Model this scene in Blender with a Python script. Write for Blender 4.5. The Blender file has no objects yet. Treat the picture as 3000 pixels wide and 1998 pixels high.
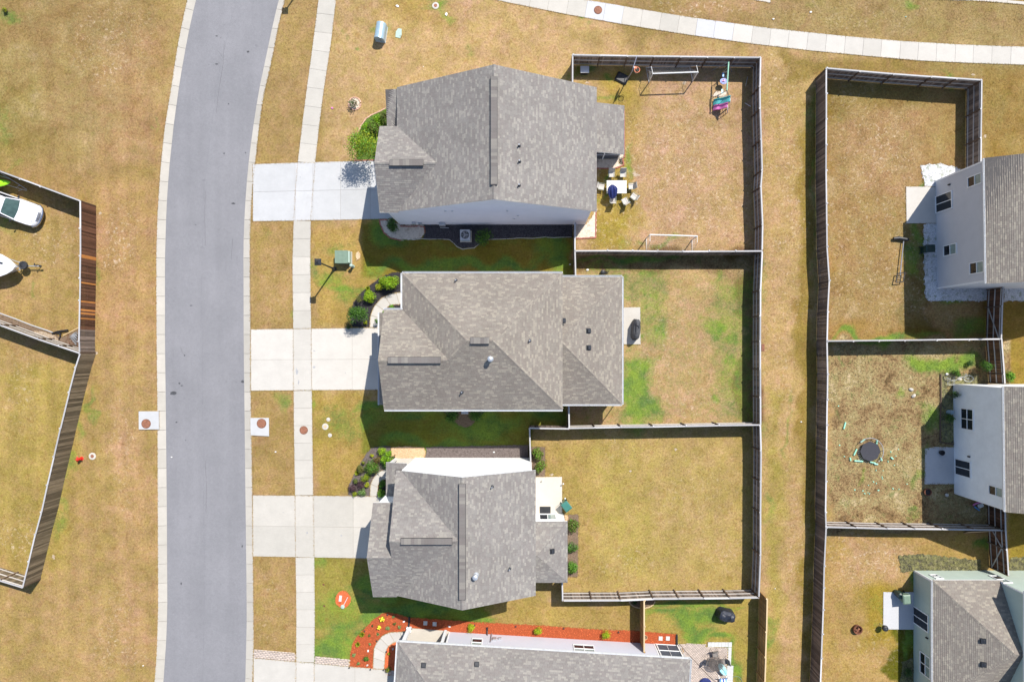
import bpy, bmesh, math, random
import numpy as np
from mathutils import Vector, Matrix
random.seed(7); rng = np.random.default_rng(11)
R = math.radians
SC = bpy.context.scene
COL = SC.collection
# ------------------------------------------------------------------ plan of the site
# A site plan drawn at 33.5 units per metre; the drone hovers 56 m above plan point (1550, 1030).
NX, NY, S, H = 1550.0, 1030.0, 33.5, 56.0
OX = (0, 750, 1500, 2250); OY = (0, 500, 1000, 1498)
def q(c, r, x, y): return (OX[c] + x/3.136, OY[r] + y/3.136)
def G(x, y, h=0.0):                      # plan position -> metres
    return Vector(((x-NX)/S, -(y-NY)/S, h))
def gp(p, h=0.0):                        # where a point sighted at p and standing h high has its foot (plan units)
    k = (H-h)/H
    return (NX+(p[0]-NX)*k, NY+(p[1]-NY)*k)
def W(p, h=0.0):                         # sighted point with known height -> metres
    g = gp(p, h); return G(g[0], g[1], h)
# ------------------------------------------------------------------ camera, world, sun, exposure
cam = bpy.data.cameras.new('camera'); co = bpy.data.objects.new('camera', cam); COL.objects.link(co)
co.location = (0, 0, H); cam.sensor_width = 36; cam.lens = 36*S*H/3000
cam.shift_x = -(NX-1500)/3000; cam.shift_y = (NY-999)/3000
cam.clip_start = 1; cam.clip_end = 2500
SC.camera = co
SUN = Vector((.43, .62, 1.0)).normalized()
wd = bpy.data.worlds.new('World'); SC.world = wd; wd.use_nodes = True
nt = wd.node_tree; nt.nodes.clear()
sk = nt.nodes.new('ShaderNodeTexSky'); sk.sky_type = 'NISHITA'; sk.sun_disc = False
sk.sun_elevation = math.asin(SUN.z); sk.sun_rotation = math.atan2(SUN.x, SUN.y)
sk.air_density = 1.0; sk.dust_density = 0.6; sk.ozone_density = 1.5
bg = nt.nodes.new('ShaderNodeBackground'); bg.inputs[1].default_value = 0.115
wo = nt.nodes.new('ShaderNodeOutputWorld')
nt.links.new(sk.outputs[0], bg.inputs[0]); nt.links.new(bg.outputs[0], wo.inputs[0])
sl = bpy.data.lights.new('sun', 'SUN'); sl.energy = 4.35; sl.angle = R(0.5); sl.color = (1.0, .955, .88)
so = bpy.data.objects.new('sun', sl); COL.objects.link(so)
so.rotation_euler = SUN.to_track_quat('Z', 'Y').to_euler(); so.location = (0, 0, 40)
SC.view_settings.view_transform = 'Standard'; SC.view_settings.look = 'None'
SC.view_settings.exposure = 0.60; SC.view_settings.gamma = 1.0; SC.view_settings.use_curve_mapping = False
# ------------------------------------------------------------------ helpers
ORG = {}
def tag(o, label=None, cat=None, group=None, kind=None):
    if label: o['label'] = label
    if cat: o['category'] = cat
    if group: o['group'] = group
    if kind: o['kind'] = kind
    return o
def thing(name, label, cat, loc=(0, 0, 0), rot=0.0, group=None, kind=None):
    o = bpy.data.objects.new(name, None); COL.objects.link(o)
    o.location = loc; o.rotation_euler = (0, 0, rot); o.empty_display_size = .3
    ORG[o.name] = Vector(loc)
    return tag(o, label, cat, group, kind)
def mesh_obj(name, me, parent=None, loc=(0, 0, 0), rot=(0, 0, 0), scale=(1, 1, 1)):
    o = bpy.data.objects.new(name, me); COL.objects.link(o)
    o.parent = parent; o.location = loc; o.rotation_euler = rot; o.scale = scale
    return o
def np_mesh(name, V, F, mats, n=4, mi=None):
    """V (k,3), F (m,n) arrays"""
    me = bpy.data.meshes.new(name)
    V = np.asarray(V, np.float32); F = np.asarray(F, np.int32)
    me.vertices.add(len(V)); me.vertices.foreach_set('co', V.ravel())
    me.loops.add(F.size); me.loops.foreach_set('vertex_index', F.ravel())
    me.polygons.add(len(F)); me.polygons.foreach_set('loop_start', np.arange(0, F.size, n, dtype=np.int32))
    me.polygons.foreach_set('loop_total', np.full(len(F), n, np.int32))
    for m in mats: me.materials.append(m)
    if mi is not None: me.polygons.foreach_set('material_index', np.asarray(mi, np.int32))
    me.update(calc_edges=True); me.validate()
    return me
class MB:
    """collects simple shapes; build() links them as ONE mesh object"""
    def __init__(s): s.v = []; s.f = []; s.m = []; s.cur = 0
    def mat(s, i): s.cur = i; return s
    def add(s, vs, fs):
        b = len(s.v); s.v += [Vector(v) for v in vs]
        for f in fs: s.f.append([b+i for i in f]); s.m.append(s.cur)
        return s
    def box(s, c, d, rot=0.0, M=None, bev=0.0):
        x, y, z = d[0]/2, d[1]/2, d[2]/2; c = Vector(c)
        if M is None: M = Matrix.Rotation(rot, 3, 'Z')
        if bev <= 0:
            vs = [c + M @ Vector((i, j, k)) for k in (-z, z) for j in (-y, y) for i in (-x, x)]
            return s.add(vs, [(0, 2, 3, 1), (4, 5, 7, 6), (0, 1, 5, 4), (2, 6, 7, 3), (0, 4, 6, 2), (1, 3, 7, 5)])
        b = min(bev, x*.9, y*.9, z*.9)
        ring = lambda ax, ay, zz: [c + M @ Vector(p) for p in ((-ax+b, -ay, zz), (ax-b, -ay, zz), (ax, -ay+b, zz), (ax, ay-b, zz), (ax-b, ay, zz), (-ax+b, ay, zz), (-ax, ay-b, zz), (-ax, -ay+b, zz))]
        return s.loft([ring(x-b*.7, y-b*.7, -z), ring(x, y, -z+b), ring(x, y, z-b), ring(x-b*.7, y-b*.7, z)], True)
    def loft(s, rings, cap=True, closed=True):
        n = len(rings[0]); b = len(s.v)
        for r in rings: s.v += [Vector(p) for p in r]
        for k in range(len(rings)-1):
            for i in range(n if closed else n-1):
                j = (i+1) % n
                s.f.append([b+k*n+i, b+k*n+j, b+(k+1)*n+j, b+(k+1)*n+i]); s.m.append(s.cur)
        if cap:
            s.f.append([b+i for i in range(n)][::-1]); s.m.append(s.cur)
            s.f.append([b+(len(rings)-1)*n+i for i in range(n)]); s.m.append(s.cur)
        return s
    def lathe(s, c, prof, n=16, cap=True, rx=1, ry=1):
        c = Vector(c)
        return s.loft([[c+Vector((r*rx*math.cos(2*math.pi*i/n), r*ry*math.sin(2*math.pi*i/n), z)) for i in range(n)] for r, z in prof], cap)
    def tube(s, pts, r, n=6, cap=True):
        pts = [Vector(p) for p in pts]; rings = []
        rr = r if isinstance(r, (list, tuple)) else [r]*len(pts)
        for i, p in enumerate(pts):
            d = (pts[min(i+1, len(pts)-1)]-pts[max(i-1, 0)])
            if d.length < 1e-6: d = Vector((0, 0, 1))
            d.normalize(); a = d.cross(Vector((0, 0, 1)))
            if a.length < 1e-3: a = d.cross(Vector((1, 0, 0)))
            a.normalize(); b = d.cross(a)
            rings.append([p+(a*math.cos(2*math.pi*k/n)+b*math.sin(2*math.pi*k/n))*rr[i] for k in range(n)])
        return s.loft(rings, cap)
    def prism(s, poly, z0, z1, ch=0.0):
        P = [Vector((p[0], p[1])) for p in poly]
        if sum(P[i].x*P[(i+1) % len(P)].y-P[(i+1) % len(P)].x*P[i].y for i in range(len(P))) < 0: P.reverse()
        rings = [[(p.x, p.y, z0) for p in P], [(p.x, p.y, z1-ch) for p in P]]
        if ch > 0:
            n = len(P); ins = []
            for i in range(n):
                a = (P[i]-P[i-1]); b = (P[(i+1) % n]-P[i])
                if a.length: a.normalize()
                if b.length: b.normalize()
                nn = Vector((-a.y-b.y, a.x+b.x))
                if nn.length > 1e-6: nn.normalize()
                ins.append(P[i]+nn*ch)
            rings.append([(p.x, p.y, z1) for p in ins])
        return s.loft(rings, True)
    def build(s, name, mats, parent=None, world=False, smooth=False, root=None):
        me = bpy.data.meshes.new(name)
        o0 = Vector((0, 0, 0))
        if world and parent is not None: o0 = ORG.get(parent.name, Vector((0, 0, 0)))
        me.from_pydata([tuple(v-o0) for v in s.v], [], s.f)
        if not isinstance(mats, (list, tuple)): mats = [mats]
        for m in mats: me.materials.append(m)
        me.polygons.foreach_set('material_index', s.m)
        bm = bmesh.new(); bm.from_mesh(me); bmesh.ops.recalc_face_normals(bm, faces=bm.faces); bm.to_mesh(me); bm.free()
        if smooth:
            me.polygons.foreach_set('use_smooth', [True]*len(me.polygons))
            try: me.set_sharp_from_angle(angle=R(40))
            except Exception: pass
        me.update()
        o = mesh_obj(name, me, parent); ORG[o.name] = o0
        return o
def dup(root, loc=None, rot=None, label=None, group=None):
    r = root.copy(); COL.objects.link(r)
    if loc is not None: r.location = loc
    if rot is not None: r.rotation_euler = (0, 0, rot)
    if label: r['label'] = label
    if group: r['group'] = group
    for ch in list(root.children):
        c = ch.copy(); COL.objects.link(c); c.parent = r
        for g in list(ch.children):
            d = g.copy(); COL.objects.link(d); d.parent = c
    return r
# ------------------------------------------------------------------ materials
def newmat(name):
    m = bpy.data.materials.new(name); m.use_nodes = True
    nt = m.node_tree; b = nt.nodes['Principled BSDF']
    return m, nt, b
def N(nt, t, **k):
    n = nt.nodes.new(t)
    for a, v in k.items():
        if a.startswith('i_'):
            key = a[2:]; key = int(key) if key.isdigit() else key
            n.inputs[key].default_value = v
        else: setattr(n, a, v)
    return n
def mix(nt, fac, a, b, mode='MIX'):
    n = nt.nodes.new('ShaderNodeMix'); n.data_type = 'RGBA'; n.blend_type = mode
    for sock, v in ((n.inputs[0], fac), (n.inputs[6], a), (n.inputs[7], b)):
        if hasattr(v, 'is_output'): nt.links.new(v, sock)
        elif isinstance(v, (int, float)): sock.default_value = v if sock.type == 'VALUE' else (v, v, v, 1)
        else: sock.default_value = (*v[:3], 1)
    return n.outputs[2]
def mathn(nt, op, a, b=None, c=None, clamp=False):
    n = nt.nodes.new('ShaderNodeMath'); n.operation = op; n.use_clamp = clamp
    for i, v in enumerate((a, b, c)):
        if v is None: continue
        if hasattr(v, 'is_output'): nt.links.new(v, n.inputs[i])
        else: n.inputs[i].default_value = v
    return n.outputs[0]
def noise(nt, scale, detail=4, rough=.55, vec=None, dist=0.0):
    n = N(nt, 'ShaderNodeTexNoise'); n.inputs['Scale'].default_value = scale; n.inputs['Detail'].default_value = detail
    n.inputs['Roughness'].default_value = rough; n.inputs['Distortion'].default_value = dist
    if vec is not None: nt.links.new(vec, n.inputs['Vector'])
    return n.outputs[0]
def ramp(nt, v, pts):
    n = nt.nodes.new('ShaderNodeValToRGB'); cr = n.color_ramp
    while len(cr.elements) < len(pts): cr.elements.new(.5)
    for e, (p, c) in zip(cr.elements, pts):
        e.position = p; e.color = (*c, 1) if isinstance(c, (tuple, list)) else (c, c, c, 1)
    nt.links.new(v, n.inputs[0]); return n.outputs[0]
def obj_coord(nt):
    return nt.nodes.new('ShaderNodeNewGeometry').outputs['Position']
def bump(nt, b, h, strength=.3, dist=.02):
    n = nt.nodes.new('ShaderNodeBump'); n.inputs['Strength'].default_value = strength; n.inputs['Distance'].default_value = dist
    nt.links.new(h, n.inputs['Height']); nt.links.new(n.outputs[0], b.inputs['Normal'])
def simple(name, col, rough=.6, var=.15, scale=6.0, metal=0.0, objvar=0.0, islvar=0.0, bmp=0.0, bscale=60, coat=0.0, stretch=None, spec=None):
    m, nt, b = newmat(name)
    pos = obj_coord(nt)
    if stretch:
        mp = N(nt, 'ShaderNodeMapping'); mp.inputs['Scale'].default_value = stretch; nt.links.new(pos, mp.inputs[0]); pos = mp.outputs[0]
    f = noise(nt, scale, 5, .6, pos)
    d = tuple(c*(1-var) for c in col); l = tuple(min(1, c*(1+var)) for c in col)
    out = mix(nt, ramp(nt, f, [(.3, 0.0), (.7, 1.0)]), d, l)
    if objvar:
        oi = N(nt, 'ShaderNodeObjectInfo')
        out = mix(nt, 1.0, out, ramp(nt, oi.outputs['Random'], [(0, 1-objvar), (1, 1+objvar)]), 'MULTIPLY')
    if islvar:
        g = N(nt, 'ShaderNodeNewGeometry')
        k = mathn(nt, 'MULTIPLY_ADD', g.outputs['Random Per Island'], 2*islvar, 1-islvar)
        out = mix(nt, 1.0, out, k, 'MULTIPLY')
    nt.links.new(out, b.inputs['Base Color']); b.inputs['Roughness'].default_value = rough; b.inputs['Metallic'].default_value = metal
    if spec is not None: b.inputs['Specular IOR Level'].default_value = spec
    if coat: b.inputs['Coat Weight'].default_value = coat
    if bmp: bump(nt, b, noise(nt, bscale, 3, .6, pos), bmp, .01)
    return m
def concrete(name, col, stain=.25):
    m, nt, b = newmat(name); pos = obj_coord(nt)
    a = noise(nt, .9, 6, .65, pos); f = noise(nt, 22, 4, .7, pos)
    c = mix(nt, ramp(nt, a, [(.35, 0.0), (.7, 1.0)]), tuple(x*(1-stain*.5) for x in col), col)
    c = mix(nt, ramp(nt, f, [(.3, .9), (.6, 0.0)]), c, tuple(x*.84 for x in col))
    c = mix(nt, ramp(nt, noise(nt, 2.7, 6, .75, pos, .6), [(.60, 0.0), (.76, .45)]), c, (col[0]*.72, col[1]*.68, col[2]*.60))
    c = mix(nt, ramp(nt, noise(nt, 60, 3, .8, pos), [(.25, .7), (.38, 0.0)]), c, tuple(x*.7 for x in col))
    mp = N(nt, 'ShaderNodeMapping'); mp.inputs['Scale'].default_value = (.6, 12, 1); nt.links.new(pos, mp.inputs[0])
    br = noise(nt, 4, 2, .5, mp.outputs[0]); c = mix(nt, .12, c, mix(nt, 1.0, c, ramp(nt, br, [(.3, .6), (.7, 1.2)]), 'MULTIPLY'))
    oi = N(nt, 'ShaderNodeObjectInfo')
    c = mix(nt, 1.0, c, ramp(nt, oi.outputs['Random'], [(0, (.90, .895, .88)), (.5, (.97, .965, .955)), (1, (1.03, 1.02, 1.01))]), 'MULTIPLY')
    nt.links.new(c, b.inputs['Base Color']); b.inputs['Roughness'].default_value = .85; b.inputs['Specular IOR Level'].default_value = .25
    bump(nt, b, noise(nt, 90, 3, .7, pos), .25, .01)
    return m
M = {}
M['concrete_walk'] = concrete('concrete_walk', (.515, .485, .435))
M['concrete_new'] = concrete('concrete_new', (.53, .53, .545), .1)
M['concrete_cool'] = concrete('concrete_cool', (.52, .52, .525))
M['concrete_warm'] = concrete('concrete_warm', (.56, .53, .485))
M['concrete_cream'] = concrete('concrete_cream', (.58, .53, .46))
M['curb'] = concrete('curb', (.50, .465, .41), .3)
M['joint'] = simple('joint', (.25, .22, .18), .95, .3)
# asphalt
m, nt_, b = newmat('asphalt'); pos = obj_coord(nt_)
a = noise(nt_, .25, 5, .6, pos); f = noise(nt_, 30, 5, .8, pos); g = noise(nt_, 140, 2, .6, pos)
c = mix(nt_, ramp(nt_, a, [(.35, 0.0), (.68, 1.0)]), (.200, .197, .207), (.230, .225, .236))
c = mix(nt_, 1.0, c, ramp(nt_, f, [(.3, .78), (.5, 1.0), (.72, 1.2)]), 'MULTIPLY')
c = mix(nt_, 1.0, c, ramp(nt_, g, [(.3, .75), (.7, 1.25)]), 'MULTIPLY')
c = mix(nt_, 1.0, c, ramp(nt_, noise(nt_, 5, 6, .85, pos), [(.3, .88), (.7, 1.10)]), 'MULTIPLY')
mp = N(nt_, 'ShaderNodeMapping'); mp.inputs['Scale'].default_value = (1.0, .05, 1); nt_.links.new(pos, mp.inputs[0])
c = mix(nt_, 1.0, c, ramp(nt_, noise(nt_, 1.1, 3, .5, mp.outputs[0]), [(.35, .97), (.65, 1.03)]), 'MULTIPLY')
sp_ = ramp(nt_, noise(nt_, 11, 2, .5, pos), [(.72, 0.0), (.77, .55)]); c = mix(nt_, sp_, c, (.10, .10, .105))
sp_ = ramp(nt_, noise(nt_, 17, 2, .5, pos, .3), [(.73, 0.0), (.78, .6)]); c = mix(nt_, sp_, c, (.42, .42, .42))
st = ramp(nt_, noise(nt_, 1.7, 3, .5, pos), [(.70, 0.0), (.8, .45)])
c = mix(nt_, st, c, (.12, .12, .13))
nt_.links.new(c, b.inputs['Base Color']); b.inputs['Roughness'].default_value = .9; b.inputs['Specular IOR Level'].default_value = .3
bump(nt_, b, g, .4, .01); M['asphalt'] = m
M['tar'] = simple('tar', (.06, .06, .065), .7, .3)
# shingles
def shingle(name, tint=(1, 1, 1)):
    m, nt, b = newmat(name); pos = obj_coord(nt)
    g = N(nt, 'ShaderNodeNewGeometry'); r = g.outputs['Random Per Island']
    T = lambda c: tuple(x*t*k for x, t, k in zip(c, tint, (.95, .90, .84)))
    c = ramp(nt, r, [(0, T((.202, .192, .186))), (.25, T((.220, .205, .199))), (.5, T((.228, .220, .213))), (.72, T((.240, .232, .222))), (.84, T((.278, .268, .250))), (1, T((.300, .290, .268)))])
    c = mix(nt, 1.0, c, ramp(nt, noise(nt, .5, 4, .6, pos), [(.3, .92), (.7, 1.08)]), 'MULTIPLY')
    c = mix(nt, 1.0, c, ramp(nt, noise(nt, 60, 3, .8, pos), [(.3, .8), (.7, 1.2)]), 'MULTIPLY')
    nt.links.new(c, b.inputs['Base Color']); b.inputs['Roughness'].default_value = .92; b.inputs['Specular IOR Level'].default_value = .25
    bump(nt, b, noise(nt, 120, 2, .7, pos), .4, .006)
    return m
M['vent_cap'] = shingle('dark_vent_cap', (.78, .78, .80)); M['shingle'] = shingle('shingle', (.985, 1.0, 1.03)); M['shingle_brown'] = shingle('shingle_brown', (1.0, .97, .92))
M['deck'] = simple('roof_deck', (.10, .09, .085), .9)
M['white'] = simple('white_trim', (.80, .80, .80), .5, .04)
M['gutter'] = simple('white_gutter', (.62, .63, .64), .4, .08)
def siding(name, col, grime=.08):
    m, nt, b = newmat(name); pos = obj_coord(nt)
    c = mix(nt, ramp(nt, noise(nt, 1.2, 6, .7, pos), [(.3, 0.0), (.7, 1.0)]), tuple(x*(1-grime) for x in col), col)
    c = mix(nt, ramp(nt, noise(nt, 9, 4, .7, pos), [(.62, 0.0), (.8, grime*2)]), c, tuple(x*.6 for x in col))
    nt.links.new(c, b.inputs['Base Color']); b.inputs['Roughness'].default_value = .55
    return m
M['side_lav'] = siding('siding_lavender_grey', (.80, .79, .84)); M['side_grey'] = siding('siding_grey', (.56, .56, .58))
M['side_white'] = siding('siding_white', (.80, .81, .80), .02); M['side_white2'] = siding('siding_dirty_white', (.84, .85, .85), .12)
M['side_sage'] = siding('siding_sage', (.44, .52, .46), .12); M['side_pale'] = siding('siding_pale_grey', (.52, .52, .58), .04)
M['side_cream'] = siding('siding_cream', (.66, .63, .55), .04)
def glass(name, col, rough=.06):
    m, nt, b = newmat(name); pos = obj_coord(nt)
    c = mix(nt, ramp(nt, noise(nt, 3, 2, .5, pos), [(.3, 0.0), (.7, 1.0)]), tuple(x*.7 for x in col), col)
    nt.links.new(c, b.inputs['Base Color']); b.inputs['Roughness'].default_value = rough; b.inputs['Specular IOR Level'].default_value = .5
    return m
M['glass'] = glass('window_glass_dark', (.02, .024, .03)); M['glass_pale'] = glass('window_glass_blind', (.30, .38, .36))
M['glass_green'] = glass('windscreen_glass', (.07, .12, .11))
M['screen'] = simple('insect_screen', (.065, .075, .10), .7, .2)
# wood
def wood(name, lo, hi, ov=.25, sc=(30, 30, 1.2)):
    m, nt, b = newmat(name)
    tc = N(nt, 'ShaderNodeTexCoord'); mp = N(nt, 'ShaderNodeMapping'); mp.inputs['Scale'].default_value = sc
    oi = N(nt, 'ShaderNodeObjectInfo')
    nt.links.new(obj_coord(nt), mp.inputs[0])
    f = noise(nt, 1.0, 5, .65, mp.outputs[0])
    c = mix(nt, ramp(nt, f, [(.3, 0.0), (.7, 1.0)]), lo, hi)
    c = mix(nt, 1.0, c, ramp(nt, oi.outputs['Random'], [(0, 1-ov), (.8, 1+ov*.7), (1, 1+ov*1.6)]), 'MULTIPLY')
    nt.links.new(c, b.inputs['Base Color']); b.inputs['Roughness'].default_value = .85; b.inputs['Specular IOR Level'].default_value = .2
    bump(nt, b, f, .4, .01)
    return m
M['wood_grey'] = wood('weathered_fence_wood', (.10, .077, .062), (.24, .19, .16), .4)
M['wood_olive'] = wood('olive_weathered_wood', (.10, .075, .045), (.235, .185, .125), .4)
M['wood_dark'] = wood('dark_brown_wood', (.065, .028, .016), (.15, .075, .045), .45)
M['wood_rust'] = wood('orange_new_board', (.38, .15, .04), (.55, .24, .07), .2)
M['wood_new'] = wood('new_cedar_wood', (.30, .165, .06), (.46, .27, .11), .2)
M['wood_cap'] = wood('pale_weathered_cap', (.32, .31, .315), (.52, .51, .51), .2)
M['wood_cap_new'] = wood('new_wood_cap', (.50, .36, .20), (.64, .49, .30), .1)
M['wood_rail'] = wood('grey_rail_wood', (.40, .37, .34), (.58, .55, .52), .15)
M['wood_post'] = wood('brown_post_wood', (.10, .065, .045), (.17, .12, .085), .2)
M['ply'] = wood('plywood', (.50, .33, .18), (.62, .44, .27), .05)
# misc
M['brick_red'] = simple('red_brick', (.36, .12, .09), .85, .3, 12, objvar=.25, islvar=.2)
M['rust'] = simple('rusty_iron', (.25, .105, .06), .8, .35, 9)
M['rust_dark'] = simple('dark_rust', (.16, .06, .03), .85, .4, 9)
M['black'] = simple('black_plastic', (.018, .019, .022), .5, .3)
M['black_metal'] = simple('black_metal', (.025, .027, .032), .4, .2)
M['cover'] = simple('dark_grey_fabric_cover', (.055, .056, .062), .75, .25, 9, bmp=.4, bscale=20)
M['cover_navy'] = simple('navy_black_cover', (.022, .026, .040), .5, .3, 7, bmp=.4, bscale=14)
M['steel'] = simple('galvanised_steel', (.50, .52, .55), .4, .12, metal=.5)
M['steel_dark'] = simple('dull_grey_metal', (.28, .29, .32), .5, .15, metal=.3)
M['util_green'] = simple('utility_green_paint', (.16, .23, .17), .5, .12, 3)
M['util_mint'] = simple('pale_green_plastic', (.36, .47, .41), .5, .1)
M['util_blue'] = simple('blue_grey_metal', (.34, .46, .54), .32, .06, metal=.25)
M['bin_green'] = simple('green_bin_plastic', (.045, .17, .14), .38, .12, 5)
M['bin_dark'] = simple('dark_green_bin_plastic', (.012, .035, .032), .4, .2, 5)
M['red_paint'] = simple('red_paint', (.62, .02, .012), .4, .1)
M['orange'] = simple('orange_paint', (.75, .16, .05), .45, .1)
M['white_pl'] = simple('white_plastic', (.68, .67, .65), .45, .05)
M['paint_white'] = simple('white_car_paint', (.80, .80, .82), .25, .02, coat=.8)
M['chrome'] = simple('chrome', (.62, .63, .66), .15, .05, metal=1.0)
M['tyre'] = simple('tyre_rubber', (.03, .032, .036), .75, .2)
M['lime'] = simple('lime_green_plastic', (.38, .80, .02), .35, .06)
M['navy'] = simple('navy_canvas', (.012, .022, .12), .7, .3, 10)
M['teal'] = simple('teal_plastic', (.10, .42, .42), .4, .08); M['pink'] = simple('pink_plastic', (.62, .18, .42), .4, .1)
M['blue'] = simple('blue_plastic', (.02, .08, .42), .4, .1); M['sky_blue'] = simple('sky_blue_plastic', (.08, .28, .60), .4, .1)
M['aqua'] = simple('aqua_vinyl', (.36, .72, .76), .4, .1)
M['swing_green'] = simple('pale_green_metal', (.28, .52, .38), .4, .1)
M['mint'] = simple('mint_foam', (.30, .66, .50), .7, .1)
M['tramp'] = simple('trampoline_mat', (.035, .035, .045), .8, .15)
M['beige'] = simple('beige_sling_fabric', (.50, .47, .43), .8, .08); M['beige_dark'] = simple('taupe_sling_fabric', (.20, .18, .165), .8, .12)
M['chair_frame'] = simple('green_grey_chair_frame', (.20, .26, .23), .4, .1)
M['chair_bronze'] = simple('bronze_chair_frame', (.14, .105, .085), .45, .1)
M['lamp_glass'] = simple('frosted_lamp_glass', (.55, .56, .55), .3, .05)
M['yellow_fl'] = simple('yellow_flower', (.85, .62, .03), .7, .1, islvar=.2)
M['stone_pale'] = simple('pale_stone', (.48, .45, .40), .9, .2, 10)
M['tan_stone'] = simple('tan_stone', (.50, .38, .24), .9, .25, 14, islvar=.25)
def ground_mat(name, lo, hi, sc=14, isl=.35, extra=None):
    m, nt, b = newmat(name); pos = obj_coord(nt)
    f = noise(nt, sc, 6, .75, pos)
    c = mix(nt, ramp(nt, f, [(.32, 0.0), (.66, 1.0)]), lo, hi)
    if extra: c = mix(nt, ramp(nt, noise(nt, 2.2, 5, .7, pos), [(.52, 0.0), (.66, .8)]), c, extra)
    g = N(nt, 'ShaderNodeNewGeometry')
    c = mix(nt, 1.0, c, mathn(nt, 'MULTIPLY_ADD', g.outputs['Random Per Island'], 2*isl, 1-isl), 'MULTIPLY')
    nt.links.new(c, b.inputs['Base Color']); b.inputs['Roughness'].default_value = .95; b.inputs['Specular IOR Level'].default_value = .15
    bump(nt, b, f, .5, .03)
    return m
M['mulch_black'] = ground_mat('black_mulch', (.018, .016, .018), (.055, .05, .052), isl=.6)
M['mulch_grey'] = ground_mat('grey_brown_mulch', (.07, .055, .05), (.17, .14, .13), isl=.5)
M['mulch_brown'] = ground_mat('brown_mulch', (.10, .065, .04), (.22, .16, .115), isl=.5)
M['mulch_tan'] = ground_mat('tan_wood_chips', (.42, .26, .13), (.66, .46, .29), isl=.35)
M['mulch_red'] = ground_mat('red_mulch', (.42, .078, .030), (.66, .165, .062), isl=.45)
M['rock_black'] = ground_mat('dark_lava_rock', (.015, .014, .018), (.075, .07, .075), isl=.8)
M['gravel_white'] = ground_mat('white_gravel', (.34, .34, .35), (.70, .70, .71), 9, .4, (.17, .20, .09))
M['sand'] = ground_mat('pale_sand', (.52, .43, .34), (.72, .63, .53), 8, .2, (.40, .31, .23))
M['dirt'] = ground_mat('bare_dirt', (.30, .23, .16), (.46, .37, .28), 9, .3)
M['weeds'] = ground_mat('weedy_dark_bed', (.045, .04, .042), (.21, .20, .075), 3.2, .5, (.25, .22, .12))
M['paver'] = simple('tan_paver', (.47, .39, .335), .9, .10, 5, islvar=.13)
M['paver_grey'] = simple('grey_paver', (.52, .52, .50), .9, .1, 5, objvar=.06)
def leaf(name, col, v=.35):
    m, nt, b = newmat(name); g = N(nt, 'ShaderNodeNewGeometry')
    c = mix(nt, g.outputs['Random Per Island'], tuple(x*(1-v) for x in col), tuple(x*(1+v) for x in col))
    nt.links.new(c, b.inputs['Base Color']); b.inputs['Roughness'].default_value = .55; b.inputs['Specular IOR Level'].default_value = .3
    tr = N(nt, 'ShaderNodeBsdfTranslucent'); nt.links.new(c, tr.inputs[0])
    ms = N(nt, 'ShaderNodeMixShader'); ms.inputs[0].default_value = .3
    nt.links.new(b.outputs[0], ms.inputs[1]); nt.links.new(tr.outputs[0], ms.inputs[2])
    nt.links.new(ms.outputs[0], nt.nodes['Material Output'].inputs[0])
    return m
LEAF = dict(dark=(.045, .10, .025), green=(.085, .20, .022), bright=(.25, .44, .018), yellow=(.44, .47, .02), ygreen=(.28, .34, .02),
            olive=(.15, .16, .035), purple=(.10, .055, .065), brown=(.19, .115, .045), pale=(.24, .34, .12), spring=(.17, .36, .035), grey=(.13, .17, .07))
for k, c in LEAF.items(): M['leaf_'+k] = leaf('leaf_'+k, c)
M['stem'] = simple('woody_stem', (.12, .08, .05), .9)
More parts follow.
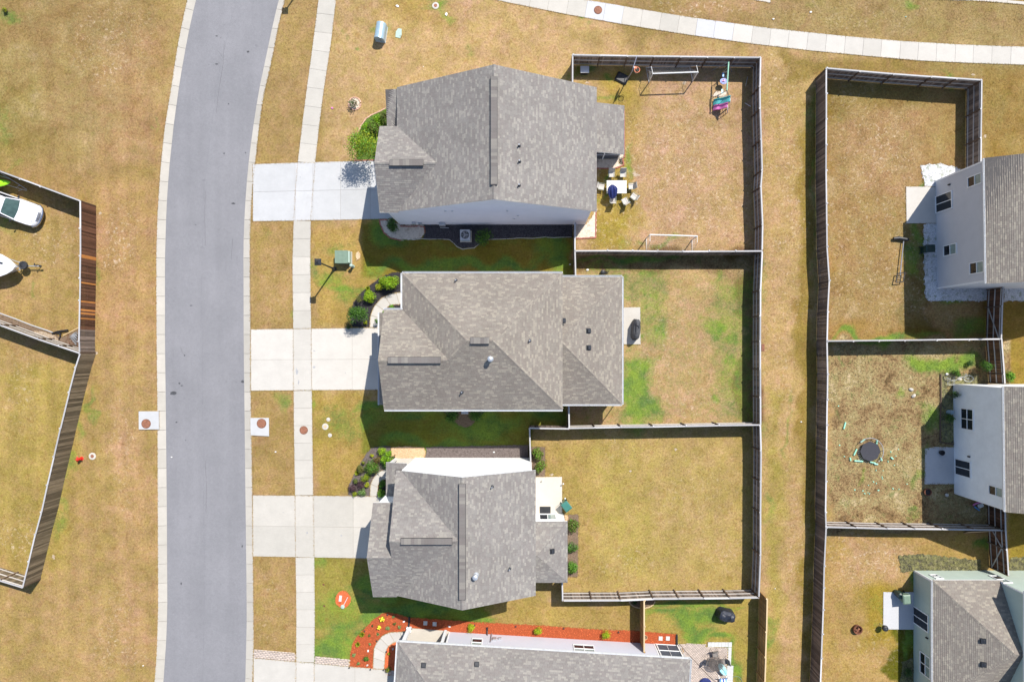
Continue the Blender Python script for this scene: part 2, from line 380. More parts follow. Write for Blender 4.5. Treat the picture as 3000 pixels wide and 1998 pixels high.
# lawn: attribute "lawn" = (green, sandy, weedy, olive)
def lawn_mat():
    m, nt, b = newmat('lawn_grass'); pos = obj_coord(nt)
    at = N(nt, 'ShaderNodeAttribute'); at.attribute_name = 'lawn'
    sp = N(nt, 'ShaderNodeSeparateColor'); nt.links.new(at.outputs['Color'], sp.inputs[0])
    gr, sa, we = sp.outputs; ol = at.outputs['Alpha']
    ti = N(nt, 'ShaderNodeAttribute'); ti.attribute_name = 'tint'; tint = ti.outputs['Color']
    n_mid = noise(nt, 1.1, 6, .7, pos, .6); n_fin = noise(nt, 5.5, 7, .8, pos); n_xf = noise(nt, 24, 4, .85, pos)
    mul = lambda a, v: mix(nt, 1.0, a, v, 'MULTIPLY')
    c = mix(nt, ramp(nt, n_mid, [(.42, .8), (.60, 0.0)]), tint, mul(tint, (.90, .98, .72)))
    c = mix(nt, ramp(nt, noise(nt, 1.9, 7, .75, pos, .4), [(.50, 0.0), (.66, .8)]), c, mul(c, (.80, .70, .62)))
    c = mix(nt, ramp(nt, noise(nt, .55, 7, .7, pos, .8), [(.50, 0.0), (.66, .8)]), c, mul(c, (1.18, 1.14, 1.32)))
    olf = mathn(nt, 'MULTIPLY', ol, ramp(nt, noise(nt, .7, 5, .7, pos), [(.3, .25), (.65, 1.0)]), clamp=True)
    c = mix(nt, olf, c, mul(c, (.90, .97, .78)))
    # weedy
    wv = mathn(nt, 'ADD', mathn(nt, 'MULTIPLY', noise(nt, .45, 5, .7, pos, .6), .55), mathn(nt, 'MULTIPLY', noise(nt, 3.6, 8, .82, pos, .5), .45))
    wc = ramp(nt, wv, [(.35, (.060, .05, .022)), (.425, (.17, .105, .048)), (.48, (.27, .185, .09)), (.54, (.28, .225, .10)), (.62, (.46, .35, .215))])
    wc = mix(nt, ramp(nt, noise(nt, .8, 6, .75, pos, .5), [(.56, 0.0), (.68, .75)]), wc, (.13, .165, .05))
    c = mix(nt, mathn(nt, 'MULTIPLY', we, 1.0, clamp=True), c, wc)
    # green patches with ragged borders
    gn = mathn(nt, 'ADD', mathn(nt, 'MULTIPLY', noise(nt, 1.6, 7, .75, pos, .5), .55), mathn(nt, 'MULTIPLY', noise(nt, 6.5, 5, .8, pos), .45))
    gm = mathn(nt, 'ADD', gr, mathn(nt, 'MULTIPLY', mathn(nt, 'SUBTRACT', gn, .5), 2.2))
    gf = ramp(nt, mathn(nt, 'MULTIPLY', gm, 1.0), [(.14, 0.0), (.80, .95)])
    gf = mathn(nt, 'MULTIPLY', gf, ramp(nt, gr, [(0.02, 0.0), (.15, 1.0)]))
    gcol = mix(nt, ramp(nt, noise(nt, .6, 4, .6, pos), [(.35, 0.0), (.65, 1.0)]), (.070, .140, .032), (.165, .245, .030))
    c = mix(nt, gf, c, gcol)
    # sandy flecks
    fl = ramp(nt, noise(nt, 3.0, 7, .78, pos, .5), [(.54, 0.0), (.66, 1.0)])
    c = mix(nt, mathn(nt, 'MULTIPLY', fl, mathn(nt, 'MULTIPLY_ADD', sa, .95, .03), clamp=True), c, (.62, .49, .37))
    f2 = ramp(nt, noise(nt, 13, 5, .8, pos), [(.60, 0.0), (.70, .55)])
    c = mix(nt, f2, c, mul(c, (1.5, 1.55, 1.8)))
    f3 = ramp(nt, noise(nt, 9, 6, .8, pos, .5), [(.26, .75), (.40, 0.0)])
    c = mix(nt, f3, c, mul(c, (.50, .46, .38)))
    c = mix(nt, 1.0, c, ramp(nt, n_fin, [(.28, .52), (.5, 1.0), (.75, 1.42)]), 'MULTIPLY')
    c = mix(nt, 1.0, c, ramp(nt, n_xf, [(.22, .42), (.5, 1.0), (.78, 1.65)]), 'MULTIPLY')
    g = N(nt, 'ShaderNodeNewGeometry'); bl = N(nt, 'ShaderNodeAttribute'); bl.attribute_name = 'blade'
    k = mathn(nt, 'MULTIPLY_ADD', g.outputs['Random Per Island'], 1.1, .50)
    c = mix(nt, bl.outputs['Fac'], c, mix(nt, 1.0, c, k, 'MULTIPLY'))
    nt.links.new(c, b.inputs['Base Color']); b.inputs['Roughness'].default_value = .95; b.inputs['Specular IOR Level'].default_value = .12
    bump(nt, b, n_xf, .6, .05)
    return m
M['lawn'] = lawn_mat()
# ------------------------------------------------------------------ ribbons and slabs of the setting
def interp_poly(P, axis, t):
    P = sorted(P, key=lambda p: p[axis]); xs = [p[axis] for p in P]; ys = [p[1-axis] for p in P]
    if t <= xs[0]: k = (ys[1]-ys[0])/(xs[1]-xs[0]); return ys[0]+(t-xs[0])*k
    if t >= xs[-1]: k = (ys[-1]-ys[-2])/(xs[-1]-xs[-2]); return ys[-1]+(t-xs[-1])*k
    return float(np.interp(t, xs, ys))
HARD = []          # plan polygons without grass
def station(A, B, axis, t):
    a = interp_poly(A, axis, t); b = interp_poly(B, axis, t); w = b-a
    s = ((interp_poly(A, axis, t+8)+interp_poly(B, axis, t+8))-(interp_poly(A, axis, t-8)+interp_poly(B, axis, t-8)))/32
    ta, tb = t+s*w/2, t-s*w/2
    pa, pb = (interp_poly(A, axis, ta), ta), (interp_poly(B, axis, tb), tb)
    return (pa, pb) if axis == 1 else (pa[::-1], pb[::-1])
def sloped_box(c4, zt, zb):
    mb = MB(); vs = [(p.x, p.y, z) for p, z in zip(c4, zt)]+[(p.x, p.y, zb) for p in c4]
    mb.add(vs, [(0, 1, 2, 3), (7, 6, 5, 4), (0, 4, 5, 1), (1, 5, 6, 2), (2, 6, 7, 3), (3, 7, 4, 0)]); return mb
def ribbon(parent, name, A, B, axis, t0, t1, sp, mats, za=.035, zb=.035, zlow=-.05, gap=.019, skip=None, jit=0.0):
    t = t0; k = 0
    while t < t1-1:
        t2 = min(t+sp*(1+random.uniform(-jit, jit)), t1)
        mid = (t+t2)/2
        if not (skip and skip(mid)):
            a0, b0 = station(A, B, axis, t); a1, b1 = station(A, B, axis, t2)
            c4 = [G(*p) for p in (a0, b0, b1, a1)]
            d = (c4[3]-c4[0]); d = d.normalized()*gap/2
            c4 = [c4[0]+d, c4[1]+d, c4[2]-d, c4[3]-d]
            m_ = mats(mid) if callable(mats) else mats
            dz = random.uniform(-.003, .003)
            sloped_box(c4, (za+dz, zb+dz, zb+dz, za+dz), zlow).build(name, m_, parent, world=True)
        t = t2; k += 1
def flat(name, poly, z, mat, kind='structure', label=None, cat=None, thick=.0, hard=True):
    mb = MB()
    if thick: mb.prism([G(*p) for p in poly], z-thick, z, min(.02, thick*.4))
    else: mb.add([G(*p)+Vector((0, 0, z)) for p in poly], [tuple(range(len(poly)))])
    o = mb.build(name, mat)
    if not thick:
        me = o.data
        if me.polygons[0].normal.z < 0: me.flip_normals()
    tag(o, label, cat, kind=kind)
    if hard: HARD.append(list(poly))
    return o
EXT0, EXT1 = -900, 2900
roadL = [(571.7, 0), (548.5, 105), (526, 230), (507, 367), (493, 500), (485.7, 611), (481.5, 755), (481.5, 1000), (484, 1191), (487, 1500), (488.5, 1785), (485, 1881), (477, 1998)]
curbL = [(548.5, 0), (523, 121), (500.6, 265), (481.5, 383), (470, 500), (461.4, 627), (458, 755), (459, 1000), (461.5, 1223), (462.5, 1500), (463.5, 1785), (459.5, 1912), (453, 1998)]
roadR = [(815, 0), (798, 73), (777, 172), (756, 271), (736.6, 398), (724.5, 500), (716, 611), (711.8, 723), (712.7, 1000), (716, 1287), (718.4, 1500), (720.7, 1689), (721.6, 1817), (717.5, 1998)]
curbR = [(834.5, 0), (815.4, 80), (794.6, 188), (772.3, 280), (758, 383), (750, 462), (740.4, 538), (736, 611), (732.6, 700), (732.6, 819), (734.4, 1000), (735, 1159), (738, 1351), (740.6, 1500), (742.4, 1721), (743.6, 1880), (739.8, 1998)]
def ext(P, d0, d1, axis=1):   # run the edge on beyond the photographed strip
    return [(interp_poly(P, 1, y), y) for y in d0]+P+[(interp_poly(P, 1, y), y) for y in d1]
for nm in ('roadL', 'curbL', 'roadR', 'curbR'):
    P = globals()[nm]
    off = {'roadL': 571.7, 'curbL': 548.5, 'roadR': 815, 'curbR': 834.5}[nm]
    globals()[nm] = [(off+330, -900), (off+155, -500), (off+60, -210)]+P+[(P[-1][0]-30, 2300), (P[-1][0]-110, 2900)]
ys = list(range(-900, 2901, 25))
road = MB(); L = [G(interp_poly(roadL, 1, y)-2, y) for y in ys]; Rr = [G(interp_poly(roadR, 1, y)+2, y) for y in ys]
for i in range(len(ys)-1):
    road.add([L[i]+Vector((0, 0, -.10)), Rr[i]+Vector((0, 0, -.10)), Rr[i+1]+Vector((0, 0, -.10)), L[i+1]+Vector((0, 0, -.10))], [(0, 1, 2, 3)])
road = tag(road.build('road', M['asphalt']), kind='structure')
HARD.append([(interp_poly(curbL, 1, y), y) for y in ys]+[(interp_poly(curbR, 1, y), y) for y in ys[::-1]])
# oil marks on the asphalt and a crack line along the paving seam
mk = MB()
def lerp0(a, b_, t): return (a[0]+(b_[0]-a[0])*t, a[1]+(b_[1]-a[1])*t)
def blot(mb, c, rx, ry, z, n=14, j=.25):
    c = G(*c); pts = [c+Vector((rx/S*math.cos(6.283*i/n)*random.uniform(1-j, 1+j), ry/S*math.sin(6.283*i/n)*random.uniform(1-j, 1+j), z)) for i in range(n)]
    mb.add(pts, [tuple(range(n))])
for (x, y, rx, ry) in ((506, 1152, 10, 6), (524, 1123, 3, 3), (531, 1130, 4, 1.6), (682, 596, 6, 2.4), (571, 658, 3, 1), (558, 895, 3.5, 1.5), (539, 1041, 1.6, 3), (709, 1118, 4, 4),
                       (633, 105, 4, 1.5), (633, 187, 5, 2), (668, 304, 2, 2), (655, 449, 2.4, 2.4), (725, 151, 4, 3), (718, 447, 2, 2), (529, 1710, 2, 4), (708, 1600, 2, 4), (542, 1290, 2, 1), (678, 1300, 1, 1), (515, 1237, 3, 2)):
    blot(mk, (x, y), rx, ry, -.096)
for x, y in ((640, 672), (655, 671), (675, 668), (645, 110), (610, 188), (625, 190), (640, 184), (690, 1120), (672, 1110), (640, 1117), (662, 1118)): blot(mk, (x, y), 1.0, 1.0, -.096)
for pts_ in (((636, 148), (644, 156), (649, 166)), ((656, 120), (652, 190), (640, 260), (632, 330)), ((527, 1015), (532, 1030), (538, 1042)), ((600, 560), (598, 640), (600, 720)), ((600, 1350), (603, 1420), (602, 1500)), ((680, 700), (676, 760))):
    for a_, b__ in zip(pts_[:-1], pts_[1:]):
        k_ = 8
        for i in range(k_):
            p0_, p1_ = lerp0(a_, b__, i/k_), lerp0(a_, b__, (i+1)/k_); A_, B_ = G(*p0_)+Vector((random.uniform(-.02, .02), 0, -.0955)), G(*p1_)+Vector((random.uniform(-.02, .02), 0, -.0955)); mk.add([A_+Vector((-.008, 0, 0)), A_+Vector((.008, 0, 0)), B_+Vector((.008, 0, 0)), B_+Vector((-.008, 0, 0))], [(0, 1, 2, 3)])
mk = mk.build('oil_stain', M['tar']); mk.parent = road; tag(mk, kind='stuff')
sm = MB(); pts = []
for y in range(-200, 2300, 14):
    x = (interp_poly(roadL, 1, y)+interp_poly(roadR, 1, y))/2-7+math.sin(y*.02)*1.5+random.uniform(-.5, .5); pts.append(G(x, y)+Vector((0, 0, -.096)))
for a, b_ in zip(pts[:-1], pts[1:]):
    if random.random() < .75: sm.add([a+Vector((-.012, 0, 0)), a+Vector((.012, 0, 0)), b_+Vector((.012, 0, 0)), b_+Vector((-.012, 0, 0))], [(0, 1, 2, 3)])
sm = sm.build('paving_seam', simple('seam', (.17, .17, .185), .9)); sm.parent = road
kerb = thing('kerb', None, None, G(600, 1000), kind='structure')
ribbon(kerb, 'kerb_section', curbL, roadL, 1, -700, 2700, 56, M['curb'], .03, -.085, -.3, .025)
ribbon(kerb, 'kerb_section', roadR, curbR, 1, -700, 2700, 56, M['curb'], -.085, .03, -.3, .025)
# sidewalk beside the street
swL = [(933, 0), (917.4, 127.6), (900, 255), (885.5, 366.7), (872.8, 475), (866, 560), (860.6, 647), (856.8, 771), (859.4, 962), (860.6, 1143), (862, 1303), (864.8, 1450), (866.4, 1632), (868.6, 1785), (868, 1935), (866, 1998)]
swR = [(984.4, 0), (970, 127.6), (950, 255), (935, 373), (923.8, 475), (917, 560), (911, 647), (909.4, 771), (912, 962), (914, 1143), (915.8, 1303), (918, 1450), (921, 1632), (922.8, 1785), (921.6, 1935), (920.6, 1998)]
swL = [(1100, -700), (1000, -350)]+swL+[(845, 2300), (790, 2700)]; swR = [(1152, -700), (1052, -350)]+swR+[(899, 2300), (842, 2700)]
sw = thing('sidewalk', None, None, G(890, 1000), kind='structure')
for a_, b__ in ((-500, 477), (647.5, 962.5), (1144.5, 1450), (1632, 1938), (2141, 2500)):
    k_ = round((b__-a_)/53.5); ribbon(sw, 'slab', swL, swR, 1, a_, b__, (b__-a_)/k_+.001, M['concrete_walk'])
HARD.append([(interp_poly(swL, 1, y), y) for y in ys]+[(interp_poly(swR, 1, y), y) for y in ys[::-1]])
bp = MB()
for i in range(8, len(ys)-9):
    a, b_ = ys[i], ys[i+1]
    bp.add([G(interp_poly(swL, 1, a)+1, a, .012), G(interp_poly(swR, 1, a)-1, a, .012), G(interp_poly(swR, 1, b_)-1, b_, .012), G(interp_poly(swL, 1, b_)+1, b_, .012)], [(0, 1, 2, 3)])
bp.build('joint_bed', M['joint'], sw, world=True)
# curved sidewalk at the top of the picture
s2L = [(1448, 0), (1500, 11), (1659, 43), (1830, 73.3), (1991, 99.5), (2201, 129), (2361, 148), (2527, 164), (2696, 179), (2872, 187), (3000, 191)]
s2U = [(1705.7, 0), (1778, 11), (1851, 24), (2026, 52.6), (2250, 83.5), (2473, 107), (2633, 121), (2808, 131.7), (3000, 138.7)]
s2L = [(1180, -75), (1320, -34)]+s2L+[(3500, 200)]; s2U = [(1180, -130), (1330, -85), (1500, -41), (1600, -19)]+s2U+[(3500, 146)]
s2 = thing('sidewalk', None, None, G(2200, 100), kind='structure')
ribbon(s2, 'slab', s2U, s2L, 0, 1180, 3400, 54, lambda t: M['concrete_new'] if (1726 < t < 1836 or 2040 < t < 2150) else (M['concrete_walk'] if t < 2060 else M['concrete_warm']), jit=.03)
xs_ = list(range(1180, 3451, 30))
bp = MB()
for a, b_ in zip(xs_[:-2], xs_[1:-1]):
    bp.add([G(a, interp_poly(s2U, 0, a)+1, .012), G(b_, interp_poly(s2U, 0, b_)+1, .012), G(b_, interp_poly(s2L, 0, b_)-1, .012), G(a, interp_poly(s2L, 0, a)-1, .012)], [(0, 1, 2, 3)])
bp.build('joint_bed', M['joint'], s2, world=True)
HARD.append([(x, interp_poly(s2U, 0, x)) for x in xs_]+[(x, interp_poly(s2L, 0, x)) for x in xs_[::-1]])
# kerb of the cross street beyond the top edge
k2L = [(2640, -6), (2760, 1), (2876, 4), (3000, 15), (3500, 40)]; k2U = [(2640, -30), (2760, -24), (2876, -20), (3000, -10), (3500, 14)]
k2 = thing('kerb', None, None, G(2900, -5), kind='structure')
ribbon(k2, 'kerb_section', k2U, k2L, 0, 2640, 3400, 52, M['concrete_walk'], -.05, .03, -.2)
flat('cross_street', [(2640, -31), (2760, -25), (2876, -21), (3000, -11), (3500, 13), (3500, -260), (2640, -260)], .01, M['asphalt'])
HARD.append([(2640, -6), (2760, 1), (2876, 4), (3000, 15), (3500, 40), (3500, -300), (2640, -300)])
flat('concrete_apron', [(2206, -80), (2257, -75), (2257, 10), (2206, 1)], .03, M['concrete_warm'], thick=.08)
# ---- driveways: panels between joint lines
def lerp(a, b_, t): return (a[0]+(b_[0]-a[0])*t, a[1]+(b_[1]-a[1])*t)
def yat(line, x): return interp_poly(line, 0, x)
def driveway(lines, xs, mat, x_out=None):
    """lines: list of polylines from north to south; xs: joint positions"""
    cx = (xs[0]+xs[-1])/2; dw = thing('driveway', None, None, G(cx, yat(lines[1], cx)), kind='structure')
    for i in range(len(xs)-1):
        for j in range(len(lines)-1):
            a, b_ = xs[i], xs[i+1]
            if (i, j) in (x_out or ()): continue
            c4 = [G(a, yat(lines[j], a)), G(b_, yat(lines[j], b_)), G(b_, yat(lines[j+1], b_)), G(a, yat(lines[j+1], a))]
            g = .009
            c4 = [c4[0]+Vector((g, -g, 0)), c4[1]+Vector((-g, -g, 0)), c4[2]+Vector((-g, g, 0)), c4[3]+Vector((g, g, 0))]
            sloped_box(c4, (.035,)*4, -.05).build('panel', mat, dw, world=True)
    poly = [(xs[0], yat(lines[0], xs[0])), (xs[-1], yat(lines[0], xs[-1])), (xs[-1], yat(lines[-1], xs[-1])), (xs[0], yat(lines[-1], xs[0]))]
    mb = MB(); mb.add([G(p[0], p[1], .02) for p in poly], [(0, 1, 2, 3)]); mb.build('joint_bed', M['joint'], dw, world=True)
    HARD.append(poly)
    return dw
driveway([[(736, 482), (871, 477), (1190, 469)], [(736, 563.5), (1190, 553)], [(736, 649), (909, 646.7), (1190, 641)]], [741, 865, 917, 998, 1085, 1190], M['concrete_cool'])
driveway([[(736, 965), (912, 963), (1190, 959)], [(736, 1054), (1190, 1052)], [(736, 1144.5), (1190, 1141)]], [735, 859.5, 913, 1032, 1190], M['concrete_warm'])
driveway([[(741, 1450), (1190, 1454)], [(741, 1539.5), (1190, 1546)], [(741, 1629), (1190, 1637)]], [741, 865.5, 920, 1035, 1190], M['concrete_walk'])
driveway([[(742, 1926), (868, 1936.5), (1190, 1966)], [(742, 2030), (1190, 2072)], [(742, 2130), (1190, 2172)]], [743, 868, 921, 1040, 1190], M['concrete_warm'])
# paver band along the bottom drive
pb = thing('paver_band', 'narrow band of tan pavers along the bottom driveway', 'paver band', G(880, 1925), kind='structure')
def paver_field(poly, bw, bh, mat, name, parent, z=.04, ang=0.0, bond=True, gap=.008):
    P = [G(*p) for p in poly]; ca, sa = math.cos(ang), math.sin(ang)
    L2 = [(p.x*ca+p.y*sa, -p.x*sa+p.y*ca) for p in P]
    x0, x1 = min(p[0] for p in L2), max(p[0] for p in L2); y0, y1 = min(p[1] for p in L2), max(p[1] for p in L2)
    V, F = [], []; y = y0; r = 0
    while y < y1:
        x = x0-(bw/2 if (bond and r % 2) else 0)
        while x < x1:
            cxx, cyy = x+bw/2, y+bh/2
            if inside(L2, cxx, cyy):
                zz = z+random.uniform(-.004, .004); b0 = len(V); g = gap/2
                for (dx, dy, dz) in ((g, g, -.03), (bw-g, g, -.03), (bw-g, bh-g, -.03), (g, bh-g, -.03), (g+.004, g+.004, 0), (bw-g-.004, g+.004, 0), (bw-g-.004, bh-g-.004, 0), (g+.004, bh-g-.004, 0)):
                    u, v = x+dx, y+dy; V.append((u*ca-v*sa, u*sa+v*ca, zz+dz))
                F += [(b0+4, b0+5, b0+6, b0+7), (b0, b0+1, b0+5, b0+4), (b0+1, b0+2, b0+6, b0+5), (b0+2, b0+3, b0+7, b0+6), (b0+3, b0, b0+4, b0+7)]
            x += bw
        y += bh; r += 1
    o0 = ORG[parent.name] if parent is not None else Vector()
    V = np.array(V)-np.array(o0)
    return mesh_obj(name, np_mesh(name, V, F, [mat]), parent)
def inside(P, x, y):
    c = False; n = len(P); j = n-1
    for i in range(n):
        xi, yi = P[i][0], P[i][1]; xj, yj = P[j][0], P[j][1]
        if (yi > y) != (yj > y) and x < (xj-xi)*(y-yi)/(yj-yi)+xi: c = not c
        j = i
    return c
for poly in ([(743, 1903), (866, 1913.5), (866, 1936), (743, 1926)], [(922, 1920.5), (1024, 1930), (1024, 1951.5), (922, 1941)]):
    flat('paver_bedding', poly, .02, simple('sandy_joint', (.38, .32, .27), .95), hard=False); tag(paver_field(poly, .30, .15, M['paver'], 'pavers', pb, ang=-.085), kind='stuff'); HARD.append(poly)
ds = MB()
for (x, y, rx, ry) in ((921, 1028, 3, 2), (921, 1076, 4, 3), (870, 1090, 3, 9), (875, 1120, 2, 6), (1012, 1092, 2, 1), (995, 520, 6, 4), (880, 520, 1, 2), (1000, 1568, 3, 2), (900, 1560, 2, 4), (830, 1500, 2, 1)):
    blot(ds, (x, y), rx, ry, .0405, 10, .5)
tag(ds.build('driveway_stain', simple('driveway_stain', (.33, .33, .34), .9)), kind='structure')
# ---- curved front walks
def walk(name, A, B, n, mat):
    o = thing(name, None, None, G(*A[0]), kind='structure')
    def rs(P):
        P = [Vector(p) for p in P]; d = [0]
        for i in range(1, len(P)): d.append(d[-1]+(P[i]-P[i-1]).length)
        return [(float(np.interp(t*d[-1], d, [p.x for p in P])), float(np.interp(t*d[-1], d, [p.y for p in P]))) for t in np.linspace(0, 1, n*5+1)]
    a, b_ = rs(A), rs(B)
    for k in range(n):
        i0, i1 = k*5, k*5+5
        pa = [G(*a[i]) for i in range(i0, i1+1)]; pbb = [G(*b_[i]) for i in range(i0, i1+1)]
        d0 = (pa[1]-pa[0]).normalized()*.016; d1 = (pa[-1]-pa[-2])  .normalized()*.016
        pa[0] += d0; pbb[0] += d0; pa[-1] -= d1; pbb[-1] -= d1
        MB().prism(pa+pbb[::-1], -.05, .036).build('slab', mat, o, world=True)
    HARD.append(a+b_[::-1]); return o
T = lambda c, r, L: [q(c, r, x, y) for x, y in L]
walk('front_walk', T(1, 1, [(1045, 1440), (1052, 1340), (1085, 1250), (1150, 1175), (1230, 1133), (1345, 1118), (1400, 1118)]), T(1, 1, [(1133, 1440), (1155, 1330), (1175, 1285), (1215, 1248), (1262, 1230), (1345, 1228), (1400, 1228)]), 5, M['concrete_warm'])
walk('front_walk', T(1, 2, [(1048, 1422), (1050, 1330), (1070, 1270), (1120, 1200), (1195, 1172), (1330, 1160)]), T(1, 2, [(1118, 1422), (1120, 1330), (1135, 1290), (1165, 1270), (1205, 1262), (1330, 1262)]), 4, M['concrete_warm'])
walk('front_walk', T(1, 3, [(1075, 1440), (1080, 1330), (1085, 1260), (1110, 1200), (1160, 1140), (1230, 1108), (1370, 1100), (1420, 1100)]), T(1, 3, [(1178, 1448), (1186, 1330), (1195, 1275), (1215, 1235), (1260, 1202), (1315, 1188), (1370, 1186), (1420, 1186)]), 6, M['concrete_warm'])
# ---- patio slabs and manhole slabs
def pad(name, poly, mat, z=.05, th=.12, **k): return flat(name, poly, z, mat, thick=th, **k)
pad('patio_slab', T(2, 1, [(985, 1258), (1178, 1255), (1180, 1568)])+T(2, 2, [(1182, 28), (985, 28)]), M['concrete_walk'])
pad('patio_slab', T(2, 2, [(150, 1245), (459, 1242), (462, 1568), (470, 1640), (150, 1640)]), M['concrete_cream'])
pad('patio_slab', T(3, 1, [(1265, 150), (1600, 150), (1600, 485), (1270, 487)]), M['concrete_warm'])
pad('patio_slab', T(3, 2, [(1440, 985), (1530, 968), (1740, 972), (1740, 1310), (1436, 1312)]), M['concrete_cool'])
pad('patio_slab', T(3, 3, [(1057, 738), (1400, 738), (1400, 1083), (1055, 1080)]), M['concrete_new'])
pad('patio_slab', [(1700, 325), (1812, 325), (1812, 466), (1700, 466)], M['concrete_walk'])
def manhole(name, slab, c, r, label, grp=None, z=.06):
    o = thing(name, label, 'manhole', G(*c), group=grp)
    if slab: pad_ = MB().prism([G(*p) for p in slab], -.02, z, .02).build('concrete_slab', M['concrete_cool'], o, world=True); HARD.append(slab)
    r_ = r/S; MB().lathe((0, 0, 0), [(r_*1.12, z-.03), (r_*1.12, z+.012), (r_*1.02, z+.015)], 28).build('rim', M['rust_dark'], o)
    mb = MB().lathe((0, 0, 0), [(r_*.97, z-.03), (r_*.97, z+.022), (r_*.93, z+.026)], 28)
    for i in range(5):
        a = i*1.257; mb.box((r_*.5*math.cos(a), r_*.5*math.sin(a), z+.028), (r_*.5, .02, .012), a)
    mb.box((0, 0, z+.028), (r_*.35, .02, .012)); mb.box((0, 0, z+.029), (.02, r_*.35, .012)); mb.build('cover', M['rust'], o)
    return o
manhole('storm_drain', T(0, 2, [(1280, 642), (1463, 641), (1466, 808), (1281, 809)]), q(0, 2, 1350, 755), 12.3, 'rusty round cover in concrete drain slab, left of the road', 'storm drain inlets', .12)
manhole('storm_drain', [(734, 1224), (788.6, 1224), (788.9, 1277.6), (735, 1275)], q(1, 2, 55, 753), 12.5, 'rusty round cover in concrete drain slab, between kerb and sidewalk', 'storm drain inlets', .09)
manhole('manhole_cover', None, q(1, 2, 440, 815), 10.8, 'rusty round cover set into a slab of the street sidewalk', None, .042)
manhole('manhole_cover', None, q(2, 0, 790, 98), 10.8, 'faded rusty cover in a white slab of the curved top sidewalk', None, .042)
# ---- loose beds: a low mound and loose pieces, one mesh each
def bed(name, poly, mat, label, cat='mulch bed', dens=90, size=.05, z=.03, hard=True, flatp=.8):
    P = []
    for i in range(len(poly)):
        a, b_ = G(*poly[i]), G(*poly[(i+1) % len(poly)]); k = max(1, int((b_-a).length/.16)); j = .09 if name in ('planting_bed', 'gravel_bed') else .04
        P += [a+(b_-a)*(t/k)+Vector((random.uniform(-j, j), random.uniform(-j, j), 0)) for t in range(k)]
    mb = MB().prism(P, -.03, z, 0); V = [tuple(v) for v in mb.v]; F = [tuple(f) for f in mb.f]
    x0, x1 = min(p.x for p in P), max(p.x for p in P); y0, y1 = min(p.y for p in P), max(p.y for p in P)
    n = int((x1-x0)*(y1-y0)*dens); me = bpy.data.meshes.new(name)
    xs = rng.uniform(x0, x1, n); yy = rng.uniform(y0, y1, n)
    for x, y in zip(xs, yy):
        if not inside(P, x, y): continue
        a = random.uniform(0, 6.28); L_ = size*random.uniform(.5, 1.6); w_ = size*random.uniform(.25, .7)*(1 if flatp > .5 else 1.6); t = random.uniform(-.5, .5); hz = z+random.uniform(.005, .03)
        ux, uy = math.cos(a)*L_/2, math.sin(a)*L_/2; vx, vy = -math.sin(a)*w_/2, math.cos(a)*w_/2; b0 = len(V)
        V += [(x-ux-vx, y-uy-vy, hz-t*L_/2), (x+ux-vx, y+uy-vy, hz+t*L_/2), (x+ux+vx, y+uy+vy, hz+t*L_/2+random.uniform(-.02, .02)), (x-ux+vx, y-uy+vy, hz-t*L_/2)]
        F.append((b0, b0+1, b0+2, b0+3))
    me.from_pydata(V, [], F); me.materials.append(mat); me.update()
    o = mesh_obj(name, me); tag(o, label, cat, kind='stuff')
    if hard: HARD.append(list(poly))
    return o
def arc(c, rx, ry, a0=0, a1=360, n=20): return [(c[0]+rx*math.cos(R(a0+(a1-a0)*i/n)), c[1]+ry*math.sin(R(a0+(a1-a0)*i/n))) for i in range(n+1)]
bed('mulch_bed', T(1, 1, [(1400, 930), (1250, 937), (1190, 962), (1130, 992), (1040, 1055), (950, 1135), (897, 1205), (872, 1290), (868, 1380), (885, 1440), (1045, 1440), (1052, 1340), (1085, 1250), (1150, 1175), (1230, 1133), (1345, 1118), (1400, 1118)]), M['mulch_black'], 'curved black mulch bed before the middle house')
bed('mulch_bed', T(1, 1, [(1133, 1440), (1155, 1330), (1178, 1288), (1218, 1252), (1262, 1234), (1345, 1230), (1400, 1230), (1400, 1440)]), M['mulch_black'], 'small black mulch corner inside the curve of the front walk')
bed('ground_cover', T(1, 0, [(1330, 960), (1250, 990), (1190, 1004), (1130, 1034), (1060, 1064), (1012, 1100), (968, 1162), (945, 1220), (930, 1300), (930, 1474), (1200, 1474), (1330, 1440)]), leaf('leaf_cover', (.13, .22, .03)), 'low bright green planting before the top house', 'ground cover', 260, .09)
bed('gravel_bed', T(1, 1, [(1137, 452), (1215, 452), (1330, 500), (1545, 500), (1556, 570), (1525, 622), (1400, 637), (1330, 638), (1232, 615), (1178, 568), (1145, 500)]), M['sand'], 'pale pebble bed at the corner of the top house', 'gravel bed', 150, .04)
bed('rock_bed', T(1, 1, [(1540, 495), (2352, 495)])+T(2, 1, [(565, 495), (555, 616), (300, 612), (0, 624)])+T(1, 1, [(2150, 634), (2060, 676), (1995, 708), (1900, 718), (1850, 698), (1780, 634), (1590, 632), (1530, 622), (1556, 575)]), M['rock_black'], 'dark lava rock strip along the grey siding wall', 'rock bed', 220, .045, flatp=.2)
bed('gravel_bed', T(2, 1, [(560, 495), (690, 490), (775, 355), (768, 612), (590, 624), (560, 624)]), M['sand'], 'pale gravel corner with red brick border by the top house', 'gravel bed', 150, .04)
bed('gravel_bed', [(1700, 462), (1826, 462), (1826, 484), (1808, 491), (1790, 494), (1740, 495), (1700, 495)], M['sand'], 'pale gravel strip beside the screened porch', 'gravel bed', 150, .04)
bed('gravel_bed', [(1813, 340), (1827, 340), (1827, 482), (1813, 482)], M['sand'], 'narrow pale gravel strip at the porch edge', 'gravel bed', 150, .04)
